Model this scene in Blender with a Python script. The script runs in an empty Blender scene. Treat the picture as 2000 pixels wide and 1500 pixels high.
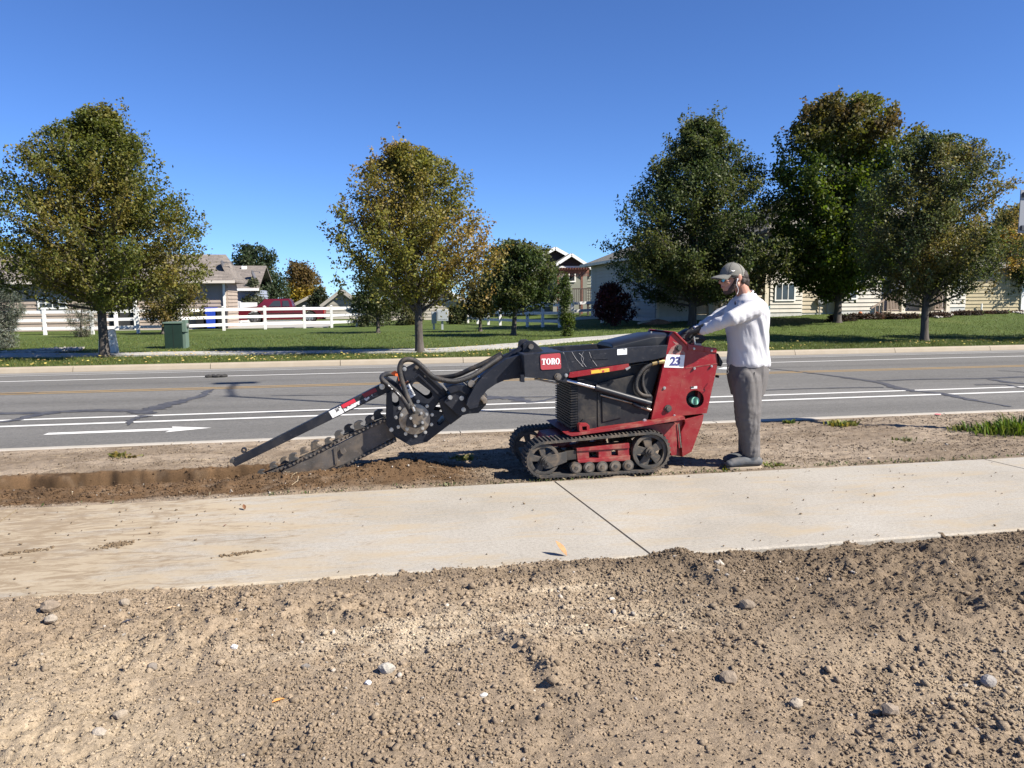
import bpy, bmesh, math, random
import numpy as np
from mathutils import Vector, Matrix
from mathutils.geometry import tessellate_polygon

# ------------------------------------------------------------------ camera
scn = bpy.context.scene
COL = scn.collection
FPX = 1502.0            # focal length in pixels of the 2000 px wide photograph
CAMZ = 1.48
_p = math.atan((750 - 583.0) / FPX); _y = math.radians(10.0); _r = math.radians(0.52)
_fw = np.array([math.sin(_y) * math.cos(_p), math.cos(_y) * math.cos(_p), -math.sin(_p)])
_rt = np.array([math.cos(_y), -math.sin(_y), 0.0])
_up = np.cross(_rt, _fw)
_R = _rt * math.cos(_r) - _up * math.sin(_r)
_U = _up * math.cos(_r) + _rt * math.sin(_r)
_C = np.array([0, 0, CAMZ])
camd = bpy.data.cameras.new('camera'); camo = bpy.data.objects.new('camera', camd); COL.objects.link(camo)
camd.sensor_width = 36.0; camd.lens = 36.0 * FPX / 2000.0
camd.clip_start = 0.05; camd.clip_end = 3000.0
m = Matrix.Identity(4)
for i in range(3):
    m[i][0] = _R[i]; m[i][1] = _U[i]; m[i][2] = -_fw[i]; m[i][3] = _C[i]
camo.matrix_world = m
scn.camera = camo

# ------------------------------------------------------------------ sky, sun, exposure
SUN_EL = math.radians(41.0); SUN_AZ = math.radians(-33.0)      # azimuth measured from +X
sun_dir = Vector((math.cos(SUN_AZ) * math.cos(SUN_EL), math.sin(SUN_AZ) * math.cos(SUN_EL), math.sin(SUN_EL)))
w = bpy.data.worlds.new('World'); scn.world = w; w.use_nodes = True
wn = w.node_tree.nodes; wl = w.node_tree.links
bg = wn['Background']
sky = wn.new('ShaderNodeTexSky'); sky.sky_type = 'NISHITA'; sky.sun_disc = False
sky.sun_elevation = SUN_EL; sky.sun_rotation = math.pi / 2 - SUN_AZ
sky.altitude = 3000.0; sky.air_density = 1.0; sky.dust_density = 0.0; sky.ozone_density = 1.0
tint = wn.new('ShaderNodeMix'); tint.data_type = 'RGBA'; tint.blend_type = 'MULTIPLY'; tint.inputs[0].default_value = 1.0
tint.inputs[7].default_value = (0.57, 0.85, 1.33, 1)          # clear high-plains blue
wl.new(sky.outputs['Color'], tint.inputs[6]); wl.new(tint.outputs[2], bg.inputs['Color']); bg.inputs['Strength'].default_value = 0.0590
sl = bpy.data.lights.new('sun', 'SUN'); sl.energy = 5.0; sl.angle = math.radians(0.5); sl.color = (1.0, 0.93, 0.82)
so = bpy.data.objects.new('sun', sl); COL.objects.link(so); so.location = (20, -10, 30)
so.rotation_euler = sun_dir.to_track_quat('Z', 'Y').to_euler()
scn.view_settings.view_transform = 'Standard'; scn.view_settings.look = 'None'
scn.view_settings.exposure = 1.15; scn.view_settings.gamma = 1.0
scn.view_settings.use_curve_mapping = False
scn.render.engine = 'CYCLES'

# ------------------------------------------------------------------ pixel -> place
def ray(px, py): return _fw + _R * ((px - 1000) / FPX) - _U * ((py - 750) / FPX)
def onY(px, py, Y):
    d = ray(px, py); t = Y / d[1]; return _C + d * t
def onX(px, py, X):
    d = ray(px, py); t = X / d[0]; return _C + d * t
def onz(px, py, z=0.0):
    d = ray(px, py); t = (z - CAMZ) / d[2]; return _C + d * t
def sst(t):
    t = np.clip(t, 0, 1); return t * t * (3 - 2 * t)
KERB_N0, KERB_N1 = 8.43, 8.58      # near kerb
KERB_F0, KERB_F1 = 19.34, 19.50    # far kerb
def road_z(y): return -0.13 + 0.05 * (1 - ((y - 14.0) / 5.4) ** 2)
def lawn_z(x, y): return 0.55 * sst((y - 24) / 12.0) * sst((x - 2) / 22.0)
def ground(px, py):                 # where the ray of a photo pixel meets the lawn beyond the road
    d = ray(px, py); z = 0.0
    for _ in range(25):
        t = (z - CAMZ) / d[2]; p = _C + d * t; z = float(lawn_z(p[0], p[1]))
    return np.array([p[0], p[1], z])

# ------------------------------------------------------------------ noise
def _hash(ix, iy, s):
    h = (ix.astype(np.int64) * 374761393 + iy.astype(np.int64) * 668265263 + s * 1442695041) & 0x7fffffff
    h = ((h ^ (h >> 13)) * 1274126177) & 0x7fffffff
    return ((h ^ (h >> 16)) & 0xffff) / 65535.0
def vnoise(x, y, s=0):
    x = np.asarray(x, float); y = np.asarray(y, float)
    ix = np.floor(x); iy = np.floor(y); fx = x - ix; fy = y - iy
    fx = fx * fx * (3 - 2 * fx); fy = fy * fy * (3 - 2 * fy)
    a = _hash(ix, iy, s); b = _hash(ix + 1, iy, s); c = _hash(ix, iy + 1, s); d = _hash(ix + 1, iy + 1, s)
    return (a + (b - a) * fx) * (1 - fy) + (c + (d - c) * fx) * fy - 0.5
def fbm(x, y, s=0, oct=4, gain=0.5):
    v = 0; a = 1.0
    for o in range(oct):
        v = v + a * vnoise(x * 2 ** o, y * 2 ** o, s + o * 17); a *= gain
    return v

# ------------------------------------------------------------------ materials
def _nt(name):
    m = bpy.data.materials.new(name); m.use_nodes = True
    nt = m.node_tree; return m, nt, nt.nodes, nt.links, nt.nodes['Principled BSDF']
def _ramp(N, stops):
    r = N.new('ShaderNodeValToRGB'); e = r.color_ramp.elements
    while len(e) < len(stops): e.new(0.5)
    for i, (p, c) in enumerate(stops):
        e[i].position = p; e[i].color = (c[0], c[1], c[2], 1) if hasattr(c, '__len__') else (c, c, c, 1)
    return r
def _noise(N, L, scale, detail=6, rough=0.6, vec=None, dist=0):
    n = N.new('ShaderNodeTexNoise'); n.inputs['Scale'].default_value = scale
    n.inputs['Detail'].default_value = detail; n.inputs['Roughness'].default_value = rough
    n.inputs['Distortion'].default_value = dist
    if vec is not None: L.new(vec, n.inputs['Vector'])
    return n
def _mix(N, L, fac, a, b, mode='MIX'):
    n = N.new('ShaderNodeMix'); n.data_type = 'RGBA'; n.blend_type = mode
    for s, v in ((0, fac), (6, a), (7, b)):
        if isinstance(v, (int, float)): n.inputs[s].default_value = v
        elif isinstance(v, tuple): n.inputs[s].default_value = (*v[:3], 1)
        else: L.new(v, n.inputs[s])
    return n.outputs[2]
def _coord(N, L, kind='Object', scale=(1, 1, 1)):
    tc = N.new('ShaderNodeTexCoord'); mp = N.new('ShaderNodeMapping'); mp.inputs['Scale'].default_value = scale
    L.new(tc.outputs[kind], mp.inputs['Vector']); return mp.outputs['Vector']
_mats = {}
def mat(name, col, rough=0.6, metal=0.0, col2=None, cs=6.0, cedge=(0.4, 0.65), dust=None, ds=3.0, dust_amt=0.5,
        bump=0.0, bs=60.0, stretch=(1, 1, 1), spec=0.5, coat=0.0, scratch=None):
    """paint / plastic / metal with colour wear, dust and fine relief"""
    if name in _mats: return _mats[name]
    m, nt, N, L, P = _nt(name); v = _coord(N, L, 'Object', stretch)
    c = col
    if col2 is not None:
        n = _noise(N, L, cs, 7, 0.65, v); r = _ramp(N, [(cedge[0], 0.0), (cedge[1], 1.0)]); L.new(n.outputs['Fac'], r.inputs['Fac'])
        c = _mix(N, L, r.outputs['Color'], col, col2)
    rsrc = None
    if dust is not None:
        n = _noise(N, L, ds, 9, 0.72, v, 0.4); r = _ramp(N, [(0.47, 0.0), (0.74, dust_amt)]); L.new(n.outputs['Fac'], r.inputs['Fac'])
        c = _mix(N, L, r.outputs['Color'], c, dust); rsrc = r
    if scratch is not None:
        sv = _coord(N, L, 'Object', (3, 3, 14)); n = _noise(N, L, 9, 4, 0.6, sv, 1.2)
        r = _ramp(N, [(0.66, 0.0), (0.69, 1.0)]); L.new(n.outputs['Fac'], r.inputs['Fac'])
        c = _mix(N, L, r.outputs['Color'], c, scratch)
    if isinstance(c, tuple): P.inputs['Base Color'].default_value = (*c[:3], 1)
    else: L.new(c, P.inputs['Base Color'])
    P.inputs['Roughness'].default_value = rough; P.inputs['Metallic'].default_value = metal
    P.inputs['Specular IOR Level'].default_value = spec; P.inputs['Coat Weight'].default_value = coat
    if rsrc is not None:
        mr = N.new('ShaderNodeMapRange'); mr.inputs['To Min'].default_value = rough; mr.inputs['To Max'].default_value = 0.95
        L.new(rsrc.outputs['Color'], mr.inputs['Value']); L.new(mr.outputs['Result'], P.inputs['Roughness'])
    if bump > 0:
        n = _noise(N, L, bs, 6, 0.65, v); b = N.new('ShaderNodeBump'); b.inputs['Strength'].default_value = bump
        b.inputs['Distance'].default_value = 0.01
        L.new(n.outputs['Fac'], b.inputs['Height']); L.new(b.outputs['Normal'], P.inputs['Normal'])
    _mats[name] = m; return m
def mat_leaf(name, trans=0.3, rough=0.55):
    if name in _mats: return _mats[name]
    m, nt, N, L, P = _nt(name)
    at = N.new('ShaderNodeAttribute'); at.attribute_name = 'Col'
    L.new(at.outputs['Color'], P.inputs['Base Color']); P.inputs['Roughness'].default_value = rough
    P.inputs['Specular IOR Level'].default_value = 0.35
    tr = N.new('ShaderNodeBsdfTranslucent'); hs = N.new('ShaderNodeHueSaturation'); hs.inputs['Value'].default_value = 1.3
    hs.inputs['Saturation'].default_value = 1.1
    L.new(at.outputs['Color'], hs.inputs['Color']); L.new(hs.outputs['Color'], tr.inputs['Color'])
    mx = N.new('ShaderNodeMixShader'); mx.inputs[0].default_value = trans
    L.new(P.outputs[0], mx.inputs[1]); L.new(tr.outputs[0], mx.inputs[2])
    L.new(mx.outputs[0], N['Material Output'].inputs['Surface'])
    _mats[name] = m; return m
def mat_col(name, rough=0.95, bump=0.0, bs=200.0, fine=0.0):
    """colour from the vertex attribute, with fine relief"""
    if name in _mats: return _mats[name]
    m, nt, N, L, P = _nt(name); v = _coord(N, L)
    at = N.new('ShaderNodeAttribute'); at.attribute_name = 'Col'; c = at.outputs['Color']
    if fine:
        n = _noise(N, L, bs * 0.7, 5, 0.7, v); r = _ramp(N, [(0.3, 1 - fine), (0.7, 1 + fine)]); L.new(n.outputs['Fac'], r.inputs['Fac'])
        c = _mix(N, L, 1.0, c, r.outputs['Color'], 'MULTIPLY')
    L.new(c, P.inputs['Base Color']); P.inputs['Roughness'].default_value = rough; P.inputs['Specular IOR Level'].default_value = 0.2
    if bump:
        n = _noise(N, L, bs, 8, 0.75, v); b = N.new('ShaderNodeBump'); b.inputs['Strength'].default_value = bump; b.inputs['Distance'].default_value = 0.010
        L.new(n.outputs['Fac'], b.inputs['Height']); L.new(b.outputs['Normal'], P.inputs['Normal'])
    _mats[name] = m; return m

# ------------------------------------------------------------------ objects
ORG = {}
def tag(o, label=None, cat=None, group=None, kind=None):
    if label: o['label'] = label
    if cat: o['category'] = cat
    if group: o['group'] = group
    if kind: o['kind'] = kind
    return o
def thing(name, label, cat, loc=(0, 0, 0), group=None, kind=None):
    o = bpy.data.objects.new(name, None); COL.objects.link(o); o.location = loc; o.empty_display_size = 0.2
    ORG[o.name] = np.array(loc, float); return tag(o, label, cat, group, kind)
def link(name, me, parent=None, loc=None):
    o = bpy.data.objects.new(name, me); COL.objects.link(o)
    if parent is not None:
        o.parent = parent; ORG[o.name] = ORG.get(parent.name, np.zeros(3)).copy()
        if loc is not None: o.location = Vector(loc) - Vector(ORG[o.name])
    elif loc is not None:
        o.location = loc; ORG[o.name] = np.array(loc, float)
    else: ORG[o.name] = np.zeros(3)
    return o
def mesh_np(name, V, F, material=None, smooth=False, cols=None):
    V = np.asarray(V, np.float32); F = np.asarray(F, np.int32); k = F.shape[1]
    me = bpy.data.meshes.new(name); me.vertices.add(len(V)); me.vertices.foreach_set('co', V.ravel())
    me.loops.add(F.size); me.loops.foreach_set('vertex_index', F.ravel())
    me.polygons.add(len(F)); me.polygons.foreach_set('loop_start', np.arange(0, F.size, k, dtype=np.int32))
    try: me.polygons.foreach_set('loop_total', np.full(len(F), k, np.int32))
    except Exception: pass
    if smooth: me.polygons.foreach_set('use_smooth', np.ones(len(F), bool))
    if cols is not None:
        a = me.color_attributes.new('Col', 'FLOAT_COLOR', 'POINT')
        c = np.ones((len(V), 4), np.float32); c[:, :3] = cols; a.data.foreach_set('color', c.ravel())
    if material: me.materials.append(material)
    me.update(calc_edges=True); me.validate(); return me
def basis(d):
    d = Vector(d).normalized(); a = Vector((0, 0, 1)) if abs(d.z) < 0.9 else Vector((1, 0, 0))
    u = d.cross(a).normalized(); return u, d.cross(u).normalized()
class MB:
    """collects shapes in world coordinates, linked as one mesh object"""
    def __init__(s): s.v = []; s.f = []
    def add(s, V, F):
        n = len(s.v); s.v += [tuple(map(float, p)) for p in V]; s.f += [tuple(i + n for i in f) for f in F]; return s
    def box(s, x0, x1, y0, y1, z0, z1):
        V = [(x, y, z) for z in (z0, z1) for y in (y0, y1) for x in (x0, x1)]
        return s.add(V, [(0, 2, 3, 1), (4, 5, 7, 6), (0, 1, 5, 4), (2, 6, 7, 3), (0, 4, 6, 2), (1, 3, 7, 5)])
    def obox(s, p0, p1, w, h):                      # bar from p0 to p1, w across (horizontal), h high
        p0 = Vector(p0); p1 = Vector(p1); d = (p1 - p0).normalized()
        u = Vector((0, 0, 1)).cross(d)
        u = u.normalized() if u.length > 1e-4 else Vector((1, 0, 0))
        t = d.cross(u).normalized(); V = []
        for p in (p0, p1):
            for a, b in ((-1, -1), (1, -1), (1, 1), (-1, 1)): V.append(p + u * (a * w / 2) + t * (b * h / 2))
        return s.add(V, [(3, 2, 1, 0), (4, 5, 6, 7), (0, 1, 5, 4), (1, 2, 6, 5), (2, 3, 7, 6), (3, 0, 4, 7)])
    def prism(s, poly, y0, y1, holes=()):           # poly of (x,z), extruded along y; each entry may be (x,z)
        loops = [list(poly)] + [list(h) for h in holes]
        flat = [p for l in loops for p in l]; n = len(flat)
        tris = tessellate_polygon([[Vector((p[0], p[1], 0)) for p in l] for l in loops])
        V = [(p[0], y0, p[1]) for p in flat] + [(p[0], y1, p[1]) for p in flat]
        F = [t for t in tris] + [tuple(i + n for i in reversed(t)) for t in tris]
        k = 0
        for l in loops:
            c = len(l)
            for i in range(c):
                a, b = k + i, k + (i + 1) % c; F.append((a, b, b + n, a + n))
            k += c
        return s.add(V, F)
    def cyl(s, p0, p1, r0, r1=None, n=16, cap=True):
        r1 = r0 if r1 is None else r1; p0 = Vector(p0); p1 = Vector(p1); u, t = basis(p1 - p0); V = []
        for p, r in ((p0, r0), (p1, r1)):
            for i in range(n):
                a = 2 * math.pi * i / n; V.append(p + u * (r * math.cos(a)) + t * (r * math.sin(a)))
        F = [(i, (i + 1) % n, n + (i + 1) % n, n + i) for i in range(n)]
        if cap: F += [tuple(range(n - 1, -1, -1)), tuple(range(n, 2 * n))]
        return s.add(V, F)
    def tube(s, pts, r, n=8, cap=True):
        pts = [Vector(p) for p in pts]; rr = r if hasattr(r, '__len__') else [r] * len(pts); V = []
        u = None
        for i, p in enumerate(pts):
            d = (pts[min(i + 1, len(pts) - 1)] - pts[max(i - 1, 0)]).normalized()
            if u is None: u, t = basis(d)
            else:
                u = (u - d * u.dot(d)); u = u.normalized() if u.length > 1e-6 else basis(d)[0]; t = d.cross(u)
            for k in range(n):
                a = 2 * math.pi * k / n; V.append(p + u * (rr[i] * math.cos(a)) + t * (rr[i] * math.sin(a)))
        F = [(i * n + k, i * n + (k + 1) % n, (i + 1) * n + (k + 1) % n, (i + 1) * n + k) for i in range(len(pts) - 1) for k in range(n)]
        if cap: F += [tuple(range(n - 1, -1, -1)), tuple((len(pts) - 1) * n + k for k in range(n))]
        return s.add(V, F)
    def ball(s, c, r, n=10, m_=7, sc=(1, 1, 1)):
        V = [(c[0], c[1], c[2] - r * sc[2])]
        for j in range(1, m_):
            th = math.pi * j / m_
            for i in range(n):
                a = 2 * math.pi * i / n
                V.append((c[0] + r * sc[0] * math.sin(th) * math.cos(a), c[1] + r * sc[1] * math.sin(th) * math.sin(a), c[2] - r * sc[2] * math.cos(th)))
        V.append((c[0], c[1], c[2] + r * sc[2])); F = []
        for i in range(n): F.append((0, 1 + (i + 1) % n, 1 + i))
        for j in range(m_ - 2):
            for i in range(n):
                a = 1 + j * n + i; b = 1 + j * n + (i + 1) % n; F.append((a, b, b + n, a + n))
        e = len(V) - 1; k = 1 + (m_ - 2) * n
        for i in range(n): F.append((k + i, k + (i + 1) % n, e))
        return s.add(V, F)
    def sheet(s, pts): return s.add(pts, [tuple(range(len(pts)))])
    def build(s, name, material, parent=None, smooth=False, bevel=0.0, seg=2, loc=None):
        o0 = ORG[parent.name] if parent is not None else (np.array(loc, float) if loc is not None else np.zeros(3))
        V = np.array(s.v) - o0
        me = bpy.data.meshes.new(name); me.from_pydata(V.tolist(), [], s.f)
        if material: me.materials.append(material)
        bm = bmesh.new(); bm.from_mesh(me)
        bmesh.ops.recalc_face_normals(bm, faces=bm.faces)
        if bevel > 0:
            ed = [e for e in bm.edges if len(e.link_faces) == 2 and e.calc_face_angle(0) > 0.6]
            bmesh.ops.bevel(bm, geom=ed, offset=bevel, segments=seg, profile=0.7, affect='EDGES', clamp_overlap=True)
        if smooth:
            for f in bm.faces: f.smooth = True
            for e in bm.edges:
                if len(e.link_faces) == 2 and e.calc_face_angle(0) > 0.75: e.smooth = False
        bm.to_mesh(me); bm.free(); me.update()
        return link(name, me, parent, None if parent is not None else loc)
def catmull(pts, k=6):
    P = [np.array(p, float) for p in pts]; P = [2 * P[0] - P[1]] + P + [2 * P[-1] - P[-2]]; out = []
    for i in range(1, len(P) - 2):
        for j in range(k):
            t = j / k; a, b, c, d = P[i - 1], P[i], P[i + 1], P[i + 2]
            out.append(0.5 * ((2 * b) + (c - a) * t + (2 * a - 5 * b + 4 * c - d) * t * t + (3 * b - a - 3 * c + d) * t ** 3))
    out.append(P[-2]); return out
RND = random.Random(7); NPR = np.random.default_rng(7)
# ================================================================== THE GROUND
g = MB(); g.sheet([(-900, -300, -0.6), (900, -300, -0.6), (900, 1200, -0.6), (-900, 1200, -0.6)])
tag(g.build('ground', mat('far_earth', (0.10, 0.12, 0.05), 0.95, col2=(0.16, 0.14, 0.08), cs=0.2)), kind='structure')

TRX0, TRX1 = -0.95, -0.55      # trench runs from the left and ends here
def strip_h(X, Y):              # dirt verge between pavement and kerb: trench, spoil, ruts
    h = -0.012 + 0.02 * fbm(X * 1.1, Y * 1.6, 3, 4) + 0.018 * fbm(X * 5, Y * 14, 11, 4) + 0.012 * fbm(X * 22, Y * 34, 5, 3)
    edge = np.minimum(sst((Y - 5.97) / 0.10), sst((8.46 - Y) / 0.14))
    h = h * edge - 0.006 * (1 - edge)
    wob = 0.05 * fbm(X * 2.1, X * 0 + 3.3, 21, 3); wob2 = 0.09 * fbm(X * 3.1, X * 0 + 7.7, 22, 3)
    # spoil thrown out on the pavement side
    bx = sst((1.15 - X) / 1.0)
    lump = 1 + 0.75 * fbm(X * 1.7, Y * 3, 31, 3)
    prof = np.exp(-((Y - 6.40 - wob * 0.5) / 0.17) ** 2)
    spoil = (0.072 - .040 * sst((-.9 - X) / .5) + 0.035 * np.exp(-((X - 0.30) / 0.55) ** 2)) * prof * bx * lump
    spoil = spoil * sst((Y - 6.03) / 0.12)
    spoil += sst((0.8 - X) / 0.4) * prof * (0.022 * fbm(X * 13, Y * 13, 41, 4) + 0.018 * np.abs(fbm(X * 30, Y * 30, 42, 2)))
    # mound under the trencher head
    spoil += 0.105 * np.exp(-((X - 0.18) / 0.36) ** 2 - ((Y - 6.68) / 0.17) ** 2) * lump * (1 + .5 * fbm(X * 14, Y * 14, 44, 3))
    # trench
    d0 = 0.30 + 0.04 * fbm(X * 2, Y * 2, 51, 2)
    near = sst((Y - (6.58 + wob * .7)) / 0.07); far = 1 - sst((Y - (7.02 + wob2)) / (0.12 + 0.06 * fbm(X * 6, X * 0, 61, 2)))
    tx = sst((TRX1 - X) / 0.5)
    tr = near * far * tx
    h = h + spoil * (1 - tr) - d0 * tr + tr * 0.05 * fbm(X * 9, Y * 9, 63, 4)
    # crumbly far lip
    h += 0.03 * np.exp(-((Y - 7.17 - wob2) / 0.06) ** 2) * tx * np.abs(fbm(X * 9, Y * 9, 71, 3))
    return h
def strip_col(X, Y, h):
    n = fbm(X * 1.3, Y * 3.0, 81, 5); n2 = fbm(X * 9, Y * 24, 82, 4)
    dry = np.array([0.190, 0.149, 0.108]); dark = np.array([0.112, 0.082, 0.056]); pale = np.array([0.26, 0.21, 0.158])
    f = sst((n + 0.22) / 0.5)[:, None]; c = dry * (1 - f) + pale * f
    f2 = (sst((n2 - 0.02) / 0.4) * 0.55)[:, None]; c = c * (1 - f2) + dark * f2
    tx = sst((TRX1 + .15 - X) / 0.5) * sst((Y - 6.5) / 0.08) * (1 - sst((Y - 7.14) / 0.1))
    sp = np.exp(-((Y - 6.42) / 0.31) ** 6) * sst((1.05 - X) / 0.5); md = np.exp(-((X - .2) / .55) ** 4 - ((Y - 6.66) / .3) ** 4)
    band = sst((Y - 6.07 - .04 * n) / .07) * (1 - sst((Y - 7.13 - .1 * n) / .1)) * sst((TRX1 + .1 - X) / .5)
    fr = np.clip(np.maximum(np.maximum(np.maximum(tx, band), sp), md) * (1.05 + 0.5 * n2), 0, 1)[:, None]
    fresh = np.array([0.098, 0.060, 0.032]) * (1 + 0.55 * fbm(X * 7, Y * 7, 83, 4))[:, None]
    return np.clip(c * (1 - fr) + fresh * fr, 0.02, 1)
def field_h(X, Y):              # bare soil in front of the pavement
    h = -0.035 + 0.055 * fbm(X * 0.55, Y * 0.8, 101, 4) + 0.03 * fbm(X * 2.2, Y * 2.6, 102, 4)
    rough = sst((fbm(X * 0.7, Y * 1.1, 103, 3) + 0.05 + 0.10 * sst((X - 0.2) / 2) ) / 0.45)
    h += (0.014 + 0.042 * rough) * fbm(X * 9, Y * 9, 104, 4, 0.62) + (0.012 + 0.014 * rough) * (np.abs(fbm(X * 24, Y * 24, 105, 2)) + .6 * np.abs(fbm(X * 48, Y * 48, 106, 1)))
    # crest of loose soil pushed up against the pavement, right of the middle
    yl = 4.02 - 0.03 * np.cos(X * 2)
    h += 0.035 * np.exp(-((Y - yl + 0.10) / 0.12) ** 2) * np.exp(-((X - 1.55) / 0.75) ** 2) * (1 + .8 * fbm(X * 8, Y * 8, 106, 3))
    h += 0.028 * np.exp(-((Y - yl + 0.10) / 0.14) ** 2) * (0.5 + fbm(X * 2.0, Y, 107, 3))
    # old wheel rut and scraped ledge
    a = (X - 0.58) * 0.95 + (Y - 2.98) * 0.30 + .02 * np.sin(Y * 14); b = -(X - 0.58) * 0.30 + (Y - 2.98) * 0.95
    h += (0.028 * np.exp(-((a - .05) / .05) ** 2) - 0.016 * np.exp(-((a + 0.025) / 0.045) ** 2)) * np.exp(-(b / 0.36) ** 2) * (1 + .6 * fbm(X * 12, Y * 12, 108, 3))
    a = (X - 1.64) * 0.95 + (Y - 3.80) * 0.31; b = -(X - 1.64) * 0.31 + (Y - 3.80) * 0.95
    h += (0.034 * np.exp(-((a - .06) / .08) ** 2) - .014 * np.exp(-((a + .03) / .05) ** 2)) * np.exp(-(b / 0.34) ** 2) * (1 + .8 * fbm(X * 9, Y * 9, 109, 3))
    a = (X - 2.5) * 0.6 + (Y - 3.05) * 0.8; b = -(X - 2.5) * 0.8 + (Y - 3.05) * 0.6
    h += (0.035 * np.exp(-((a - .05) / .06) ** 2) - .016 * np.exp(-((a + .05) / .05) ** 2)) * np.exp(-(b / 0.22) ** 4)
    flat = np.exp(-((X - 1.0) / .55) ** 4 - ((Y - 3.28 + .12 * (X - 1)) / .22) ** 4); h -= flat * (0.03 * 0 + .75 * (0.014 + 0.042 * rough) * fbm(X * 9, Y * 9, 104, 4, 0.62))
    # tyre prints
    for cx, cy, l, wd, ph in ((1.47, 3.07, 0.13, 0.06, 0.0), (0.95, 3.12, 0.20, 0.06, 0.6), (2.9, 3.25, 0.35, 0.10, .9)):
        m_ = np.exp(-((X - cx) / l) ** 4 - ((Y - cy) / wd) ** 4)
        h += m_ * (0.008 * np.sin((X - cx + ph * (Y - cy)) * 95) - 0.012 - 0.5 * 0.03 * fbm(X * 9, Y * 9, 104, 4, .6))
    edge = sst((4.20 - Y) / 0.10)
    return h * edge - 0.02 * (1 - edge)
def field_col(X, Y, h):
    n = fbm(X * 0.8, Y * 1.2, 111, 5); n2 = fbm(X * 6, Y * 7, 112, 4)
    base = np.array([0.280, 0.217, 0.152]); pale = np.array([0.36, 0.288, 0.203]); dark = np.array([0.155, 0.117, 0.080])
    f = sst((n + 0.12) / 0.5)[:, None]; c = base * (1 - f) + pale * f
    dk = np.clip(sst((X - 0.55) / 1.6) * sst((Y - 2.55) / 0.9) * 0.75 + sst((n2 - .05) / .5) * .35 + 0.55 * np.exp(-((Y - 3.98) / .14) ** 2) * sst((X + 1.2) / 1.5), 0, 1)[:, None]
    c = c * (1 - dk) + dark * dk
    for cx, cy, l, wd in ((0.84, 3.46, 0.26, 0.035), (1.22, 3.17, 0.20, 0.025), (0.95, 3.75, .3, .02), (0.1, 3.35, .6, .22), (1.0, 3.3, .5, .12)):
        s_ = (np.exp(-((X - cx) / l) ** 2 - ((Y - cy - 0.06 * (X - cx)) / wd) ** 2) * sst((fbm(X * 8, Y * 16, 113, 3) + .3) / .4))[:, None]
        c = c * (1 - .8 * s_) + np.array([0.46, 0.385, 0.285]) * (.8 * s_)
    return np.clip(c * (1 + 0.22 * fbm(X * 30, Y * 30, 114, 3))[:, None], 0.02, 1)
def grid(x0, x1, y0, y1, step, hf, cf, zoff=0.0):
    nx = int((x1 - x0) / step) + 1; ny = int((y1 - y0) / step) + 1
    X, Y = np.meshgrid(np.linspace(x0, x1, nx), np.linspace(y0, y1, ny)); X = X.ravel(); Y = Y.ravel()
    h = hf(X, Y); V = np.stack([X, Y, h + zoff], 1); i = np.arange(nx * ny).reshape(ny, nx)
    F = np.stack([i[:-1, :-1], i[:-1, 1:], i[1:, 1:], i[1:, :-1]], -1).reshape(-1, 4)
    return V, F, cf(X, Y, h)
def joined(parts):
    V = []; F = []; Cc = []; n = 0
    for v, f, c in parts: V.append(v); F.append(f + n); Cc.append(c); n += len(v)
    return np.concatenate(V), np.concatenate(F), np.concatenate(Cc)
m_dirt = mat_col('loose_soil', 0.97, 1.0, 120.0, 0.36)
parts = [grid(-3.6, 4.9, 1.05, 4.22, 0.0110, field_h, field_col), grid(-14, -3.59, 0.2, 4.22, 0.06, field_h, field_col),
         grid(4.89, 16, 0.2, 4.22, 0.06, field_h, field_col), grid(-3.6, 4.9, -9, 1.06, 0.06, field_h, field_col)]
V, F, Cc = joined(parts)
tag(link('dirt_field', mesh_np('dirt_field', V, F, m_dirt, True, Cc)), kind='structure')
m_dirt2 = mat_col('verge_soil', 0.97, 0.8, 150.0, 0.32)
parts = [grid(-4.2, 3.2, 5.97, 7.5, 0.0115, strip_h, strip_col), grid(-4.2, 3.2, 7.499, 8.47, 0.02, strip_h, strip_col),
         grid(3.199, 8.5, 5.97, 8.47, 0.02, strip_h, strip_col),
         grid(-22, -4.199, 5.97, 8.47, 0.06, strip_h, strip_col), grid(8.499, 30, 5.97, 8.47, 0.08, strip_h, strip_col)]
V, F, Cc = joined(parts)
tag(link('dirt_verge', mesh_np('dirt_verge', V, F, m_dirt2, True, Cc)), kind='structure')

# clods and pebbles (uncountable)
def _ico():
    bm = bmesh.new(); bmesh.ops.create_icosphere(bm, subdivisions=1, radius=1.0)
    v = np.array([p.co[:] for p in bm.verts]); f = np.array([[q.index for q in p.verts] for p in bm.faces]); bm.free(); return v, f
ICOV, ICOF = _ico()
def _chip():
    v = ICOV * (1 + .22 * NPR.standard_normal((12, 1)))
    for _ in range(5):                                   # knock flat facets off
        n_ = NPR.standard_normal(3); n_ /= np.linalg.norm(n_); v = v - np.maximum(0, v @ n_ - NPR.uniform(.35, .7))[:, None] * n_
    return v * np.array([1.25, NPR.uniform(.75, 1.15), NPR.uniform(.6, .95)])
ICO = [_chip() for _ in range(32)]
def rocks(pts, size, cols):
    n = len(pts); idx = NPR.integers(0, len(ICO), n); Vs = np.stack(ICO)[idx]          # n,12,3
    a = NPR.uniform(0, 2 * math.pi, n); ca, sa = np.cos(a)[:, None], np.sin(a)[:, None]
    x = Vs[..., 0] * ca - Vs[..., 1] * sa; y = Vs[..., 0] * sa + Vs[..., 1] * ca
    P = np.stack([x, y, Vs[..., 2]], -1) * size[:, None, None] + pts[:, None, :]
    Fs = ICOF[None] + (np.arange(n) * 12)[:, None, None]
    cc = np.repeat(cols[:, None, :], 12, 1)
    return P.reshape(-1, 3), Fs.reshape(-1, 3), cc.reshape(-1, 3)
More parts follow.
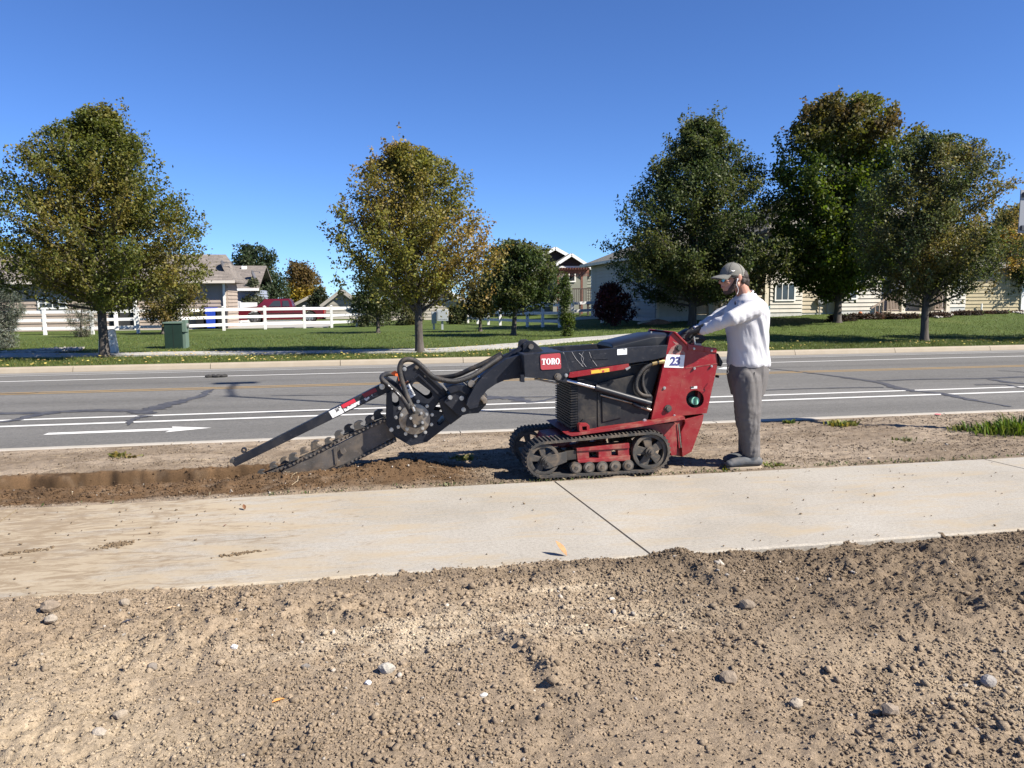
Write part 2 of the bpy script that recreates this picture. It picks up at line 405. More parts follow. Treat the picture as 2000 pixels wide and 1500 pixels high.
m_clod = mat_col('clods', 0.97, 0.8, 200.0, 0.25)
def scatter(n, x0, x1, y0, y1, smin, smax, pw, hf, cf, dens=None, sink=0.25, pebble=0.05):
    X = NPR.uniform(x0, x1, n); Y = NPR.uniform(y0, y1, n)
    if dens is not None:
        k = NPR.uniform(0, 1, n) < dens(X, Y); X = X[k]; Y = Y[k]
    n = len(X); s = smin * (1 - NPR.uniform(0, 1, n) * (1 - (smin / smax) ** pw)) ** (-1 / pw); h = hf(X, Y)
    c = cf(X, Y, h) * NPR.uniform(0.82, 1.18, n)[:, None]
    k = NPR.uniform(0, 1, n) < pebble; c[k] = np.array([0.42, 0.38, 0.33]) * NPR.uniform(.6, 1.25, k.sum())[:, None]
    return rocks(np.stack([X, Y, h + s * sink], 1), s, c)
fd = lambda X, Y: np.clip(0.22 + 1.5 * fbm(X * 0.9, Y * 1.3, 121, 4) + 0.30 * sst((X - .3) / 2), 0.06, 1)
OCV = np.array([(1, 0, 0), (0, 1, 0), (-1, 0, 0), (0, -1, 0), (0, 0, 1), (0, 0, -1)], float); OCF = np.array([(0, 1, 4), (1, 2, 4), (2, 3, 4), (3, 0, 4), (1, 0, 5), (2, 1, 5), (3, 2, 5), (0, 3, 5)])
OCT = [OCV * (1 + .4 * NPR.uniform(-1, 1, (6, 1))) * np.array([1.15, NPR.uniform(.7, 1.1), NPR.uniform(.6, .95)]) + .2 * NPR.uniform(-1, 1, (6, 3)) for _ in range(40)]
def grit(n, x0, x1, y0, y1, smin, smax, pw, hf, cf, dens):
    X = NPR.uniform(x0, x1, n); Y = y0 + (y1 - y0) * NPR.uniform(0, 1, n) ** 1.15; k = NPR.uniform(0, 1, n) < dens(X, Y); X = X[k]; Y = Y[k]; n = len(X)
    s = smin * (1 - NPR.uniform(0, 1, n) * (1 - (smin / smax) ** pw)) ** (-1 / pw); h = hf(X, Y); c = cf(X, Y, h) * NPR.uniform(.75, 1.3, n)[:, None]
    Vs = np.stack(OCT)[NPR.integers(0, 40, n)]; a = NPR.uniform(0, 6.283, n); ca, sa = np.cos(a)[:, None], np.sin(a)[:, None]
    P = np.stack([Vs[..., 0] * ca - Vs[..., 1] * sa, Vs[..., 0] * sa + Vs[..., 1] * ca, Vs[..., 2]], -1) * s[:, None, None] + np.stack([X, Y, h + s * .25], 1)[:, None, :]
    return P.reshape(-1, 3), (OCF[None] + (np.arange(n) * 6)[:, None, None]).reshape(-1, 3), np.repeat(c[:, None], 6, 1).reshape(-1, 3)
fd2 = lambda X, Y: np.clip(0.80 + 1.2 * fbm(X * 0.9, Y * 1.3, 121, 4) + 0.25 * sst((X - .3) / 2), 0.4, 1)
pts = [scatter(36000, -3.5, 4.8, 1.25, 4.12, 0.006, 0.024, 2.9, field_h, field_col, fd, 0.2, 0.03),
       scatter(6500, -3.5, 4.8, 1.25, 4.12, 0.010, 0.026, 2.6, field_h, field_col, lambda X, Y: np.clip(-.12 + 2.6 * fbm(X * 1.3, Y * 1.9, 127, 3) + .5 * np.exp(-(((X - .62) * .95 + (Y - 2.98) * .3) / .09) ** 2 - ((-(X - .62) * .3 + (Y - 2.98) * .95) / .38) ** 4) + .22 * sst((X - 1.2) / 1.5), 0, 1), .22, .02),
       grit(115000, -3.5, 4.8, 1.25, 4.14, .0035, .011, 2.2, field_h, field_col, fd2)]
V, F, Cc = joined(pts)
tag(link('soil_clods', mesh_np('soil_clods', V, F, m_clod, False, Cc)), 'loose tan clods and pebbles strewn over the bare foreground soil', 'clods', kind='stuff')
sd = lambda X, Y: np.clip(np.exp(-((Y - 6.45) / .3) ** 4) * sst((1.2 - X) / .4) + .12, 0, 1)
pts = [scatter(14000, -4.1, 1.3, 6.02, 7.25, 0.004, 0.020, 2.3, strip_h, strip_col, sd, .3, .02),
       scatter(5000, -4.2, 8.0, 6.05, 8.4, 0.004, 0.022, 2.2, strip_h, strip_col, lambda X, Y: np.clip(.25 + .9 * fbm(X, Y * 2, 133, 3) + .5 * np.exp(-((Y - 8.2) / .2) ** 2), 0, 1), .25, .14),
       grit(42000, -4.2, 8.2, 6.04, 8.4, .004, .014, 1.9, strip_h, lambda X, Y, h: strip_col(X, Y, h) * .92, lambda X, Y: np.clip(.45 + 1.3 * fbm(X * 1.5, Y * 4, 137, 4), .05, 1))]
V, F, Cc = joined(pts)
tag(link('spoil_crumbs', mesh_np('spoil_crumbs', V, F, m_clod, False, Cc)), 'dark crumbs of freshly dug soil along the trench and verge', 'crumbs', kind='stuff')
# crumbs carried onto the pavement
X = NPR.uniform(-4, 6, 900); Y = NPR.uniform(4.15, 5.95, 900); k = NPR.uniform(0, 1, 900) < np.clip(.10 + .9 * fbm(X * 1.2, Y * 2, 141, 3) + .35 * sst((-X - .2) / 1.5) + .4 * sst((4.35 - Y) / .2), 0.04, 1)
X = X[k]; Y = Y[k]; s = NPR.uniform(.003, .009, len(X)) * NPR.uniform(.6, 1.3, len(X))
cc = np.array([.20, .15, .10]) * NPR.uniform(.55, 1.2, len(X))[:, None]
V, F, Cc = rocks(np.stack([X, Y, 0.004 + s * .3], 1), s, cc)
tag(link('pavement_crumbs', mesh_np('pavement_crumbs', V, F, m_clod, False, Cc)), 'small dirt crumbs scattered on the concrete footpath', 'crumbs', kind='stuff')

# ------------------------------------------------------------------ pavement slabs
def mat_concrete():
    m, nt, N, L, P = _nt('broomed_concrete'); v = _coord(N, L)
    big = _noise(N, L, 0.9, 5, 0.6, v); r0 = _ramp(N, [(0.3, (0.265, 0.242, 0.203)), (0.5, (0.318, 0.294, 0.254)), (0.72, (0.355, 0.332, 0.292))]); L.new(big.outputs['Fac'], r0.inputs['Fac'])
    sp = _noise(N, L, 140, 3, 0.8, v); r1 = _ramp(N, [(0.3, 0.66), (0.5, 1.0), (0.72, 1.18)]); L.new(sp.outputs['Fac'], r1.inputs['Fac'])
    c = _mix(N, L, 1.0, r0.outputs['Color'], r1.outputs['Color'], 'MULTIPLY')
    sp2 = _noise(N, L, 42, 4, 0.75, v); r1b = _ramp(N, [(0.32, 0.80), (0.5, 1.0), (0.7, 1.12)]); L.new(sp2.outputs['Fac'], r1b.inputs['Fac']); c = _mix(N, L, 1.0, c, r1b.outputs['Color'], 'MULTIPLY')
    # smears of soil, dragged along the path; more to the left
    sv = _coord(N, L, 'Object', (1.0, 3.6, 1)); st = _noise(N, L, 1.5, 9, 0.68, sv, 0.5)
    sx = N.new('ShaderNodeSeparateXYZ'); tc = N.new('ShaderNodeTexCoord'); L.new(tc.outputs['Object'], sx.inputs[0])
    gx = N.new('ShaderNodeMapRange'); gx.inputs['From Min'].default_value = 0.8; gx.inputs['From Max'].default_value = -2.4
    gx.inputs['To Min'].default_value = -0.03; gx.inputs['To Max'].default_value = 0.19; L.new(sx.outputs['X'], gx.inputs['Value'])
    ad = N.new('ShaderNodeMath'); L.new(st.outputs['Fac'], ad.inputs[0]); L.new(gx.outputs[0], ad.inputs[1])
    r2 = _ramp(N, [(0.47, 0.0), (0.66, 0.75)]); L.new(ad.outputs[0], r2.inputs['Fac'])
    c = _mix(N, L, r2.outputs['Color'], c, (0.345, 0.278, 0.186))
    sv2 = _coord(N, L, 'Object', (1.6, 5.5, 1)); s2 = _noise(N, L, 2.6, 10, 0.74, sv2, 1.1); a2 = N.new('ShaderNodeMath'); L.new(s2.outputs['Fac'], a2.inputs[0]); L.new(gx.outputs[0], a2.inputs[1])
    r3 = _ramp(N, [(0.60, 0.0), (0.72, 0.7)]); L.new(a2.outputs[0], r3.inputs['Fac'])
    c = _mix(N, L, r3.outputs['Color'], c, (0.185, 0.135, 0.084))
    L.new(c, P.inputs['Base Color']); P.inputs['Roughness'].default_value = 0.92; P.inputs['Specular IOR Level'].default_value = 0.25
    b = N.new('ShaderNodeBump'); b.inputs['Strength'].default_value = 0.42; b.inputs['Distance'].default_value = 0.004
    h1 = _noise(N, L, 210, 4, 0.75, v); h2 = _mix(N, L, 0.4, h1.outputs['Fac'], ad.outputs[0]); L.new(h2, b.inputs['Height']); L.new(b.outputs['Normal'], P.inputs['Normal'])
    return m
m_conc = mat_concrete()
pav = thing('sidewalk', None, None, (0, 5.05, 0), kind='structure')
bed = MB(); bed.box(-40, 60, 4.18, 5.93, -0.30, -0.035); bed.build('sidewalk_bed', mat('joint_fill', (0.06, 0.05, 0.04), 0.95), pav)
def slab(x0, x1, skew=-0.073):
    y0, y1 = 4.10, 5.985; nx = max(2, int((x1 - x0) / 0.05)) if x0 > -4 and x1 < 10 else 4
    top = []; xs = np.linspace(0, 1, nx + 1)
    b = MB(); V = []; 
    for k, t in enumerate(xs):
        jag = 0.018 * float(fbm(np.array([t * (x1 - x0) * 4 + x0]), np.array([x0]), 91, 4)) if 0 < k < nx else 0
        for yy, zz in ((y0 + jag, -0.11), (y0 + jag, -0.010), (y0 + jag + 0.014, 0.0), (y1 - 0.010, 0.0), (y1, -0.008), (y1, -0.11)):
            x = x0 + (x1 - x0) * t + (yy - 5.985) * skew * 1.0
            V.append((x, yy, zz))
    F = []
    for k in range(nx):
        for j in range(5):
            a = k * 6 + j; F.append((a, a + 6, a + 7, a + 1))
        a = k * 6; F.append((a, a + 5, a + 11, a + 6))
    F += [(0, 1, 2, 3, 4, 5), tuple(nx * 6 + i for i in (5, 4, 3, 2, 1, 0))]
    b.add(V, F); return b.build('slab', m_conc, pav, bevel=0.0)
jx = [1.395 + 3.98 * k for k in range(-6, 8)]
for k in range(len(jx) - 1): slab(jx[k] + 0.008, jx[k + 1] - 0.008)

# ------------------------------------------------------------------ road
def mat_asphalt():
    m, nt, N, L, P = _nt('worn_asphalt'); v = _coord(N, L)
    big = _noise(N, L, 0.35, 6, 0.6, _coord(N, L, 'Object', (0.35, 1.4, 1))); r0 = _ramp(N, [(0.3, (0.111, 0.108, 0.101)), (0.7, (0.140, 0.136, 0.128))]); L.new(big.outputs['Fac'], r0.inputs['Fac'])
    sp = _noise(N, L, 55, 3, 0.85, v); r1 = _ramp(N, [(0.28, 0.62), (0.5, 1.0), (0.74, 1.5)]); L.new(sp.outputs['Fac'], r1.inputs['Fac'])
    c = _mix(N, L, 1.0, r0.outputs['Color'], r1.outputs['Color'], 'MULTIPLY')
    s2 = _noise(N, L, 16, 5, 0.8, v); r2 = _ramp(N, [(0.30, 0.80), (0.5, 1.0), (0.72, 1.20)]); L.new(s2.outputs['Fac'], r2.inputs['Fac']); c = _mix(N, L, 1.0, c, r2.outputs['Color'], 'MULTIPLY')
    s3 = _noise(N, L, 1.0, 4, 0.6, _coord(N, L, 'Object', (0.04, 1.5, 1))); r3 = _ramp(N, [(0.35, 0.86), (0.65, 1.10)]); L.new(s3.outputs['Fac'], r3.inputs['Fac']); c = _mix(N, L, 1.0, c, r3.outputs['Color'], 'MULTIPLY')
    L.new(c, P.inputs['Base Color']); P.inputs['Roughness'].default_value = 0.85; P.inputs['Specular IOR Level'].default_value = 0.3
    b = N.new('ShaderNodeBump'); b.inputs['Strength'].default_value = 0.5; b.inputs['Distance'].default_value = 0.006
    h = _noise(N, L, 75, 4, 0.8, v); L.new(h.outputs['Fac'], b.inputs['Height']); L.new(b.outputs['Normal'], P.inputs['Normal']); return m
def strip_mesh(b, xs, ys, zf, dz=0.0):
    V = [(x, y, zf(y) + dz) for x in xs for y in ys]; n = len(ys)
    F = [(i * n + j, (i + 1) * n + j, (i + 1) * n + j + 1, i * n + j + 1) for i in range(len(xs) - 1) for j in range(n - 1)]
    b.add(V, F)
rd = MB(); strip_mesh(rd, np.linspace(-90, 140, 24), np.linspace(8.57, 18.72, 22), road_z)
road = tag(rd.build('road', mat_asphalt()), kind='structure')
def mat_paint(name, col, wear=0.5):
    m, nt, N, L, P = _nt(name); v = _coord(N, L); n = _noise(N, L, 26, 8, 0.75, v); r = _ramp(N, [(wear - .2, 0.75), (wear + 0.02, 0.0)]); L.new(n.outputs['Fac'], r.inputs['Fac'])
    c = _mix(N, L, r.outputs['Color'], col, (0.15, 0.147, 0.142)); L.new(c, P.inputs['Base Color']); P.inputs['Roughness'].default_value = 0.8; return m
m_white = mat_paint('white_road_paint', (0.58, 0.575, 0.555), 0.38); m_yel = mat_paint('yellow_road_paint', (0.30, 0.197, 0.075), 0.50); m_wworn = mat_paint('worn_white_road_paint', (0.55, 0.55, 0.545), 0.44)
def line(y, wd, mt, x0=-90, x1=140):
    b = MB(); strip_mesh(b, np.linspace(x0, x1, 24), [y - wd / 2, y + wd / 2], road_z, 0.004); return b.build('lane_line', mt, road)
line(16.95, 0.11, m_white); line(14.62, 0.10, m_yel); line(14.40, 0.10, m_yel); line(11.28, 0.10, m_white); line(10.75, 0.11, m_white)
line(18.40, 0.07, m_wworn)
def on_road(px, py):
    z = -0.1
    for _ in range(8): p = onz(px, py, z); z = road_z(p[1])
    return (p[0], p[1], z)
def road_patch(name, px, mt, dz):
    b = MB(); b.sheet([(p[0], p[1], p[2] + dz) for p in (on_road(*q) for q in px)])
    bm = bmesh.new(); return b.build(name, mt, road)
# cycle-lane arrow
road_patch('arrow_shaft', [(84, 850), (95, 846), (338, 836.5), (334, 841)], m_white, 0.004)
road_patch('arrow_head', [(322, 845), (338, 838.6), (336, 833.6), (414, 836)], m_white, 0.0042)
road_patch('arrow_shaft', [(1400, 721), (1415, 717), (1505, 722.5), (1500, 725)], m_wworn, 0.004)
# tar-sealed cracks
def crack(pts, w0, w1, dz=0.0055, jit=.45, sd=1):
    rr = random.Random(sd); P = catmull([on_road(*q) for q in pts], 8); L_, R_ = [], []
    for i, p in enumerate(P):
        d = P[min(i + 1, len(P) - 1)] - P[max(i - 1, 0)]; d = d / (np.hypot(d[0], d[1]) + 1e-9); nrm = np.array([-d[1], d[0]])
        t = i / (len(P) - 1); ww = (w0 + (w1 - w0) * t) * (1 + jit * rr.uniform(-1, 1)) / 2
        L_.append((p[0] + nrm[0] * ww, p[1] + nrm[1] * ww)); R_.append((p[0] - nrm[0] * ww * rr.uniform(.6, 1.3), p[1] - nrm[1] * ww))
    V = [(x, y, road_z(y) + dz) for x, y in L_] + [(x, y, road_z(y) + dz) for x, y in R_]; n = len(L_)
    b = MB(); b.add(V, [(i, i + 1, n + i + 1, n + i) for i in range(n - 1)]); b.build('crack_seal', m_tar, road)
m_tar = mat('crack_tar', (0.045, 0.046, 0.055), 0.6, col2=(0.085, 0.085, 0.09), cs=8)
crack([(-40, 809), (60, 807), (130, 804), (200, 802), (262, 803)], .16, .20, sd=2)
crack([(-30, 828), (30, 821), (70, 811), (110, 806)], .07, .26, .0058, sd=3)
crack([(262, 806), (300, 799), (330, 790), (370, 780), (396, 773), (404, 765), (418, 760)], .34, .07, .006, .45, sd=4)
crack([(262, 803), (280, 806), (302, 808)], .36, .16, .0063, .5, sd=9)
crack([(288, 812), (268, 817), (256, 822), (251, 831)], .16, .05, .0062, .6, sd=5)
crack([(-30, 771), (40, 769), (75, 767)], .09, .05, sd=6)
crack([(520, 827 - 20), (620, 803), (700, 800)], .03, .05, sd=7)
crack([(530, 773), (650, 772), (760, 771)], .05, .03, sd=8)
crack([(940, 777), (1000, 778), (1040, 786), (1090, 776)], .35, .05, .0056, .6, sd=10)
crack([(1000, 776), (1100, 775)], .07, .07, .006, sd=11)
crack([(1495, 719.5), (1540, 724), (1600, 731), (1660, 739), (1720, 748), (1745, 756), (1780, 764)], .05, .24, .0056, .35, sd=12)
crack([(1780, 764), (1840, 769), (1880, 778), (1930, 787), (1975, 795)], .20, .06, .0058, .4, sd=13)
crack([(1480, 763), (1560, 760), (1640, 758), (1725, 757)], .06, .08, .006, sd=14)
crack([(1715, 744), (1800, 741), (1900, 740), (1960, 738), (2010, 736)], .10, .15, .006, .3, sd=15)
crack([(1935, 741), (1970, 747), (2020, 751)], .18, .12, .0064, .3, sd=16)
crack([(1905, 752), (1960, 751), (1985, 756), (2010, 760)], .07, .05, .0062, sd=17)
crack([(1950, 724), (2010, 727.5)], .06, .06, sd=18)
crack([(1110, 748), (1200, 747)], .05, .04, sd=19)
# gutter and kerbs
def mat_kerb(name, a, bcol):
    return mat(name, a, 0.9, col2=bcol, cs=3.0, cedge=(.35, .7), bump=.35, bs=90)
m_kerb = mat_kerb('kerb_concrete', (0.285, 0.240, 0.178), (0.325, 0.28, 0.217)); m_gut = mat('gutter_concrete', (0.165, 0.16, 0.153), 0.9, col2=(0.21, 0.205, 0.195), cs=1.5, stretch=(.3, 2, 1))
gt = MB(); gt.add([(-90, 18.70, -0.1285), (140, 18.70, -0.1285), (140, 19.36, -0.128), (-90, 19.36, -0.128)], [(0, 1, 2, 3)])
tag(gt.build('gutter', m_gut), kind='structure')
fk = thing('far_kerb', None, None, (0, 19.4, 0), kind='structure')
kseg = MB(); L_ = 3.04
prof = [(KERB_F0 - 0.03, -0.20), (KERB_F0 - .03, -0.115), (KERB_F0, -0.03), (KERB_F0 + 0.03, 0.0), (KERB_F1, 0.005), (KERB_F1, -0.2)]
def kerb_mesh(name, L_, prof, mt):
    b = MB(); n = len(prof); V = [(x, y - 19.4, z) for x in (0.007, L_ - 0.007) for y, z in prof]
    b.add(V, [(i, (i + 1) % n, n + (i + 1) % n, n + i) for i in range(n)] + [tuple(range(n - 1, -1, -1)), tuple(range(n, 2 * n))])
    o = b.build(name, mt); me = o.data; bpy.data.objects.remove(o); return me
km = kerb_mesh('kerb_segment', L_, prof, m_kerb)
off = onz(126, 722, -0.03)[0] % L_
for k in range(-16, 24): link('kerb_segment', km, fk, (off + k * L_, 19.4, 0))
nk = thing('near_kerb', None, None, (0, 8.5, 0), kind='structure')
prof2 = [(KERB_N0, -0.30), (KERB_N0, -0.006), (KERB_N0 + .02, 0.002), (KERB_N1 - .03, 0.0), (KERB_N1, -.03), (KERB_N1 + .03, -.30)]
m_kerb2 = mat_kerb('near_kerb_concrete', (0.32, 0.292, 0.247), (0.37, 0.345, 0.305))
km2 = kerb_mesh('kerb_segment', L_, [(y + 10.9, z) for y, z in prof2], m_kerb2)
for k in range(-16, 24): link('kerb_segment', km2, nk, (0.9 + k * L_, 8.5, 0))
b = MB(); q = [onz(*p, 0.0) for p in ((1824, 809.5), (1830, 808.3), (1838, 809.2), (1837, 811), (1828, 810.5))]
b.sheet([(p[0], p[1], 0.0065) for p in q]); b.build('survey_mark', mat('red_spray_paint', (0.62, 0.06, 0.10), .8, col2=(.6, .4, .35), cs=30), nk)

# ------------------------------------------------------------------ lawn beyond the road
def mat_grass():
    m, nt, N, L, P = _nt('mown_lawn'); v = _coord(N, L)
    big = _noise(N, L, 0.45, 5, 0.6, v); r0 = _ramp(N, [(0.3, (0.056, 0.082, 0.016)), (0.55, (0.073, 0.104, 0.022)), (0.75, (0.10, 0.12, 0.032))]); L.new(big.outputs['Fac'], r0.inputs['Fac'])
    f1 = _noise(N, L, 7, 7, 0.8, _coord(N, L, 'Object', (1.4, 0.7, 1))); r1 = _ramp(N, [(0.3, 0.5), (0.5, 1.0), (0.7, 1.45)]); L.new(f1.outputs['Fac'], r1.inputs['Fac'])
    c = _mix(N, L, 1.0, r0.outputs['Color'], r1.outputs['Color'], 'MULTIPLY')
    L.new(c, P.inputs['Base Color']); P.inputs['Roughness'].default_value = 0.9; P.inputs['Specular IOR Level'].default_value = 0.2
    b = N.new('ShaderNodeBump'); b.inputs['Strength'].default_value = 0.9; b.inputs['Distance'].default_value = 0.05
    h = _noise(N, L, 22, 6, 0.85, v); L.new(h.outputs['Fac'], b.inputs['Height']); L.new(b.outputs['Normal'], P.inputs['Normal']); return m
xs = np.concatenate([np.linspace(-90, -16, 20), np.linspace(-15, 45, 121), np.linspace(47, 140, 20)]); ys = np.concatenate([np.linspace(19.49, 48, 96), np.linspace(50, 160, 24)])
X, Y = np.meshgrid(xs, ys); Z = lawn_z(X, Y) + 0.03 * fbm(X * .6, Y * .6, 151, 3) * sst((Y - 19.5) / 1.0) - 0.012
nx = len(xs); ny = len(ys); i = np.arange(nx * ny).reshape(ny, nx)
F = np.stack([i[:-1, :-1], i[:-1, 1:], i[1:, 1:], i[1:, :-1]], -1).reshape(-1, 4)
tag(link('lawn', mesh_np('lawn', np.stack([X.ravel(), Y.ravel(), Z.ravel()], 1), F, mat_grass(), True)), kind='structure')
def lz(x, y): return float(lawn_z(x, y)) + 0.03 * float(fbm(np.array([x * .6]), np.array([y * .6]), 151, 3)[0]) * float(sst((y - 19.5) / 1.0)) - 0.012
# grass blades standing on the strip by the kerb and on the lawn behind it
def blades(n, x0, x1, y0, y1, hmin, hmax, wd, zf, col, dens=None, pw=1.0):
    X = NPR.uniform(x0, x1, n); Y = y0 + (y1 - y0) * NPR.uniform(0, 1, n) ** pw
    if dens is not None: k = NPR.uniform(0, 1, n) < dens(X, Y); X = X[k]; Y = Y[k]
    n = len(X); Z = zf(X, Y); a = NPR.uniform(0, 2 * math.pi, n); h = NPR.uniform(hmin, hmax, n); ln = NPR.uniform(.15, .8, n) * h
    la = NPR.uniform(0, 2 * math.pi, n); ww = wd * NPR.uniform(.6, 1.3, n)
    b0 = np.stack([X - np.cos(a) * ww, Y - np.sin(a) * ww, Z - .01], 1); b1 = np.stack([X + np.cos(a) * ww, Y + np.sin(a) * ww, Z - .01], 1)
    t = np.stack([X + np.cos(la) * ln, Y + np.sin(la) * ln, Z + h], 1)
    V = np.stack([b0, b1, t], 1).reshape(-1, 3); F = np.arange(3 * n).reshape(-1, 3)
    c = np.array(col) * NPR.uniform(.55, 1.5, n)[:, None] * np.stack([NPR.uniform(.85, 1.35, n), np.ones(n), NPR.uniform(.7, 1.2, n)], 1)
    return V, F, np.repeat(c, 3, 0)
lzv = lambda X, Y: lawn_z(X, Y) + 0.03 * fbm(X * .6, Y * .6, 151, 3) * sst((Y - 19.5) / 1.0) - 0.012
def path_y(X): return 23.2 + 0.012 * (X + 7) ** 2 * 0
V, F, Cc = joined([blades(60000, -13, 24, 19.5, 22.6, .03, .085, .006, lzv, (.08, .108, .025)), blades(45000, -14, 32, 23.6, 36, .03, .08, .009, lzv, (.078, .109, .023), None, 1.4)])
tag(link('grass_blades', mesh_np('grass_blades', V, F, mat_leaf('grass_blade', .25), False, Cc)), 'short green grass blades of the lawn across the road', 'grass', kind='stuff')
# yellow leaves dropped on the grass
n = 1500; X = NPR.uniform(-13, 24, n); Y = 19.6 + 4.5 * NPR.uniform(0, 1, n) ** 1.3; a = NPR.uniform(0, 6.3, n); s = NPR.uniform(.02, .045, n)
k = NPR.uniform(0, 1, n) < np.clip(.4 + np.exp(-((X - 1.2) / 4) ** 2) + np.exp(-((X + 7.3) / 4) ** 2) + 1.2 * fbm(X * .5, Y, 161, 3), 0, 1); X, Y, a, s = X[k], Y[k], a[k], s[k]; n = len(X); Z = lzv(X, Y) + .055
q = [(1, 0, 0), (0, .7, .3), (-1, 0, .2), (0, -.7, 0)]
V = np.stack([np.stack([X + s * (u * np.cos(a) - v * np.sin(a)), Y + s * (u * np.sin(a) + v * np.cos(a)), Z + s * w_ * 1.5], 1) for u, v, w_ in q], 1).reshape(-1, 3)
cc = np.where(NPR.uniform(0, 1, n)[:, None] < .6, np.array([.62, .50, .14]), np.array([.50, .34, .13])) * NPR.uniform(.7, 1.25, n)[:, None]
tag(link('fallen_leaves', mesh_np('fallen_leaves', V, np.arange(4 * n).reshape(-1, 4), mat_leaf('dry_leaf', .2), False, np.repeat(cc, 4, 0))), 'yellow autumn leaves dropped on the grass beside the far kerb', 'leaves', kind='stuff')
# far footpath, straight on the left, swinging away from the road on the right
pp = [ground(*q) for q in ((-260, 699), (0, 694.5), (200, 693.2), (500, 690.2), (700, 687.6), (850, 685), (960, 679), (1030, 672), (1110, 665.3), (1185, 659.5), (1270, 654), (1330, 651))]
pc = catmull(pp, 6); V = []
for i, p in enumerate(pc):
    d = pc[min(i + 1, len(pc) - 1)] - pc[max(i - 1, 0)]; d /= np.hypot(d[0], d[1]); nrm = np.array([-d[1], d[0]])
    hw = 0.60
    for sgn in (-1, 1):
        x, y = p[0] + nrm[0] * hw * sgn, p[1] + nrm[1] * hw * sgn; V.append((x, y, lz(x, y) + .045))
    for sgn in (1, -1):
        x, y = p[0] + nrm[0] * hw * sgn, p[1] + nrm[1] * hw * sgn; V.append((x, y, lz(x, y) - .15))
b = MB(); n = len(pc); F = []
for i in range(n - 1):
    for j in range(4): F.append((i * 4 + j, i * 4 + (j + 1) % 4, i * 4 + 4 + (j + 1) % 4, i * 4 + 4 + j))
b.add(V, F); tag(b.build('far_footpath', mat('path_concrete', (.32, .31, .285), .9, col2=(.37, .36, .335), cs=1.2, bump=.3)), kind='structure')
# driveway behind the rail fence
b = MB(); b.box(-13.5, -2.6, 43.6, 57, -.2, .018); tag(b.build('driveway', mat('drive_concrete', (.30, .29, .265), .9, col2=(.35, .34, .315), cs=.8)), kind='structure')
# ================================================================== TREES AND SHRUBS
m_bark = mat('bark', (0.050, 0.042, 0.036), 0.95, col2=(0.095, 0.082, 0.072), cs=9, bump=.9, bs=30, stretch=(1, 1, .25))
m_leaf = mat_leaf('tree_leaf', .4)
m_needle = mat_leaf('needle', .12)
def leaf_mesh(name, P, size, col, drop=0.0, asp=0.62, material=None, up=0.35, needle=False):
    n = len(P); a = NPR.standard_normal((n, 3)); a[:, 2] -= drop; a /= np.linalg.norm(a, axis=1)[:, None]
    nr = NPR.standard_normal((n, 3)); nr[:, 2] = np.abs(nr[:, 2]) + up
    b = np.cross(nr, a); b /= np.linalg.norm(b, axis=1)[:, None] + 1e-9; c = np.cross(a, b)
    s = size * NPR.uniform(.65, 1.3, n)[:, None]; w_ = s * asp * NPR.uniform(.8, 1.2, n)[:, None]
    fold = c * s * NPR.uniform(-.12, .2, n)[:, None]
    V = np.stack([P, P + a * s * .5 + b * w_ * .5 + fold, P + a * s, P + a * s * .5 - b * w_ * .5 + fold], 1).reshape(-1, 3)
    return mesh_np(name, V, np.arange(4 * n).reshape(-1, 4), material or m_leaf, False, np.repeat(np.clip(col, .004, 1), 4, 0))
def n3(P, s, sd): return fbm(P[:, 0] * s + P[:, 1] * .37 * s, P[:, 2] * s + P[:, 1] * .71 * s, sd, 3)
def palette(P, base, alt, fac, jit=.38):
    f = np.clip(fac, 0, 1)[:, None]; c = np.array(base) * (1 - f) + np.array(alt) * f
    j = NPR.uniform(1 - jit, 1 + jit, len(P))[:, None]; return c * j * (1 + np.stack([NPR.uniform(-.12, .16, len(P)), 0 * P[:, 0], NPR.uniform(-.2, .2, len(P))], 1))
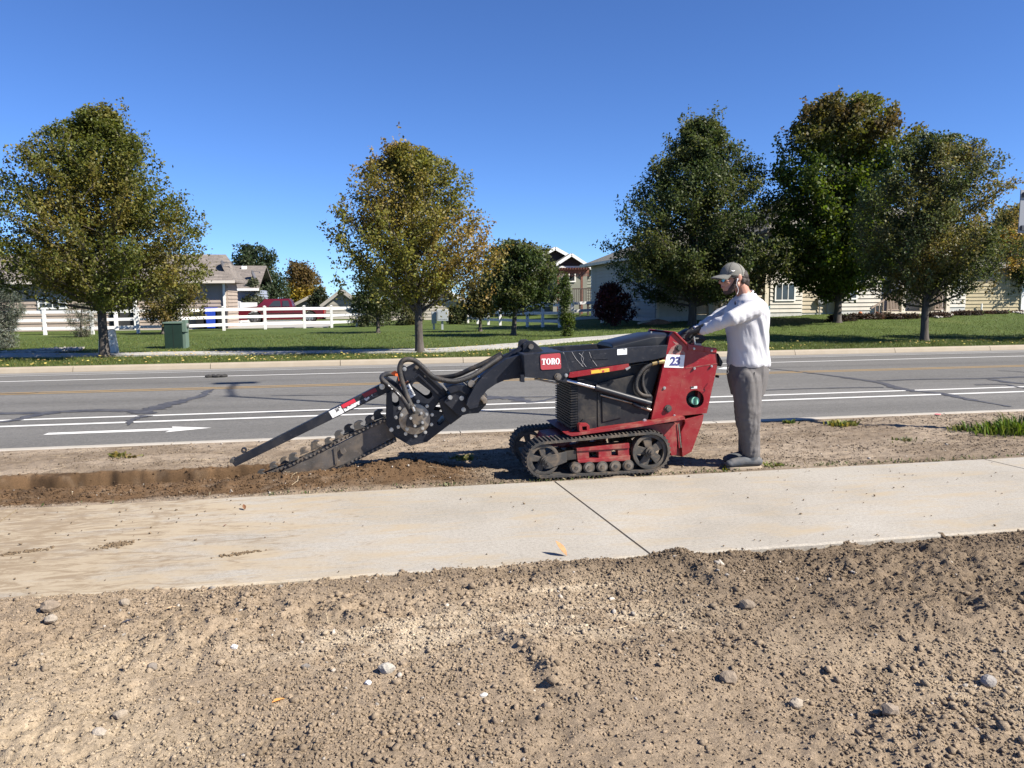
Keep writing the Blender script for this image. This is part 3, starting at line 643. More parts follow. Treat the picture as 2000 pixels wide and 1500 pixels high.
def tree(name, label, base_px, rows, trunk_r, nl, nt_, lpt, leaf, colf, group=None, crown_base=None, rise=(.35, .75), spread=.09, seed=1, Y=None, asp=.62, lean=0.0, drop=.35, fork=True, twig=(.3, .75), needle=False, inner=.0, gap=0.0, wide=1.06):
    rr = random.Random(seed); g = ground(*base_px)
    if Y is not None: g = np.array([onY(*base_px, Y)[0], Y, lz(onY(*base_px, Y)[0], Y)])
    g[2] = lz(g[0], g[1]) - .03
    rows = [(rows[0][0] - 7, *rows[0][1:])] + list(rows[1:-1]) + [(rows[-1][0] + 7, *rows[-1][1:])]
    R_ = np.array([[onY(l, y, g[1])[2], onY(l, y, g[1])[0], onY(r_, y, g[1])[0]] for y, l, r_ in rows])[::-1]
    zz, xl, xr = R_[:, 0], R_[:, 1], R_[:, 2]; z0, z1 = zz[0], zz[-1]; hx = .5 * (xr - xl); cx_ = .5 * (xr + xl); xl, xr = cx_ - hx * wide, cx_ + hx * wide
    def env(z): return np.interp(z, zz, xl), np.interp(z, zz, xr)
    t = thing(name, label, 'tree', tuple(g), group)
    # trunk
    tb = MB(); tp = []; top = z1 - .06 * (z1 - z0); cxt = .5 * sum(env(top))
    def trunk_at(z):
        u = np.clip((z - g[2]) / (top - g[2]), 0, 1); uu = u ** 1.6
        return np.array([g[0] + (cxt - g[0]) * uu + .04 * math.sin(z * 1.9 + seed) * min(1, u * 4), g[1] + .05 * math.sin(z * 1.3 + 2 * seed) * u, z])
    N_ = 16; tr = []
    for k in range(N_):
        u = k / (N_ - 1); z = g[2] + (top - g[2]) * u; tp.append(trunk_at(z)); tr.append(trunk_r * ((1 - u) ** .8 * .93 + .03) * (1.0 + .55 * max(0, 1 - u * 22)))
    tp.insert(1, trunk_at(g[2] + .12)); tr.insert(1, trunk_r * 1.08); tr[0] = trunk_r * 1.45
    tb.tube(tp, tr, 12)
    pts = []
    cb = z0 if crown_base is None else crown_base
    for i in range(nl):
        u = (i + rr.uniform(0, .9)) / nl; zs = cb - .05 * (z1 - z0) * (1 - u) + (z1 - cb) * .88 * u ** 1.45; zs = max(zs, g[2] + .5 * (cb - g[2]))
        az = i * 2.399963 + rr.uniform(-.35, .35); ca, sa = math.cos(az), math.sin(az)
        rs = rr.uniform(*rise); ze = zs; rad = .5
        for _ in range(5):
            l, r_ = env(min(max(ze, z0 + .02 * (z1 - z0)), z1)); c = .5 * (l + r_); hw = .5 * (r_ - l)
            s = trunk_at(zs); tx = c + ca * hw * 1.02 - s[0]; ty = sa * hw * .92; rad = math.hypot(tx, ty); ze = min(zs + rs * rad + .0, z1 - .02)
        f = rr.uniform(.60, 1.0); s = trunk_at(zs)
        e = np.array([s[0] + tx * f, g[1] + ty * f, zs + (ze - zs) * f])
        while f > .3:                                   # keep the limb inside the crown outline
            l, r_ = env(e[2]); hw = .5 * (r_ - l)
            if ((e[0] - .5 * (l + r_)) / max(hw, .05)) ** 2 + ((e[1] - g[1]) / max(hw, .05)) ** 2 < .95 and e[2] < z1: break
            f -= .08; e = np.array([s[0] + tx * f, g[1] + ty * f, zs + (ze - zs) * f])
        mid = s * .5 + e * .5 + np.array([0, 0, -.06 * rad + .10 * rad * rr.uniform(-.5, 1)]) + np.array([rr.uniform(-.06, .06) * rad for _ in range(3)])
        path = catmull([s, mid, e], 5); r0 = trunk_r * (.42 * (1 - u) + .13)
        if not needle or True: tb.tube(path, [max(.005, .55 * r0 * (1 - .85 * k / (len(path) - 1))) for k in range(len(path))], 5, cap=False)
        P_ = np.array(path); ln = np.linalg.norm(e - s)
        for j in range(nt_):
            q = rr.uniform(.04, 1.0) ** .7; k = q * (len(P_) - 1); k0 = int(min(k, len(P_) - 2)); p0 = P_[k0] + (P_[k0 + 1] - P_[k0]) * (k - k0)
            d = (e - s) / (ln + 1e-9) * rr.uniform(.2, 1.0) + np.array([rr.gauss(0, .55), rr.gauss(0, .55), rr.gauss(.28, .42)])
            d /= np.linalg.norm(d); tl = rr.uniform(*twig) * min(1.0, .35 + ln * .4)
            p1 = p0 + d * tl
            l, r_ = env(p1[2]); hw = max(.05, .5 * (r_ - l))
            if j % 3 == 0 and ((p1[0] - .5 * (l + r_)) / hw) ** 2 + ((p1[1] - g[1]) / hw) ** 2 < 1 and p1[2] < z1: tb.tube([p0, (p0 + p1) / 2 + np.array([0, 0, .02]), p1], [.012, .008, .004], 3, cap=False)
            m_ = lpt; w_ = NPR.uniform(.1, 1.06, m_)[:, None]; pts.append(p0 + (p1 - p0) * w_ + NPR.standard_normal((m_, 3)) * spread * np.array([1, 1, .8]))
    if inner:
        pass
    P = np.concatenate(pts); l, r_ = env(P[:, 2]); c = .5 * (l + r_); hw = np.maximum(.5 * (r_ - l), .05)
    ins = ((P[:, 0] - c) / hw) ** 2 + ((P[:, 1] - g[1]) / (hw * .95)) ** 2
    lim = 1.14 + (.75 * n3(P, 1.5, seed) + .35 * n3(P, 4.5, seed + 2)) * np.clip(hw / 1.4, .25, 1)
    k = (ins < lim) & (P[:, 2] < z1 - .02 + .45 * n3(P, 2.2, seed + 4)) & (P[:, 2] > z0 - .25 + .25 * n3(P, 1.2, seed + 5))
    if gap: k &= n3(P, 2.6, seed + 9) > -.62 + gap
    P = P[k]
    tuft = []                                           # upright shoots that break the outline
    for i in range(int(nl * .42)):
        z = z0 + (z1 - z0) * rr.uniform(.10, .93); l, r_ = env(z); az = rr.choice((0, math.pi)) + rr.gauss(0, .9); hw = .5 * (r_ - l)
        p0 = np.array([.5 * (l + r_) + math.cos(az) * hw * .86, g[1] + math.sin(az) * hw * .8, z]); L2 = (z1 - z0) * rr.uniform(.05, .11)
        d = np.array([math.cos(az) * rr.uniform(.1, .7), math.sin(az) * .3, 1.0]); d /= np.linalg.norm(d); m_ = int(lpt * 2.2)
        w_ = NPR.uniform(-.6, 1, m_)[:, None]; tuft.append(p0 + d * L2 * w_ + NPR.standard_normal((m_, 3)) * spread * .95 * (1.2 - .85 * np.clip(w_, 0, 1)))
    P = np.concatenate([P] + tuft)
    u = np.clip((P[:, 2] - z0) / (z1 - z0), 0, 1); sx = (P[:, 0] - np.interp(P[:, 2], zz, .5 * (xl + xr))) / np.interp(P[:, 2], zz, .5 * (xr - xl) + .05)
    tb.build('trunk', m_bark, t, smooth=True)
    me = leaf_mesh('crown', P - ORG[t.name], leaf, colf(P, u, sx), drop, asp, m_needle if needle else None)
    link('crown', me, t); return t
def c_left(P, u, sx): return palette(P, (.098, .112, .021), (.175, .142, .032), .20 + 1.2 * n3(P, .7, 3) + .5 * n3(P, 4, 8))
def c_mid(P, u, sx): return palette(P, (.155, .155, .030), (.25, .170, .048), .14 + 1.2 * n3(P, .8, 13) + .75 * sst((sx - .15) / .8) * sst((.75 - u) / .4) + .3 * n3(P, 4, 18))
def c_t1(P, u, sx): return palette(P, (.056, .078, .024), (.10, .108, .030), .3 + 1.2 * n3(P, .9, 23))
def c_maple(P, u, sx):
    c = palette(P, (.066, .098, .016), (.115, .150, .020), .3 + 1.3 * n3(P, .9, 33) + .5 * sst((sx - .0) / .8)); f = (np.clip(sst((u - .62) / .25) * (.75 + 1.1 * n3(P, 1.1, 35)), 0, 1) * .8)[:, None]
    return c * (1 - f) + np.array([.125, .075, .032]) * f
def c_right(P, u, sx): return palette(P, (.072, .092, .030), (.26, .19, .052), 1.25 * sst((sx - .30) / .6) * sst((.95 - u) / .5) + .10 + .7 * n3(P, 1.0, 43))
def c_const(a, b_, s=1.2, sd=5, o=.3): return lambda P, u, sx: palette(P, a, b_, o + 1.3 * n3(P, s, sd))
tree('linden_tree', 'broad olive green and brown linden tree at the left, beside the white stone marker', (205, 697),
     [(192, 180, 208), (212, 160, 222), (240, 128, 250), (268, 84, 272), (300, 46, 298), (330, 20, 335), (360, 5, 350), (390, -20, 378), (420, -40, 402), (450, -60, 408), (480, -70, 408), (510, -70, 404), (540, -60, 402), (560, -30, 402), (580, 10, 395), (600, 120, 390), (612, 300, 380)],
     .135, 108, 26, 30, .082, c_left, seed=3, crown_base=onY(205, 590, 22.5)[2], group='street trees', rise=(.25, .65))
tree('linden_tree', 'yellowing linden tree with browner leaves on its right, behind the trencher', (820, 688),
     [(272, 762, 776), (295, 748, 838), (318, 728, 880), (345, 690, 914), (370, 678, 930), (400, 672, 937), (440, 640, 955), (470, 634, 968), (500, 632, 982), (530, 638, 987), (560, 640, 982), (585, 680, 962), (600, 700, 930), (614, 770, 870)],
     .125, 84, 22, 27, .085, c_mid, seed=11, crown_base=onY(820, 598, 21.7)[2], group='street trees', rise=(.45, .95), gap=.12)
tree('linden_tree', 'tall dense dark green conical tree right behind the capped man', (1352, 641),
     [(210, 1368, 1382), (240, 1346, 1396), (270, 1326, 1430), (310, 1296, 1458), (345, 1252, 1485), (380, 1222, 1500), (420, 1203, 1518), (470, 1195, 1530), (520, 1195, 1536), (550, 1212, 1532), (575, 1245, 1500), (595, 1265, 1450)],
     .19, 110, 25, 31, .125, c_t1, seed=21, crown_base=onY(1352, 580, 33)[2], group='street trees', rise=(.25, .6), spread=.13, twig=(.4, 1.0), wide=1.09)
tree('maple_tree', 'tallest tree, maple with reddish brown top and bright green lower leaves', (1635, 643),
     [(176, 1630, 1650), (200, 1588, 1706), (240, 1562, 1746), (270, 1532, 1775), (300, 1505, 1765), (340, 1503, 1735), (380, 1502, 1740), (430, 1512, 1756), (480, 1520, 1764), (520, 1530, 1756), (550, 1552, 1736), (575, 1580, 1700)],
     .16, 104, 23, 29, .14, c_maple, seed=31, crown_base=onY(1635, 575, 31)[2], group='street trees', rise=(.55, 1.1), spread=.12, asp=.8, twig=(.4, 1.0), gap=.03)
tree('linden_tree', 'dark green street tree turning golden on its right side, nearest the kerb on the right', (1805, 665),
     [(260, 1800, 1816), (280, 1782, 1900), (310, 1742, 1920), (345, 1722, 1932), (380, 1700, 1956), (430, 1690, 1966), (480, 1690, 1985), (520, 1702, 1990), (550, 1712, 1982), (575, 1742, 1930), (592, 1775, 1855)],
     .13, 94, 24, 28, .09, c_right, seed=41, crown_base=onY(1805, 585, 22.3)[2], group='street trees', rise=(.4, .95), spread=.09)
tree('linden_tree', 'green street tree just outside the right edge, shading the far lawn', (2290, 662),
     [(255, 2280, 2300), (310, 2220, 2380), (380, 2170, 2420), (460, 2150, 2440), (530, 2160, 2430), (580, 2210, 2380)],
     .13, 60, 16, 16, .14, c_t1, seed=45, crown_base=onY(2290, 585, 22.3)[2], group='street trees', rise=(.4, .95), spread=.12)
# smaller and farther trees
tree('small_tree', 'small round green tree in front of the middle rail fence', (1003, 655),
     [(476, 995, 1030), (490, 972, 1062), (510, 960, 1082), (535, 955, 1092), (560, 950, 1097), (585, 955, 1092), (605, 965, 1075), (618, 980, 1040)],
     .11, 44, 15, 24, .12, c_const((.055, .08, .022), (.12, .115, .035), .8, 53), seed=51, crown_base=onY(1003, 605, 30)[2], spread=.12)
tree('small_tree', 'slim small tree under the left half of the yellowing linden', (738, 650), [(545, 700, 775), (570, 680, 800), (595, 680, 800), (612, 700, 780)], .09, 24, 12, 20, .12, c_const((.05, .065, .02), (.085, .085, .025)), seed=52, spread=.12)
tree('small_tree', 'slim small tree under the right half of the yellowing linden', (938, 647), [(550, 905, 965), (575, 895, 975), (600, 900, 972), (612, 915, 960)], .08, 22, 12, 20, .12, c_const((.05, .06, .02), (.10, .085, .03)), seed=56, spread=.12)
tree('crabapple_tree', 'low crabapple with olive leaves behind the green utility cabinet', (318, 652), [(560, 300, 395), (580, 280, 405), (600, 270, 405), (618, 280, 395), (632, 300, 360)], .09, 26, 13, 20, .11, c_const((.095, .095, .022), (.16, .11, .03), .8, 57), seed=58, spread=.11, rise=(.5, 1.0))
tree('pine_sapling', 'thin sparse pine sapling in front of the left rail fence', (160, 658), [(592, 152, 168), (606, 132, 188), (622, 128, 194), (640, 136, 188), (650, 146, 176)], .05, 22, 8, 16, .14, c_const((.10, .105, .065), (.15, .145, .10)), seed=61, spread=.06, asp=.12, needle=True, rise=(.1, .4))
tree('spruce_tree', 'blue grey spruce at the left edge of the lawn', (-14, 680), [(548, -22, 8), (580, -62, 40), (610, -80, 44), (640, -86, 34), (664, -80, 32), (678, -80, 30)], .09, 60, 16, 26, .12, c_const((.075, .09, .065), (.13, .145, .11)), seed=63, spread=.06, asp=.14, needle=True, rise=(-.1, .35))
tree('dark_tree', 'dark green tree behind the grey shingle roof', (510, 624), [(482, 480, 500), (492, 462, 528), (515, 455, 538), (540, 455, 550), (565, 462, 565), (590, 470, 575), (606, 480, 560)], .2, 44, 15, 22, .22, c_const((.035, .055, .025), (.06, .08, .035)), seed=71, Y=66, spread=.25, twig=(.6, 1.4))
tree('autumn_tree', 'small golden yellow tree with brown top in the distance', (590, 622), [(516, 574, 588), (530, 560, 610), (550, 556, 624), (575, 556, 632), (597, 562, 628), (606, 570, 620)], .16, 44, 14, 20, .22, lambda P, u, sx: palette(P, (.32, .235, .03), (.12, .085, .03), 1.4 * sst((u - .35) / .35) + .7 * n3(P, .7, 73)), seed=73, Y=72, spread=.25, twig=(.6, 1.3))
tree('red_leaf_tree', 'small dark red plum tree before the right hand rail fence', (1196, 636), [(560, 1180, 1206), (578, 1168, 1225), (598, 1160, 1238), (614, 1162, 1238), (622, 1180, 1222)], .08, 26, 13, 22, .12, c_const((.045, .018, .017), (.11, .026, .03)), seed=75, spread=.10, gap=.36)
tree('back_tree', 'dark tree at the far right behind the golden sided tree', (1963, 624), [(404, 1976, 1996), (425, 1958, 2030), (460, 1945, 2055), (500, 1935, 2065), (540, 1932, 2065), (566, 1945, 2050), (580, 1960, 2020)], .19, 50, 16, 24, .15, c_const((.035, .055, .018), (.065, .075, .025)), seed=77, spread=.15, twig=(.4, 1.0), rise=(.6, 1.1))
tree('back_tree', 'dark stout tree in the planting bed, half hidden behind the golden sided tree', (1778, 622), [(420, 1745, 1800), (460, 1715, 1840), (500, 1700, 1850), (540, 1705, 1845), (570, 1725, 1830), (588, 1745, 1810)], .22, 44, 15, 22, .15, c_const((.032, .05, .016), (.055, .066, .02)), seed=79, spread=.15, twig=(.4, 1.0))
tree('tall_shrub_tree', 'leafy tree rising above the roofs behind the small round tree', (985, 610), [(474, 970, 1000), (492, 950, 1030), (520, 940, 1050), (560, 940, 1050), (590, 945, 1045)], .2, 30, 13, 20, .24, c_const((.05, .07, .022), (.09, .10, .03)), seed=81, Y=58, spread=.25, twig=(.6, 1.3))
def shrub(name, label, cat, base_px, rows, n, leaf, colf, Y=None, group=None, seed=1, needle=False, stems=7, depth=.8, asp=.62, material=None):
    rr = random.Random(seed); g = ground(*base_px)
    if Y is not None: x = onY(*base_px, Y)[0]; g = np.array([x, Y, 0.])
    g[2] = lz(g[0], g[1]) - .02
    R_ = np.array([[onY(l, y, g[1])[2], onY(l, y, g[1])[0], onY(r_, y, g[1])[0]] for y, l, r_ in rows])[::-1]
    zz, xl, xr = R_[:, 0], R_[:, 1], R_[:, 2]; t = thing(name, label, cat, tuple(g), group)
    nc = max(24, n // 90); C_ = []
    while len(C_) < nc:
        z = rr.uniform(max(zz[0], g[2] + .05), zz[-1]); l = np.interp(z, zz, xl); r_ = np.interp(z, zz, xr); a = rr.uniform(0, 6.283); q = rr.uniform(.35, 1.0)
        C_.append(((l + r_) / 2 + math.cos(a) * q * (r_ - l) / 2 * .95, g[1] + math.sin(a) * q * (r_ - l) / 2 * depth, z))
    C_ = np.array(C_); sp = .35 * math.sqrt((xr - xl).max() * (zz[-1] - zz[0]) / math.sqrt(nc)) * .6
    P = C_[NPR.integers(0, nc, n)] + NPR.standard_normal((n, 3)) * sp; P = P[(P[:, 2] > g[2] + .01) & (P[:, 2] < zz[-1] + sp)]
    l = np.interp(P[:, 2], zz, xl); r_ = np.interp(P[:, 2], zz, xr); hw = np.maximum((r_ - l) / 2, .05); P = P[(((P[:, 0] - (l + r_) / 2) / hw) ** 2 + ((P[:, 1] - g[1]) / (hw * max(depth, .3))) ** 2) < 1.12]
    u = np.clip((P[:, 2] - zz[0]) / (zz[-1] - zz[0]), 0, 1)
    tb = MB()
    for k in range(stems):
        e = C_[rr.randrange(nc)]; b0 = np.array([g[0] + rr.uniform(-.12, .12) * (xr - xl).max(), g[1] + rr.uniform(-.1, .1), g[2] - .03]); tb.tube([b0, (b0 + e) / 2 + np.array([0, 0, .1]), e], [.022, .014, .006], 4, cap=False)
    tb.build('stem', m_bark, t); link('foliage', leaf_mesh('foliage', P - ORG[t.name], leaf, colf(P, u, u * 0), .2, asp, material or (m_needle if needle else None)), t); return t
shrub('arborvitae', 'narrow bright green arborvitae cone between the two rail fences', 'shrub', (1106, 656), [(536, 1102, 1108), (556, 1096, 1114), (585, 1093, 1119), (615, 1091, 1122), (640, 1093, 1122), (655, 1098, 1118)], 6500, .10, c_const((.07, .10, .016), (.045, .07, .014)), seed=3, asp=.3)
shrub('garden_shrub', 'big grey green shrub at the right end of the left rail fence', 'shrub', (715, 641), [(578, 690, 740), (595, 678, 760), (615, 676, 765), (640, 685, 760)], 4500, .12, c_const((.06, .075, .03), (.10, .11, .05)), Y=44, seed=4)
shrub('garden_shrub', 'wide leafy shrub between the two slim small trees', 'shrub', (785, 640), [(585, 765, 810), (600, 752, 830), (620, 750, 832), (639, 758, 825)], 4500, .12, c_const((.06, .075, .025), (.105, .10, .04)), Y=46, seed=5)
shrub('garden_shrub', 'dark round shrub beside the grey meter boxes', 'shrub', (888, 641), [(596, 880, 900), (612, 872, 912), (640, 874, 912)], 3500, .12, c_const((.055, .07, .025), (.09, .095, .035)), Y=45, seed=6)
shrub('garden_shrub', 'dark climbing shrub against the small grey gabled house', 'shrub', (622, 622), [(560, 618, 630), (580, 604, 640), (600, 600, 645), (622, 604, 645)], 3000, .2, c_const((.03, .045, .02), (.06, .07, .03)), Y=64, seed=7)
shrub('garden_shrub', 'light green shrub in front of the blue grey wall', 'shrub', (492, 622), [(548, 486, 504), (565, 478, 512), (590, 470, 520), (620, 470, 520)], 3500, .18, c_const((.07, .085, .045), (.11, .12, .07)), Y=58, seed=8)
for k, (px0, px1, py, top, sd, lab) in enumerate(((1612, 1672, 642, 619, 21, 'dark barberry hedge bush left of the maple trunk'), (1650, 1735, 640, 617, 22, 'dark barberry hedge bush right of the maple trunk'), (1718, 1800, 639, 617, 23, 'brownish hedge bush under the stout bed tree'),
        (1796, 1862, 637, 614, 24, 'reddish barberry bush just right of the golden sided tree trunk'), (1852, 1925, 634, 611, 25, 'dark hedge bush above the white edging stones'), (1915, 1975, 632, 611, 26, 'dark hedge bush at the foot of the far right tree'), (1968, 2040, 630, 611, 27, 'reddish hedge bush at the right edge of the photo'))):
    shrub('hedge_bush', lab, 'bush', ((px0 + px1) / 2, py), [(top, px0 + 8, px1 - 8), (top + 6, px0, px1), (py, px0, px1)], 3600, .085, c_const((.035, .026, .018), (.085, .05, .035), 1.5, 91 + k), group='barberry hedge', seed=sd, depth=.45)
# ================================================================== FENCES, HOUSES, YARD THINGS
m_vinyl = mat('white_vinyl', (.66, .66, .65), .5, col2=(.60, .60, .58), cs=4)
def wz(x, y): return lz(x, y)
def post_mesh(name, h, w_):
    b = MB(); b.box(-w_ / 2, w_ / 2, -w_ / 2, w_ / 2, -.3, h); k = w_ / 2 + .012
    b.add([(-k, -k, h), (k, -k, h), (k, k, h), (-k, k, h), (-k, -k, h + .02), (k, -k, h + .02), (k, k, h + .02), (-k, k, h + .02), (0, 0, h + .06)],
          [(3, 2, 1, 0), (0, 1, 5, 4), (1, 2, 6, 5), (2, 3, 7, 6), (3, 0, 4, 7), (4, 5, 8), (5, 6, 8), (6, 7, 8), (7, 4, 8)])
    o = b.build(name, m_vinyl); me = o.data; bpy.data.objects.remove(o); return me
PM = post_mesh('post', 1.18, .13)
def rail_fence(label, P, hs=(.30, .68, 1.06), rh=.14, skip=()):
    """P: list of ground points of the posts"""
    f = thing('rail_fence', label, 'fence', tuple(P[0]), 'white rail fences')
    for p in P: link('post', PM, f, p)
    for k in range(len(P) - 1):
        if k in skip: continue
        for h in hs:
            b = MB(); b.obox(np.array(P[k]) + (0, 0, h), np.array(P[k + 1]) + (0, 0, h), .045, rh); b.build('rail', m_vinyl, f)
    return f
def gp(px, py, Y=None):
    p = ground(px, py) if Y is None else onY(px, py or 632, Y); return (p[0], p[1], wz(p[0], p[1]))
rail_fence('long white three rail fence in front of the pickup and tan house',
           [gp(x, 0, y) for x, y in ((-95, 38.8), (-5, 38.9), (87, 39.0), (180, 39.1), (269, 39.3), (353, 40.0), (437, 41.2), (518, 42.1), (595, 42.9), (648, 43.4), (697, 44.0), (748, 44.6))])
rail_fence('short white rail fence behind the small round tree', [gp(x, 0, y) for x, y in ((1093, 35.2), (1060, 36.4), (1030, 37.7), (1004, 39.2), (977, 40.8), (954, 42.4), (933, 44.2), (914, 46))])
rail_fence('white rail fence section right of the arborvitae, ending at the cream house', [gp(x, 0, y) for x, y in ((1118, 37.8), (1176, 38.0), (1248, 38.2))])
# tall white panel fence by the pickup
pf = thing('panel_fence', 'solid white vinyl privacy fence left of the dark red pickup', 'fence', gp(436, 0, 54.6))
x0 = gp(436, 0, 54.6)[0]
for k in range(2):
    b = MB(); b.box(x0 + k * 1.15 + .04, x0 + 1.15 * (k + 1) - .04, 54.58, 54.63, .06, 1.48 - k * .1); b.build('panel', m_vinyl, pf)
    b = MB(); b.box(x0 + k * 1.15 - .04, x0 + k * 1.15 + .038, 54.55, 54.66, 0, 1.55 - k * .1); b.build('post', m_vinyl, pf)

# ---------- house kit
def mat_shingle(name, a, b_):
    m, nt, N, L, P = _nt(name); v = _coord(N, L, 'Object', (1, 1, 1)); br = N.new('ShaderNodeTexBrick'); L.new(v, br.inputs['Vector'])
    br.inputs['Scale'].default_value = 1.0; br.inputs['Brick Width'].default_value = .5; br.inputs['Row Height'].default_value = .13; br.inputs['Mortar Size'].default_value = .006
    br.inputs['Color1'].default_value = (*a, 1); br.inputs['Color2'].default_value = (*b_, 1); br.inputs['Mortar'].default_value = (a[0] * .4, a[1] * .4, a[2] * .4, 1)
    n = _noise(N, L, 3, 6, .7, v); r = _ramp(N, [(.3, .75), (.7, 1.25)]); L.new(n.outputs['Fac'], r.inputs['Fac'])
    L.new(_mix(N, L, 1.0, br.outputs['Color'], r.outputs['Color'], 'MULTIPLY'), P.inputs['Base Color']); P.inputs['Roughness'].default_value = .95
    b2 = N.new('ShaderNodeBump'); b2.inputs['Strength'].default_value = .5; b2.inputs['Distance'].default_value = .02; L.new(br.outputs['Fac'], b2.inputs['Height']); b2.invert = True; L.new(b2.outputs['Normal'], P.inputs['Normal']); return m
m_roof = mat_shingle('brown_shingles', (.135, .118, .105), (.19, .165, .145)); m_roofg = mat_shingle('grey_shingles', (.13, .125, .105), (.17, .16, .135))
m_trim = mat('white_trim', (.72, .72, .70), .6, col2=(.64, .64, .61), cs=3); m_creamtrim = mat('cream_trim', (.62, .56, .45), .65, col2=(.55, .5, .4), cs=3)
m_glass = mat('window_glass', (.03, .035, .04), .06, spec=.8); m_dark = mat('dark_interior', (.02, .02, .02), .8)
def siding_mat(name, c): return mat(name, c, .75, col2=tuple(v * .88 for v in c), cs=1.5, bump=.15, bs=12)
def board_mesh(L_, h, mt, axis):
    b = MB(); t0, t1 = .045, .004
    b.add([(0, -t0, 0), (L_, -t0, 0), (L_, 0, 0), (0, 0, 0), (0, -t1, h), (L_, -t1, h), (L_, 0, h), (0, 0, h)],
          [(3, 2, 1, 0), (4, 5, 6, 7), (0, 1, 5, 4), (1, 2, 6, 5), (2, 3, 7, 6), (3, 0, 4, 7)])
    o = b.build('board', mt); me = o.data; bpy.data.objects.remove(o); return me
def wall(house, p0, p1, z0, z1, mt, h=.19, base=None, gable=None):
    """clapboard wall from ground point p0 to p1 (outside on the right hand side going p0->p1 seen from above: towards -normal)"""
    p0 = np.array(p0[:2], float); p1 = np.array(p1[:2], float); d = p1 - p0; L_ = np.hypot(*d); d /= L_; ang = math.atan2(d[1], d[0]); nrm = np.array([-d[1], d[0]])
    b = MB(); q0 = p0 + nrm * .002; q1 = p1 + nrm * .002; r0 = p0 + nrm * .16; r1 = p1 + nrm * .16
    V = [(*q0, z0), (*q1, z0), (*r1, z0), (*r0, z0), (*q0, z1), (*q1, z1), (*r1, z1), (*r0, z1)]
    b.add(V, [(3, 2, 1, 0), (4, 5, 6, 7), (0, 1, 5, 4), (1, 2, 6, 5), (2, 3, 7, 6), (3, 0, 4, 7)]); w_ = b.build('wall', mt, house)
    me = board_mesh(L_, h, mt, ang); zs = z0 + (base or 0); n = int((z1 - zs) / h)
    for k in range(n):
        o = link('board', me, w_, (p0[0], p0[1], zs + k * h)); o.rotation_euler = (0, 0, ang)
    if base:
        b = MB(); o0 = p0 - nrm * .012; o1 = p1 - nrm * .012; b.add([(*o0, z0 - .3), (*o1, z0 - .3), (*o1, zs), (*o0, zs), (*q0, z0 - .3), (*q1, z0 - .3), (*q1, zs), (*q0, zs)], [(0, 1, 2, 3), (7, 6, 5, 4), (3, 2, 6, 7), (0, 4, 5, 1), (0, 3, 7, 4), (1, 5, 6, 2)])
        b.build('foundation', mat('foundation', (.42, .42, .40), .9, col2=(.5, .5, .48)), house)
    return w_
def window(house, x0, x1, y, z0, z1, cols=2, rows=2, fr=.09, trim=None):
    b = MB(); y1 = y - .05
    for a in ((x0, x0 + fr, z0, z1), (x1 - fr, x1, z0, z1), (x0 + fr, x1 - fr, z0, z0 + fr), (x0 + fr, x1 - fr, z1 - fr, z1)): b.box(a[0], a[1], y1, y + .02, a[2], a[3])
    f = b.build('window', trim or m_trim, house); b = MB(); b.box(x0 + fr, x1 - fr, y - .032, y - .02 + .01, z0 + fr, z1 - fr); b.build('pane', m_glass, f)
    b = MB()
    for c in range(1, cols): xx = x0 + fr + (x1 - x0 - 2 * fr) * c / cols; b.box(xx - .018, xx + .018, y - .046, y - .034, z0 + fr, z1 - fr)
    for r in range(1, rows): zz_ = z0 + fr + (z1 - z0 - 2 * fr) * r / rows; b.box(x0 + fr, x1 - fr, y - .0445, y - .0335, zz_ - .015, zz_ + .015)
    if cols > 1 or rows > 1: b.build('muntin', trim or m_trim, f)
    return f
def slope_roof(house, poly, thick, mt, name='roof'):
    b = MB(); n = len(poly); V = [tuple(p) for p in poly] + [(p[0], p[1], p[2] - thick) for p in poly]
    b.add(V, [tuple(range(n)), tuple(range(2 * n - 1, n - 1, -1))] + [(i, (i + 1) % n, n + (i + 1) % n, n + i) for i in range(n)]); return b.build(name, mt, house)
# ---------- tan house on the left
m_tan = siding_mat('tan_siding', (.30, .245, .20)); Yh = 44.0
xr = onY(442, 560, Yh)[0]; xl = -32.0; ze = onY(430, 549, Yh)[2]
H1 = thing('tan_house', 'single storey tan clapboard house with brown shingle roof behind the left tree', 'house', (-18, Yh, 0))
wall(H1, (xl, Yh), (xr, Yh), 0, ze, m_tan, .2); wall(H1, (xr, Yh + .17), (xr, Yh + 3.2), 0, ze, m_tan, .2)
zr = onY(441, 497, Yh + 1.6)[2]; xg = onY(441, 497, Yh + 1.6)[0]
slope_roof(H1, [(xl, Yh - .45, ze + .03), (xr + .45, Yh - .45, ze + .03), (xg, Yh + 1.6, zr), (xl, Yh + 1.6, zr)], .10, m_roof)
slope_roof(H1, [(xr + .45, Yh - .45, ze + .025), (xr + .45, Yh + 3.65, ze + .025), (xg, Yh + 1.6, zr - .005)], .10, m_roof)
slope_roof(H1, [(xl, Yh + 1.61, zr), (xg, Yh + 1.61, zr), (xr + .45, Yh + 3.65, ze + .02), (xl, Yh + 3.65, ze + .02)], .10, m_roof)
b = MB(); b.box(xl, xr + .52, Yh - .58, Yh - .46, ze - .12, ze + .02); b.build('gutter', mat('beige_gutter', (.55, .50, .44), .6), H1)
b = MB(); b.box(xr - .18, xr - .06, Yh - .12, Yh - .035, .1, ze - .1); b.build('downspout', m_trim, H1)
def xw(px, y=Yh, Z=1.5): return onY(px, 590, y)[0]
window(H1, xw(74), xw(132), Yh - .03, onY(0, 605, Yh)[2], onY(0, 580, Yh)[2], 4, 2)
b = MB(); b.box(xw(212), xw(262), Yh - .06, Yh - .03, 0.02, 1.95); d_ = b.build('garage_opening', m_dark, H1)
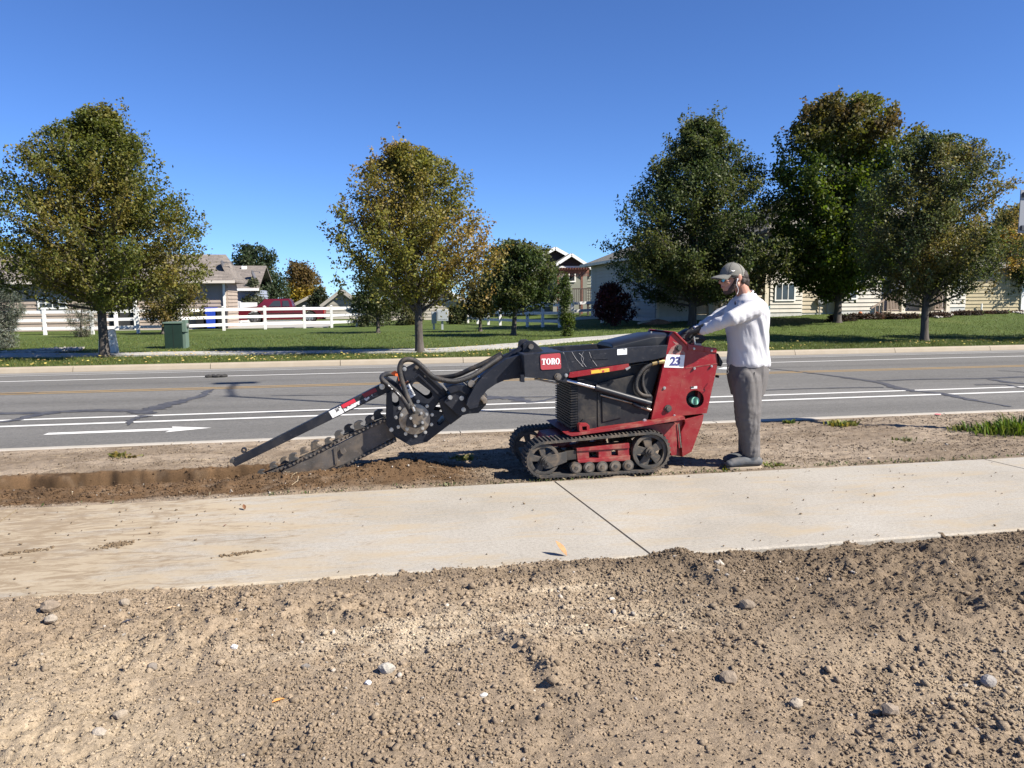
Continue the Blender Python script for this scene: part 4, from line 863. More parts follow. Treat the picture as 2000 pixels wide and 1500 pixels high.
for px in (226, 265):
    b = MB(); b.box(xw(px) - .08, xw(px) + .08, Yh - .22, Yh - .07, 0, 2.0); b.build('porch_post', m_trim, H1)
def dish(label, px, py, Y, r=.36):
    p = onY(px, py, Y); t = thing('satellite_dish', label, 'dish', tuple(p)); b = MB()
    ax = Vector((.93, -.12, .34)).normalized(); u, v = basis(ax); V = []
    for k, (rr_, dd) in enumerate(((.02, -.10), (.5, -.075), (.8, -.04), (1.0, 0))):
        for i in range(18): a = 2 * math.pi * i / 18; V.append(Vector(p) + (u * math.cos(a) + v * math.sin(a)) * r * rr_ + ax * dd)
    F = [(k * 18 + i, k * 18 + (i + 1) % 18, (k + 1) * 18 + (i + 1) % 18, (k + 1) * 18 + i) for k in range(3) for i in range(18)]
    b.add(V, F + [tuple(range(18))]); n = len(V); b.add([Vector(q) - ax * .02 for q in V], F)
    m_d = mat('dish_grey', (.10, .10, .11), .5); b.build('reflector', m_d, t, smooth=True)
    b = MB(); b.tube([Vector(p) - ax * .1, Vector(p) - ax * .18 + Vector((0, 0, -.25)), Vector(p) - ax * .1 + Vector((0, .05, -.75))], .03, 6); b.build('mast', m_d, t)
    b = MB(); b.tube([Vector(p) - v * r * .7, Vector(p) + ax * .45 - v * .08], .02, 5); b.box(p[0] + ax.x * .45 - .04, p[0] + ax.x * .45 + .04, p[1] + ax.y * .45 - .04, p[1] + ax.y * .45 + .04, p[2] + ax.z * .45 - .03, p[2] + ax.z * .45 + .08); b.build('feed_arm', m_d, t)
    return t
dish('grey satellite dish on the tan house roof', 439, 522, Yh + .55, .40)
# ---------- blue grey house behind
m_blue = siding_mat('blue_grey_siding', (.24, .27, .34)); Yb = 58.0; H2 = thing('blue_grey_house', 'blue grey clapboard house with brown shingle roof behind the tan house', 'house', (onY(470, 590, Yb)[0], Yb, 0))
xb0, xb1 = onY(395, 590, Yb)[0], onY(500, 590, Yb)[0]; zb = onY(470, 566, Yb)[2]
wall(H2, (xb0, Yb), (xb1, Yb), 0, zb, m_blue, .22); wall(H2, (xb1, Yb + .17), (xb1, Yb + 9), 0, zb, m_blue, .22)
zt = onY(470, 519, Yb + 4)[2]; slope_roof(H2, [(xb0, Yb - .5, zb + .1), (xb1 + .3, Yb - .5, zb + .1), (xb1 + .3, Yb + 4, zt), (xb0, Yb + 4, zt)], .12, m_roof); slope_roof(H2, [(xb0, Yb + 4.02, zt), (xb1 + .3, Yb + 4.02, zt), (xb1 + .3, Yb + 8.6, zb + .1), (xb0, Yb + 8.6, zb + .1)], .12, m_roof)
b = MB(); b.box(xb0, xb1 + .32, Yb - .62, Yb - .51, zb - .08, zb + .09); b.build('gutter', m_trim, H2)
p = onY(477, 522.5, Yb + 3.4); b = MB(); b.box(p[0] - .18, p[0] + .18, p[1] - .15, p[1] + .15, p[2] - .25, p[2] + .1); b.build('roof_vent', m_trim, H2)
dish('grey satellite dish on the blue grey house roof', 496, 537, Yb + 1.2, .38)
# ---------- little grey gabled houses farther back
m_grey = siding_mat('grey_siding', (.33, .31, .27))
def gable_house(name, label, px0, px1, py_base, py_eave, py_peak, Y, depth, mt, roofm, trim, base_z=0.0, gable_mat=None, h=.22):
    x0, x1 = onY(px0, py_base, Y)[0], onY(px1, py_base, Y)[0]; ze = onY((px0 + px1) / 2, py_eave, Y)[2]; zp = onY((px0 + px1) / 2, py_peak, Y)[2]; xm = (x0 + x1) / 2
    H = thing(name, label, 'house', (xm, Y, base_z)); wall(H, (x0, Y), (x1, Y), base_z, ze, mt, h)
    wall(H, (x1, Y + .17), (x1, Y + depth), base_z, ze, mt, h)
    wall(H, (x0, Y + depth), (x0, Y + .17), base_z, ze, mt, h)
    b = MB(); b.prism([(x0, ze), (x1, ze), (xm, zp - .05)], Y, Y + .16); b.build('gable', gable_mat or mt, H)
    o = .35; dz = (zp - ze) / ((x1 - x0) / 2) * o
    for s, xe in ((-1, x0 - o), (1, x1 + o)):
        slope_roof(H, [(xe, Y - .4, ze - dz + .06), (xm, Y - .4, zp + .06), (xm, Y + depth, zp + .06), (xe, Y + depth, ze - dz + .06)], .07, roofm)
        b = MB(); b.obox((xe, Y - .44, ze - dz - .06), (xm, Y - .44, zp - .06), .05, .24); b.build('bargeboard', trim, H)
    b = MB(); b.box(x0 - .1, x1 + .1, Y - .05, Y - .003, ze - .16, ze + .06); b.build('frieze_board', trim, H)
    return H, x0, x1, ze, zp
gable_house('small_grey_house', 'small grey gabled house between the yellow tree and the middle tree', 636, 700, 612, 590, 566, 62, 8, m_grey, m_roofg, m_grey)
gable_house('small_grey_house', 'low grey shed roof house glimpsed right of the yellow tree', 575, 640, 615, 594, 578, 70, 7, m_grey, m_roofg, m_grey)
gable_house('beige_house', 'beige house wall glimpsed behind the grey meter boxes', 760, 905, 636, 585, 545, 56, 8, siding_mat('beige_siding', (.34, .31, .26)), m_roofg, m_trim)
# ---------- dark gabled house with pergola and deck
m_olive = siding_mat('olive_grey_siding', (.20, .205, .17)); m_brown = mat('dark_brown_shakes', (.045, .032, .03), .85, col2=(.07, .05, .045), cs=12)
H4, a0, a1, e4, p4 = gable_house('dark_gabled_house', 'olive grey house with two dark brown gables and white bargeboards', 1010, 1154, 640, 524, 484, 58, 10, m_olive, m_roofg, m_trim, 0.1, m_brown)
b0, b1 = onY(1080, 560, 56.8)[0], onY(1147, 560, 56.8)[0]; bm_ = (b0 + b1) / 2; be = onY(1112, 519, 56.8)[2]; bp = onY(1112, 498, 56.8)[2]
b = MB(); b.prism([(b0, be), (b1, be), (bm_, bp)], 56.8, 57.9); b.build('gable', m_brown, H4)
b = MB(); b.box(b0, b1, 56.82, 57.98, .1, be - .01); b.build('wall', m_olive, H4)
for xe in (b0 - .3, b1 + .3):
    slope_roof(H4, [(xe, 56.4, be - .12), (bm_, 56.4, bp + .1), (bm_, 58.3, bp + .1), (xe, 58.3, be - .12)], .07, m_roofg)
    b = MB(); b.obox((xe, 56.36, be - .22), (bm_, 56.36, bp), .05, .22); b.build('bargeboard', m_trim, H4)
b = MB(); b.box(b0 - .05, b1 + .05, 56.74, 56.79, be - .3, be - .02); b.build('frieze_board', m_trim, H4)
window(H4, onY(1110, 560, 56.8)[0], onY(1124, 560, 56.8)[0], 56.78, onY(1117, 551, 56.8)[2], onY(1117, 532, 56.8)[2], 1, 1)
window(H4, onY(1096, 560, 56.8)[0], onY(1123, 560, 56.8)[0], 56.78, onY(1110, 529, 56.8)[2], onY(1110, 522, 56.8)[2], 1, 1)
m_red = mat('red_brown_timber', (.13, .045, .03), .7, col2=(.2, .08, .05), cs=8); m_deck = mat('dark_deck_timber', (.045, .035, .03), .8, col2=(.08, .06, .05), cs=6)
PG = thing('pergola', 'red brown timber pergola with lattice edge on the house deck', 'pergola', tuple(onY(1120, 560, 54)))
q0, q1 = onY(1088, 560, 54)[0], onY(1150, 560, 54)[0]; zt_ = onY(1118, 527, 54)[2]; zl = onY(1118, 540, 54)[2]
b = MB(); b.box(q0, q1, 53.95, 54.05, zt_ - .2, zt_); b.build('beam', m_red, PG); b = MB(); b.box(q0, q1, 56.0, 56.1, zt_ - .2, zt_); b.build('beam', m_red, PG)
for k in range(12):
    x = q0 + .08 + (q1 - q0 - .16) * k / 11; b = MB(); b.obox((x, 53.6, zt_ + .08), (x, 56.5, zt_ + .08), .05, .14); b.build('rafter', m_red, PG)
for k in range(16):
    x = q0 + (q1 - q0) * k / 16; w_ = (q1 - q0) / 16; b = MB(); b.obox((x, 53.93, zt_ - .2), (x + w_, 53.93, zl), .02, .035); b.obox((x, 53.93, zl), (x + w_, 53.93, zt_ - .2), .022, .035); b.build('lattice', m_red, PG)
for px in (1090, 1136): x = onY(px, 560, 54)[0]; b = MB(); b.box(x - .07, x + .07, 53.93, 54.07, .1, zt_ - .2); b.build('post', m_red, PG)
DK = thing('deck_stairs', 'dark timber deck with railing and stairs below the pergola', 'deck', tuple(onY(1140, 630, 50)))
zd = onY(1150, 590, 50)[2]; x0, x1 = onY(1118, 560, 50)[0], onY(1165, 560, 50)[0]
b = MB(); b.box(x0, x1, 50, 53.5, zd - .15, zd); b.build('deck', m_deck, DK)
b = MB(); b.box(x0, x1, 50.02, 50.08, zd + .85, zd + .93); b.build('handrail', m_deck, DK)
for k in range(14): x = x0 + (x1 - x0) * (k + .5) / 14; b = MB(); b.box(x - .02, x + .02, 50.03, 50.07, zd + .02, zd + .85); b.build('baluster', m_deck, DK)
for k in range(6):
    x = x1 + .28 * k; b = MB(); b.box(x, x + .3, 50.1, 51.2, zd - .17 * (k + 1) - .04, zd - .17 * (k + 1)); b.build('step', m_deck, DK)
b = MB(); b.obox((x1, 50.06, zd + .9), (x1 + 1.7, 50.06, zd - .1), .05, .08); b.build('handrail', m_deck, DK)
for k in range(4): x = x0 + (x1 - x0) * k / 3; b = MB(); b.box(x - .06, x + .06, 50.05, 50.17, 0.05, zd - .15); b.build('post', m_deck, DK)
# ---------- cream house and the row to its right
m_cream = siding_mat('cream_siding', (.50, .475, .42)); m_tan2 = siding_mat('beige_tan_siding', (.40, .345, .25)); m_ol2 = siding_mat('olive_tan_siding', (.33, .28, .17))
c0 = ground(1283, 629); Yc = c0[1]; Xc = c0[0]; gzc = lz(Xc, Yc)
H5 = thing('cream_house', 'cream clapboard house with hip roof behind the tall conical tree', 'house', (Xc + 4, Yc + 3, gzc))
Yfar = 732 + 0; zeC = onY(1205, 509, onX(1205, 509, Xc)[1])[2]
yf = Yc + 11.5
wall(H5, (Xc, yf), (Xc, Yc + .17), gzc - .05, zeC, siding_mat('cream_siding_painted_shade', (.36, .345, .29)), .2, .25)  # same cream siding, darkened: this side wall's shade is painted into the colour
def fx(px, Y, py=610): return onY(px, py, Y)[0]
x2 = fx(1352, Yc); wall(H5, (Xc, Yc), (x2, Yc), gzc - .05, zeC, m_cream, .2, .3)
Yp = Yc + 1.9; x3 = fx(1500, Yp); wall(H5, (x2, Yp), (x3, Yp), gzc, zeC, m_cream, .2, .3)
b = MB(); b.box(x2 - .15, x2 - .01, Yc + .17, Yp, gzc, zeC); b.build('wall', m_cream, H5)
b = MB(); b.box(Xc - .05, Xc + .09, Yc - .05, Yc - .03, gzc + .2, zeC); b.build('corner_board', m_creamtrim, H5)
x3b = fx(1500, Yc); zr5 = zeC + 2.6; xm5 = Xc + 5.5
slope_roof(H5, [(Xc - .5, Yc - .5, zeC), (Xc - .5, yf + .5, zeC), (xm5, yf - 5.6, zr5), (xm5, Yc + 5.2, zr5)], .12, m_roofg)
slope_roof(H5, [(Xc - .5, Yc - .5, zeC - .003), (xm5, Yc + 5.2, zr5 - .003), (x3b + 1, Yc + 5.2, zr5 - .003), (x3b + 1, Yc - .5, zeC - .003)], .12, m_roofg)
slope_roof(H5, [(Xc - .5, yf + .5, zeC - .004), (x3b + 1, yf + .5, zeC - .004), (x3b + 1, yf - 5.6, zr5 - .004), (xm5, yf - 5.6, zr5 - .004)], .12, m_roofg)
b = MB(); b.box(Xc - .62, Xc - .51, Yc - .5, yf + .5, zeC - .14, zeC + .01); b.build('gutter', m_creamtrim, H5)
b = MB(); b.cyl((Xc + 2.5, yf - 1.5, zeC + .3), (Xc + 2.5, yf - 1.5, zeC + 2.1), .1, n=10); b.build('roof_pipe', mat('galvanised', (.3, .3, .31), .5, .6), H5)
def porch_rail(H, xa, xb, Y, z, n, hgt=.85, mt=None):
    mt = mt or m_creamtrim
    b = MB(); b.box(xa, xb, Y - .04, Y + .04, z + hgt, z + hgt + .07); b.build('handrail', mt, H); b = MB(); b.box(xa, xb, Y - .03, Y + .03, z + .08, z + .14); b.build('bottom_rail', mt, H)
    for k in range(n):
        x = xa + (xb - xa) * (k + .5) / n; b = MB(); b.box(x - .022, x + .022, Y - .022, Y + .022, z + .14, z + hgt); b.build('baluster', mt, H)
gp5 = lz(fx(1400, Yc), Yc)
b = MB(); b.box(x2 + .02, x3 - .1, Yc + .05, Yp - .03, gp5 - .3, gp5 + .22); b.build('porch_floor', m_creamtrim, H5)
porch_rail(H5, fx(1362, Yc), fx(1410, Yc), Yc + .12, gp5 + .22, 14); porch_rail(H5, fx(1414, Yc), fx(1500, Yc), Yc + .12, gp5 + .22, 22)
for px in (1388, 1412, 1497):
    x = fx(px, Yc); b = MB(); b.box(x - .10, x + .10, Yc + .0, Yc + .24, gp5 + .2, zeC - .02); b.build('porch_post', m_creamtrim, H5)
tb = thing('blue_jar', 'pale blue pot standing on the porch step beside the man', 'pot', (fx(1494, Yc - .15), Yc - .25, lz(fx(1494, Yc - .15), Yc - .25))); b = MB(); o = ORG[tb.name]
b.cyl((o[0], o[1], o[2]), (o[0], o[1], o[2] + .5), .14, .19, 14); b.build('pot_body', mat('teal_glaze', (.12, .22, .25), .4), tb); b = MB(); b.cyl((o[0], o[1], o[2] + .5), (o[0], o[1], o[2] + .55), .21, .21, 14); b.build('rim', mat('teal_glaze_rim', (.16, .27, .30), .4), tb)
# two storey row house
H6 = thing('row_house', 'two storey cream row house with porch stairs, half hidden behind the maple', 'house', (fx(1640, Yc), Yc, lz(fx(1640, Yc), Yc)))
gz6 = lz(fx(1600, Yc), Yc); s0, s1, s2, s3 = fx(1503, Yc), fx(1566, Yc), fx(1643, Yc), fx(1884, Yc); Y6 = Yc + .0
z6 = onY(1640, 452, Yc)[2]
wall(H6, (s0, Y6), (s1, Y6), gz6 - .1, z6, m_cream, .2, .25); wall(H6, (s1, Y6 + .5), (s2, Y6 + .5), gz6 - .1, z6, m_tan2, .2, .2); 
s2b = fx(1722, Yc); s3b = fx(1838, Yc)
wall(H6, (s2, Y6), (s2b, Y6), gz6, z6, m_cream, .2, .2); wall(H6, (s2b, Y6 + 1.6), (s3b, Y6 + 1.6), gz6, z6, m_cream, .2, .2); wall(H6, (s3b, Y6), (s3, Y6), gz6 + .1, z6, m_cream, .2, .2)
wall(H6, (s0, Y6 + 9), (s0, Y6 + .17), gz6, z6, m_cream, .2)
wall(H6, (s3 - .02, Y6 + .17), (s3 - .02, Y6 + 9), gz6, z6, m_cream, .2)
for xa in (s2b, s3b):
    b = MB(); b.box(xa - .08, xa + .08, Y6 + .17, Y6 + 1.6, gz6, z6); b.build('wall', m_cream, H6)
zr6 = z6 + 2.2
slope_roof(H6, [(s0 - .5, Y6 - .5, z6), (s3 + .5, Y6 - .5, z6), (s3 - 3, Y6 + 4.5, zr6), (s0 + 3, Y6 + 4.5, zr6)], .12, m_roofg); slope_roof(H6, [(s0 - .5, Y6 - .5, z6 - .002), (s0 + 3, Y6 + 4.5, zr6 - .002), (s0 - .5, Y6 + 9.5, z6 - .002)], .12, m_roofg); slope_roof(H6, [(s3 + .5, Y6 - .5, z6 - .003), (s3 + .5, Y6 + 9.5, z6 - .003), (s3 - 3, Y6 + 4.5, zr6 - .003)], .12, m_roofg)
slope_roof(H6, [(s0 - .5, Y6 + 9.5, z6 - .004), (s0 + 3, Y6 + 4.51, zr6), (s3 - 3, Y6 + 4.51, zr6), (s3 + .5, Y6 + 9.5, z6 - .004)], .12, m_roofg)
window(H6, fx(1511, Yc), fx(1551, Yc), Y6 - .03, onY(1530, 588, Yc)[2], onY(1530, 552, Yc)[2], 3, 1, .07)
window(H6, fx(1655, Yc), fx(1672, Yc), Y6 - .03, onY(1660, 585, Yc)[2], onY(1660, 555, Yc)[2], 1, 1, .08); window(H6, fx(1845, Yc), fx(1872, Yc), Y6 - .03, onY(1850, 560, Yc)[2], onY(1850, 520, Yc)[2], 2, 2, .08)
for px in (1520, 1660, 1700): window(H6, fx(px, Yc), fx(px + 22, Yc), Y6 - .03, onY(px, 520, Yc)[2], onY(px, 482, Yc)[2], 2, 2, .08)
m_meter = mat('meter_grey', (.22, .22, .22), .5)
for px, py0, py1 in ((1604, 582, 594), (1619, 575, 588)):
    b = MB(); b.box(fx(px, Yc), fx(px + 9, Yc), Y6 + .28, Y6 + .46, onY(px, py1, Yc)[2], onY(px, py0, Yc)[2]); b.build('meter_box', m_meter, H6)
    b = MB(); b.tube([(fx(px + 5, Yc), Y6 + .4, onY(px, py1, Yc)[2]), (fx(px + 5, Yc), Y6 + .4, gz6)], .03, 6); b.build('conduit', m_meter, H6)
b = MB(); b.box(s1 + .02, s1 + .12, Y6 + .40, Y6 + .46, gz6 + .1, z6); b.build('downspout', m_tan2, H6)
m_stair = mat('weathered_timber', (.24, .18, .14), .8, col2=(.32, .25, .2), cs=6)
zp6 = onY(1740, 609, Yc)[2]
b = MB(); b.box(s2b + .1, s3b - .1, Y6 - .6, Y6 + 1.55, zp6 - .14, zp6); b.build('porch_floor', m_creamtrim, H6)
for k, xa in enumerate((fx(1750, Yc), fx(1790, Yc), fx(1836, Yc))):
    b = MB(); b.box(xa - .1, xa + .1, Y6 - .55, Y6 - .35, zp6, zp6 + 2.4); b.build('porch_post', m_creamtrim, H6)
b = MB(); b.box(s2b + .1, s3b - .1, Y6 - .55, Y6 - .5, gz6 - .1, zp6 - .15); b.build('skirt', m_creamtrim, H6)
porch_rail(H6, fx(1722, Yc), fx(1745, Yc), Y6 - .45, zp6, 8, .85, m_stair); porch_rail(H6, fx(1812, Yc), fx(1834, Yc), Y6 - .45, zp6, 7, .85, m_stair)
b = MB(); b.box(fx(1762, Yc), fx(1776, Yc), Y6 + 1.5, Y6 + 1.55, zp6, zp6 + 2.05); b.build('door', mat('dark_blue_door', (.03, .035, .06), .5), H6)
xs_ = fx(1722, Yc)
for k in range(4):
    b = MB(); b.box(xs_ - .28 * (k + 1), xs_ - .28 * k, Y6 - .75, Y6 - .15, zp6 - .16 * (k + 1) - .05, zp6 - .16 * (k + 1)); b.build('step', m_stair, H6)
b = MB(); b.obox((xs_, Y6 - .72, zp6 + .85), (xs_ - 1.1, Y6 - .72, zp6 + .2), .05, .07); b.build('handrail', m_stair, H6)
for k in range(5): x = xs_ - .22 * k; b = MB(); b.box(x - .02, x + .02, Y6 - .74, Y6 - .70, zp6 - .13 * k - .1, zp6 + .82 - .13 * k); b.build('baluster', m_stair, H6)
# next house at the right edge
H7 = thing('olive_house', 'olive tan clapboard house with white porch at the right edge', 'house', (fx(1940, Yc), Yc + 2, lz(fx(1940, Yc), Yc)))
Y7 = Yc + 3.0; t0, t1, t2 = fx(1880, Y7), fx(1990, Y7), fx(2300, Y7); g7 = lz(t0, Y7); z7 = onY(1940, 520, Y7)[2]
wall(H7, (t0, Y7), (t1, Y7), g7 - .2, z7, m_ol2, .2, .2); wall(H7, (t1, Y7 + 1.5), (t2, Y7 + 1.5), g7 - .2, z7, m_ol2, .2, .2)
slope_roof(H7, [(t0 - .5, Y7 - .5, z7), (t2, Y7 - .5, z7), (t2, Y7 + 5, z7 + 2.2), (t0 + 3, Y7 + 5, z7 + 2.2)], .12, m_roofg); slope_roof(H7, [(t0 - .5, Y7 - .5, z7 - .003), (t0 + 3, Y7 + 5, z7 + 2.19), (t0 - .5, Y7 + 10.5, z7 - .003)], .12, m_roofg)
b = MB(); b.box(t1 + .02, t2, Y7 - .1, Y7 + 1.45, g7 - .2, g7 + .3); b.build('porch_floor', m_trim, H7)
porch_rail(H7, t1 + .1, t1 + 4, Y7, g7 + .3, 24, .85, m_trim); b = MB(); b.box(t1 + .02, t1 + .2, Y7 - .1, Y7 + .1, g7 + .3, z7 - .1); b.build('porch_post', m_trim, H7)
b = MB(); b.cyl((fx(1911, Y7), Y7 - .2, g7), (fx(1911, Y7), Y7 - .2, g7 + .42), .05, n=8); b.build('vent_pipe', m_trim, H7)
# downspout splash pipes on the lawn
for lab, pts in (('white downspout pipe lying on the lawn by the cream house corner', ((1245, 634), (1283, 626))), ('long white downspout pipe lying before the porch', ((1352, 629), (1402, 615))), ('pale downspout pipe lying below the front window', ((1512, 617), (1552, 622)))):
    p, q = gp(*pts[0]), gp(*pts[1]); b = MB(); b.obox(np.array(p) + (0, -.15, .08), np.array(q) + (0, -.15, .12), .1, .08); tag(b.build('downspout_pipe', m_creamtrim, None, bevel=.01, loc=p), lab, 'pipe', 'downspout pipes on the lawn')

# ---------- yard things
m_gbox = mat('green_cabinet', (.012, .028, .022), .6, col2=(.015, .034, .027), cs=3, spec=.2); m_gbox2 = mat('pale_green_cabinet', (.10, .15, .12), .6)
p = gp(341, 680); UB = thing('utility_cabinet', 'dark green electrical cabinet with pale green meter box on the lawn', 'cabinet', p)
x0, x1 = onY(321, 660, p[1])[0], onY(356, 660, p[1])[0]; zt_ = onY(340, 629, p[1])[2]
b = MB(); b.box(x0, x1, p[1], p[1] + .75, p[2] - .05, zt_ - .05); b.build('body', m_gbox, UB, bevel=.012); b = MB(); b.box(x0 - .03, x1 + .03, p[1] - .03, p[1] + .78, zt_ - .05, zt_); b.build('lid', m_gbox2, UB, bevel=.01)
b = MB(); b.box(x1 + .004, x1 + .09, p[1] + .05, p[1] + .5, p[2] - .05, zt_ - .3); b.build('side_panel', m_gbox2, UB); b = MB(); b.box(x1 + .004, x1 + .13, p[1] + .0, p[1] + .35, zt_ - .32, zt_ + .06); b.build('meter_box', m_gbox2, UB, bevel=.01)
b = MB(); b.cyl((x1 + .13, p[1] + .15, zt_ - .12), (x1 + .19, p[1] + .15, zt_ - .12), .07, n=12); b.build('meter', m_meter, UB); b = MB(); b.box((x0 + x1) / 2 - .004, (x0 + x1) / 2 + .004, p[1] - .006, p[1] + .001, p[2], zt_ - .06); b.build('door_seam', mat('seam_dark', (.01, .015, .012), .8), UB)
p = gp(211, 690); x0, x1 = onY(190, 670, p[1])[0], onY(227, 670, p[1])[0]; zt_ = onY(208, 644, p[1])[2]
b = MB(); b.add([(x0 + .0, p[1], p[2] - .1), (x1, p[1], p[2] - .1), (x1 - .07, p[1] + .03, zt_), (x0 + .04, p[1] + .03, zt_ - .02), (x0, p[1] + .3, p[2] - .1), (x1, p[1] + .3, p[2] - .1), (x1 - .07, p[1] + .25, zt_), (x0 + .04, p[1] + .25, zt_ - .02)], [(0, 1, 2, 3), (7, 6, 5, 4), (3, 2, 6, 7), (0, 3, 7, 4), (1, 5, 6, 2), (0, 4, 5, 1)])
tag(b.build('stone_marker', mat('white_weathered', (.60, .60, .56), .85, col2=(.22, .22, .19), cs=5, cedge=(.55, .62), bump=.5, bs=20), None, bevel=.03, loc=p), 'weathered white marker slab behind the left tree trunk', 'marker')
# meter pedestals under the middle tree
m_gal = mat('galvanised_box', (.33, .36, .38), .45, .2, col2=(.40, .43, .44), cs=3)
for lab, px0, px1, py0, py1 in (('narrow grey meter box on a post left of its wider twin', 843, 852, 609, 632), ('wide grey meter box on a post behind the middle trunk', 853, 875, 605, 627)):
    p = gp((px0 + px1) / 2, 643); t = thing('meter_pedestal', lab, 'meter box', p); x0, x1 = onY(px0, 620, p[1])[0], onY(px1, 620, p[1])[0]
    b = MB(); b.box(x0, x1, p[1] - .15, p[1] + .15, onY(px0, py1, p[1])[2], onY(px0, py0, p[1])[2]); b.build('box', m_gal, t, bevel=.02); b = MB(); b.box(p[0] - .05, p[0] + .05, p[1] - .05, p[1] + .05, p[2] - .1, onY(px0, py1, p[1])[2]); b.build('post', m_gal, t)
    b = MB(); b.box(x0 + .05, x1 - .05, p[1] - .162, p[1] - .15, onY(px0, py1 - 3, p[1])[2], onY(px0, py0 + 3, p[1])[2]); b.build('cover', m_gal, t)
# wheeled bins
def bin_(label, px0, px1, py0, mt, Y=43.4):
    x0, x1 = onY(px0, 620, Y)[0], onY(px1, 620, Y)[0]; zt_ = onY(px0, py0, Y)[2]; t = thing('wheeled_bin', label, 'bin', ((x0 + x1) / 2, Y, .0), 'wheeled bins')
    b = MB(); b.add([(x0 + .07, Y + .05, .05), (x1 - .07, Y + .05, .05), (x1 - .07, Y + .55, .05), (x0 + .07, Y + .55, .05), (x0, Y, zt_ - .09), (x1, Y, zt_ - .09), (x1, Y + .62, zt_ - .09), (x0, Y + .62, zt_ - .09)], [(3, 2, 1, 0), (4, 5, 6, 7), (0, 1, 5, 4), (1, 2, 6, 5), (2, 3, 7, 6), (3, 0, 4, 7)]); b.build('body', mt, t, bevel=.02)
    b = MB(); b.box(x0 - .03, x1 + .03, Y - .05, Y + .66, zt_ - .085, zt_); b.build('lid', mt, t, bevel=.025)
    for x in (x0 + .04, x1 - .10): b = MB(); b.cyl((x, Y + .55, .1), (x + .06, Y + .55, .1), .1, n=12); b.build('wheel', mat('bin_wheel', (.02, .02, .02), .7), t)
m_bblk = mat('black_plastic', (.018, .018, .02), .5)
bin_('blue wheeled recycling bin behind the rail fence', 400, 421, 601, mat('blue_plastic', (.02, .06, .42), .45)); bin_('black wheeled bin left of the blue recycling bin', 380, 398, 604, m_bblk); bin_('black wheeled bin right of the blue recycling bin', 423, 442, 602, m_bblk)
# pale rock mulch
def rock_bed(name, label, px, n, smin, smax, col):
    P = [gp(*q) for q in px]; A_ = np.array([p[:2] for p in P]); lo, hi = A_.min(0), A_.max(0); pts = []
    X = NPR.uniform(lo[0], hi[0], n * 4); Y = NPR.uniform(lo[1], hi[1], n * 4); ins = np.zeros(n * 4, bool); j = len(A_) - 1
    for i in range(len(A_)):
        c = ((A_[i, 1] > Y) != (A_[j, 1] > Y)) & (X < (A_[j, 0] - A_[i, 0]) * (Y - A_[i, 1]) / (A_[j, 1] - A_[i, 1] + 1e-12) + A_[i, 0]); ins ^= c; j = i
    X, Y = X[ins][:n], Y[ins][:n]; s = NPR.uniform(smin, smax, len(X)); V, F, Cc = rocks(np.stack([X, Y, lzv(X, Y) + .03 + s * .25], 1), s, np.array(col) * NPR.uniform(.55, 1.2, len(X))[:, None])
    tag(link(name, mesh_np(name, V, F, m_clod, False, Cc)), label, 'rocks', kind='stuff')
rock_bed('river_rock_bed', 'bed of pale river rock beside the far footpath at the left', ((-40, 690), (20, 689), (60, 686), (120, 682.5), (165, 681.5), (150, 686), (100, 689.5), (40, 691.5)), 1500, .03, .075, (.42, .39, .34))
rock_bed('edging_rocks', 'pale rocks edging the hedge bed at the right', ((1815, 636), (1830, 632), (1862, 632), (1860, 636), (1830, 638.5)), 160, .04, .09, (.46, .43, .38))
rock_bed('edging_rocks', 'pale rocks edging the hedge bed at the far right', ((1975, 631), (2000, 628.5), (2030, 628), (2030, 630), (1995, 632)), 120, .04, .08, (.46, .43, .38))
p = gp(1831, 622); b = MB(); x0, x1 = onY(1816, 610, p[1] + .8)[0], onY(1849, 610, p[1] + .8)[0]; b.box(x0, x1, p[1] + .8, p[1] + 1.7, p[2] - .1, onY(1830, 606.5, p[1] + .8)[2])
tag(b.build('electrical_box', mat('dark_green_box', (.022, .03, .027), .5), None, bevel=.03, loc=(p[0], p[1] + .8, p[2])), 'low dark green electrical box behind the hedge', 'cabinet')
# pumpkins by the porch stairs
for px, py, lab in ((1680, 611, 'small orange pumpkin on the left near the porch stairs'), (1711, 610.5, 'small orange pumpkin right at the porch stairs')):
    q = gp(px, py + 3); q = (fx(px, Yc - .5), Yc - .5, lz(fx(px, Yc - .5), Yc - .5)); t = thing('pumpkin', lab, 'pumpkin', q, 'pumpkins'); b = MB()
    for k in range(8): a = k * math.pi / 4; b.ball((q[0] + .04 * math.cos(a), q[1] + .04 * math.sin(a), q[2] + .075), .075, 8, 6, (.8, .8, 1))
    b.build('pumpkin_body', mat('pumpkin', (.40, .11, .025), .5), t, smooth=True); b = MB(); b.tube([(q[0], q[1], q[2] + .13), (q[0] + .02, q[1], q[2] + .19)], [.025, .015], 6); b.build('stalk', m_stair, t)
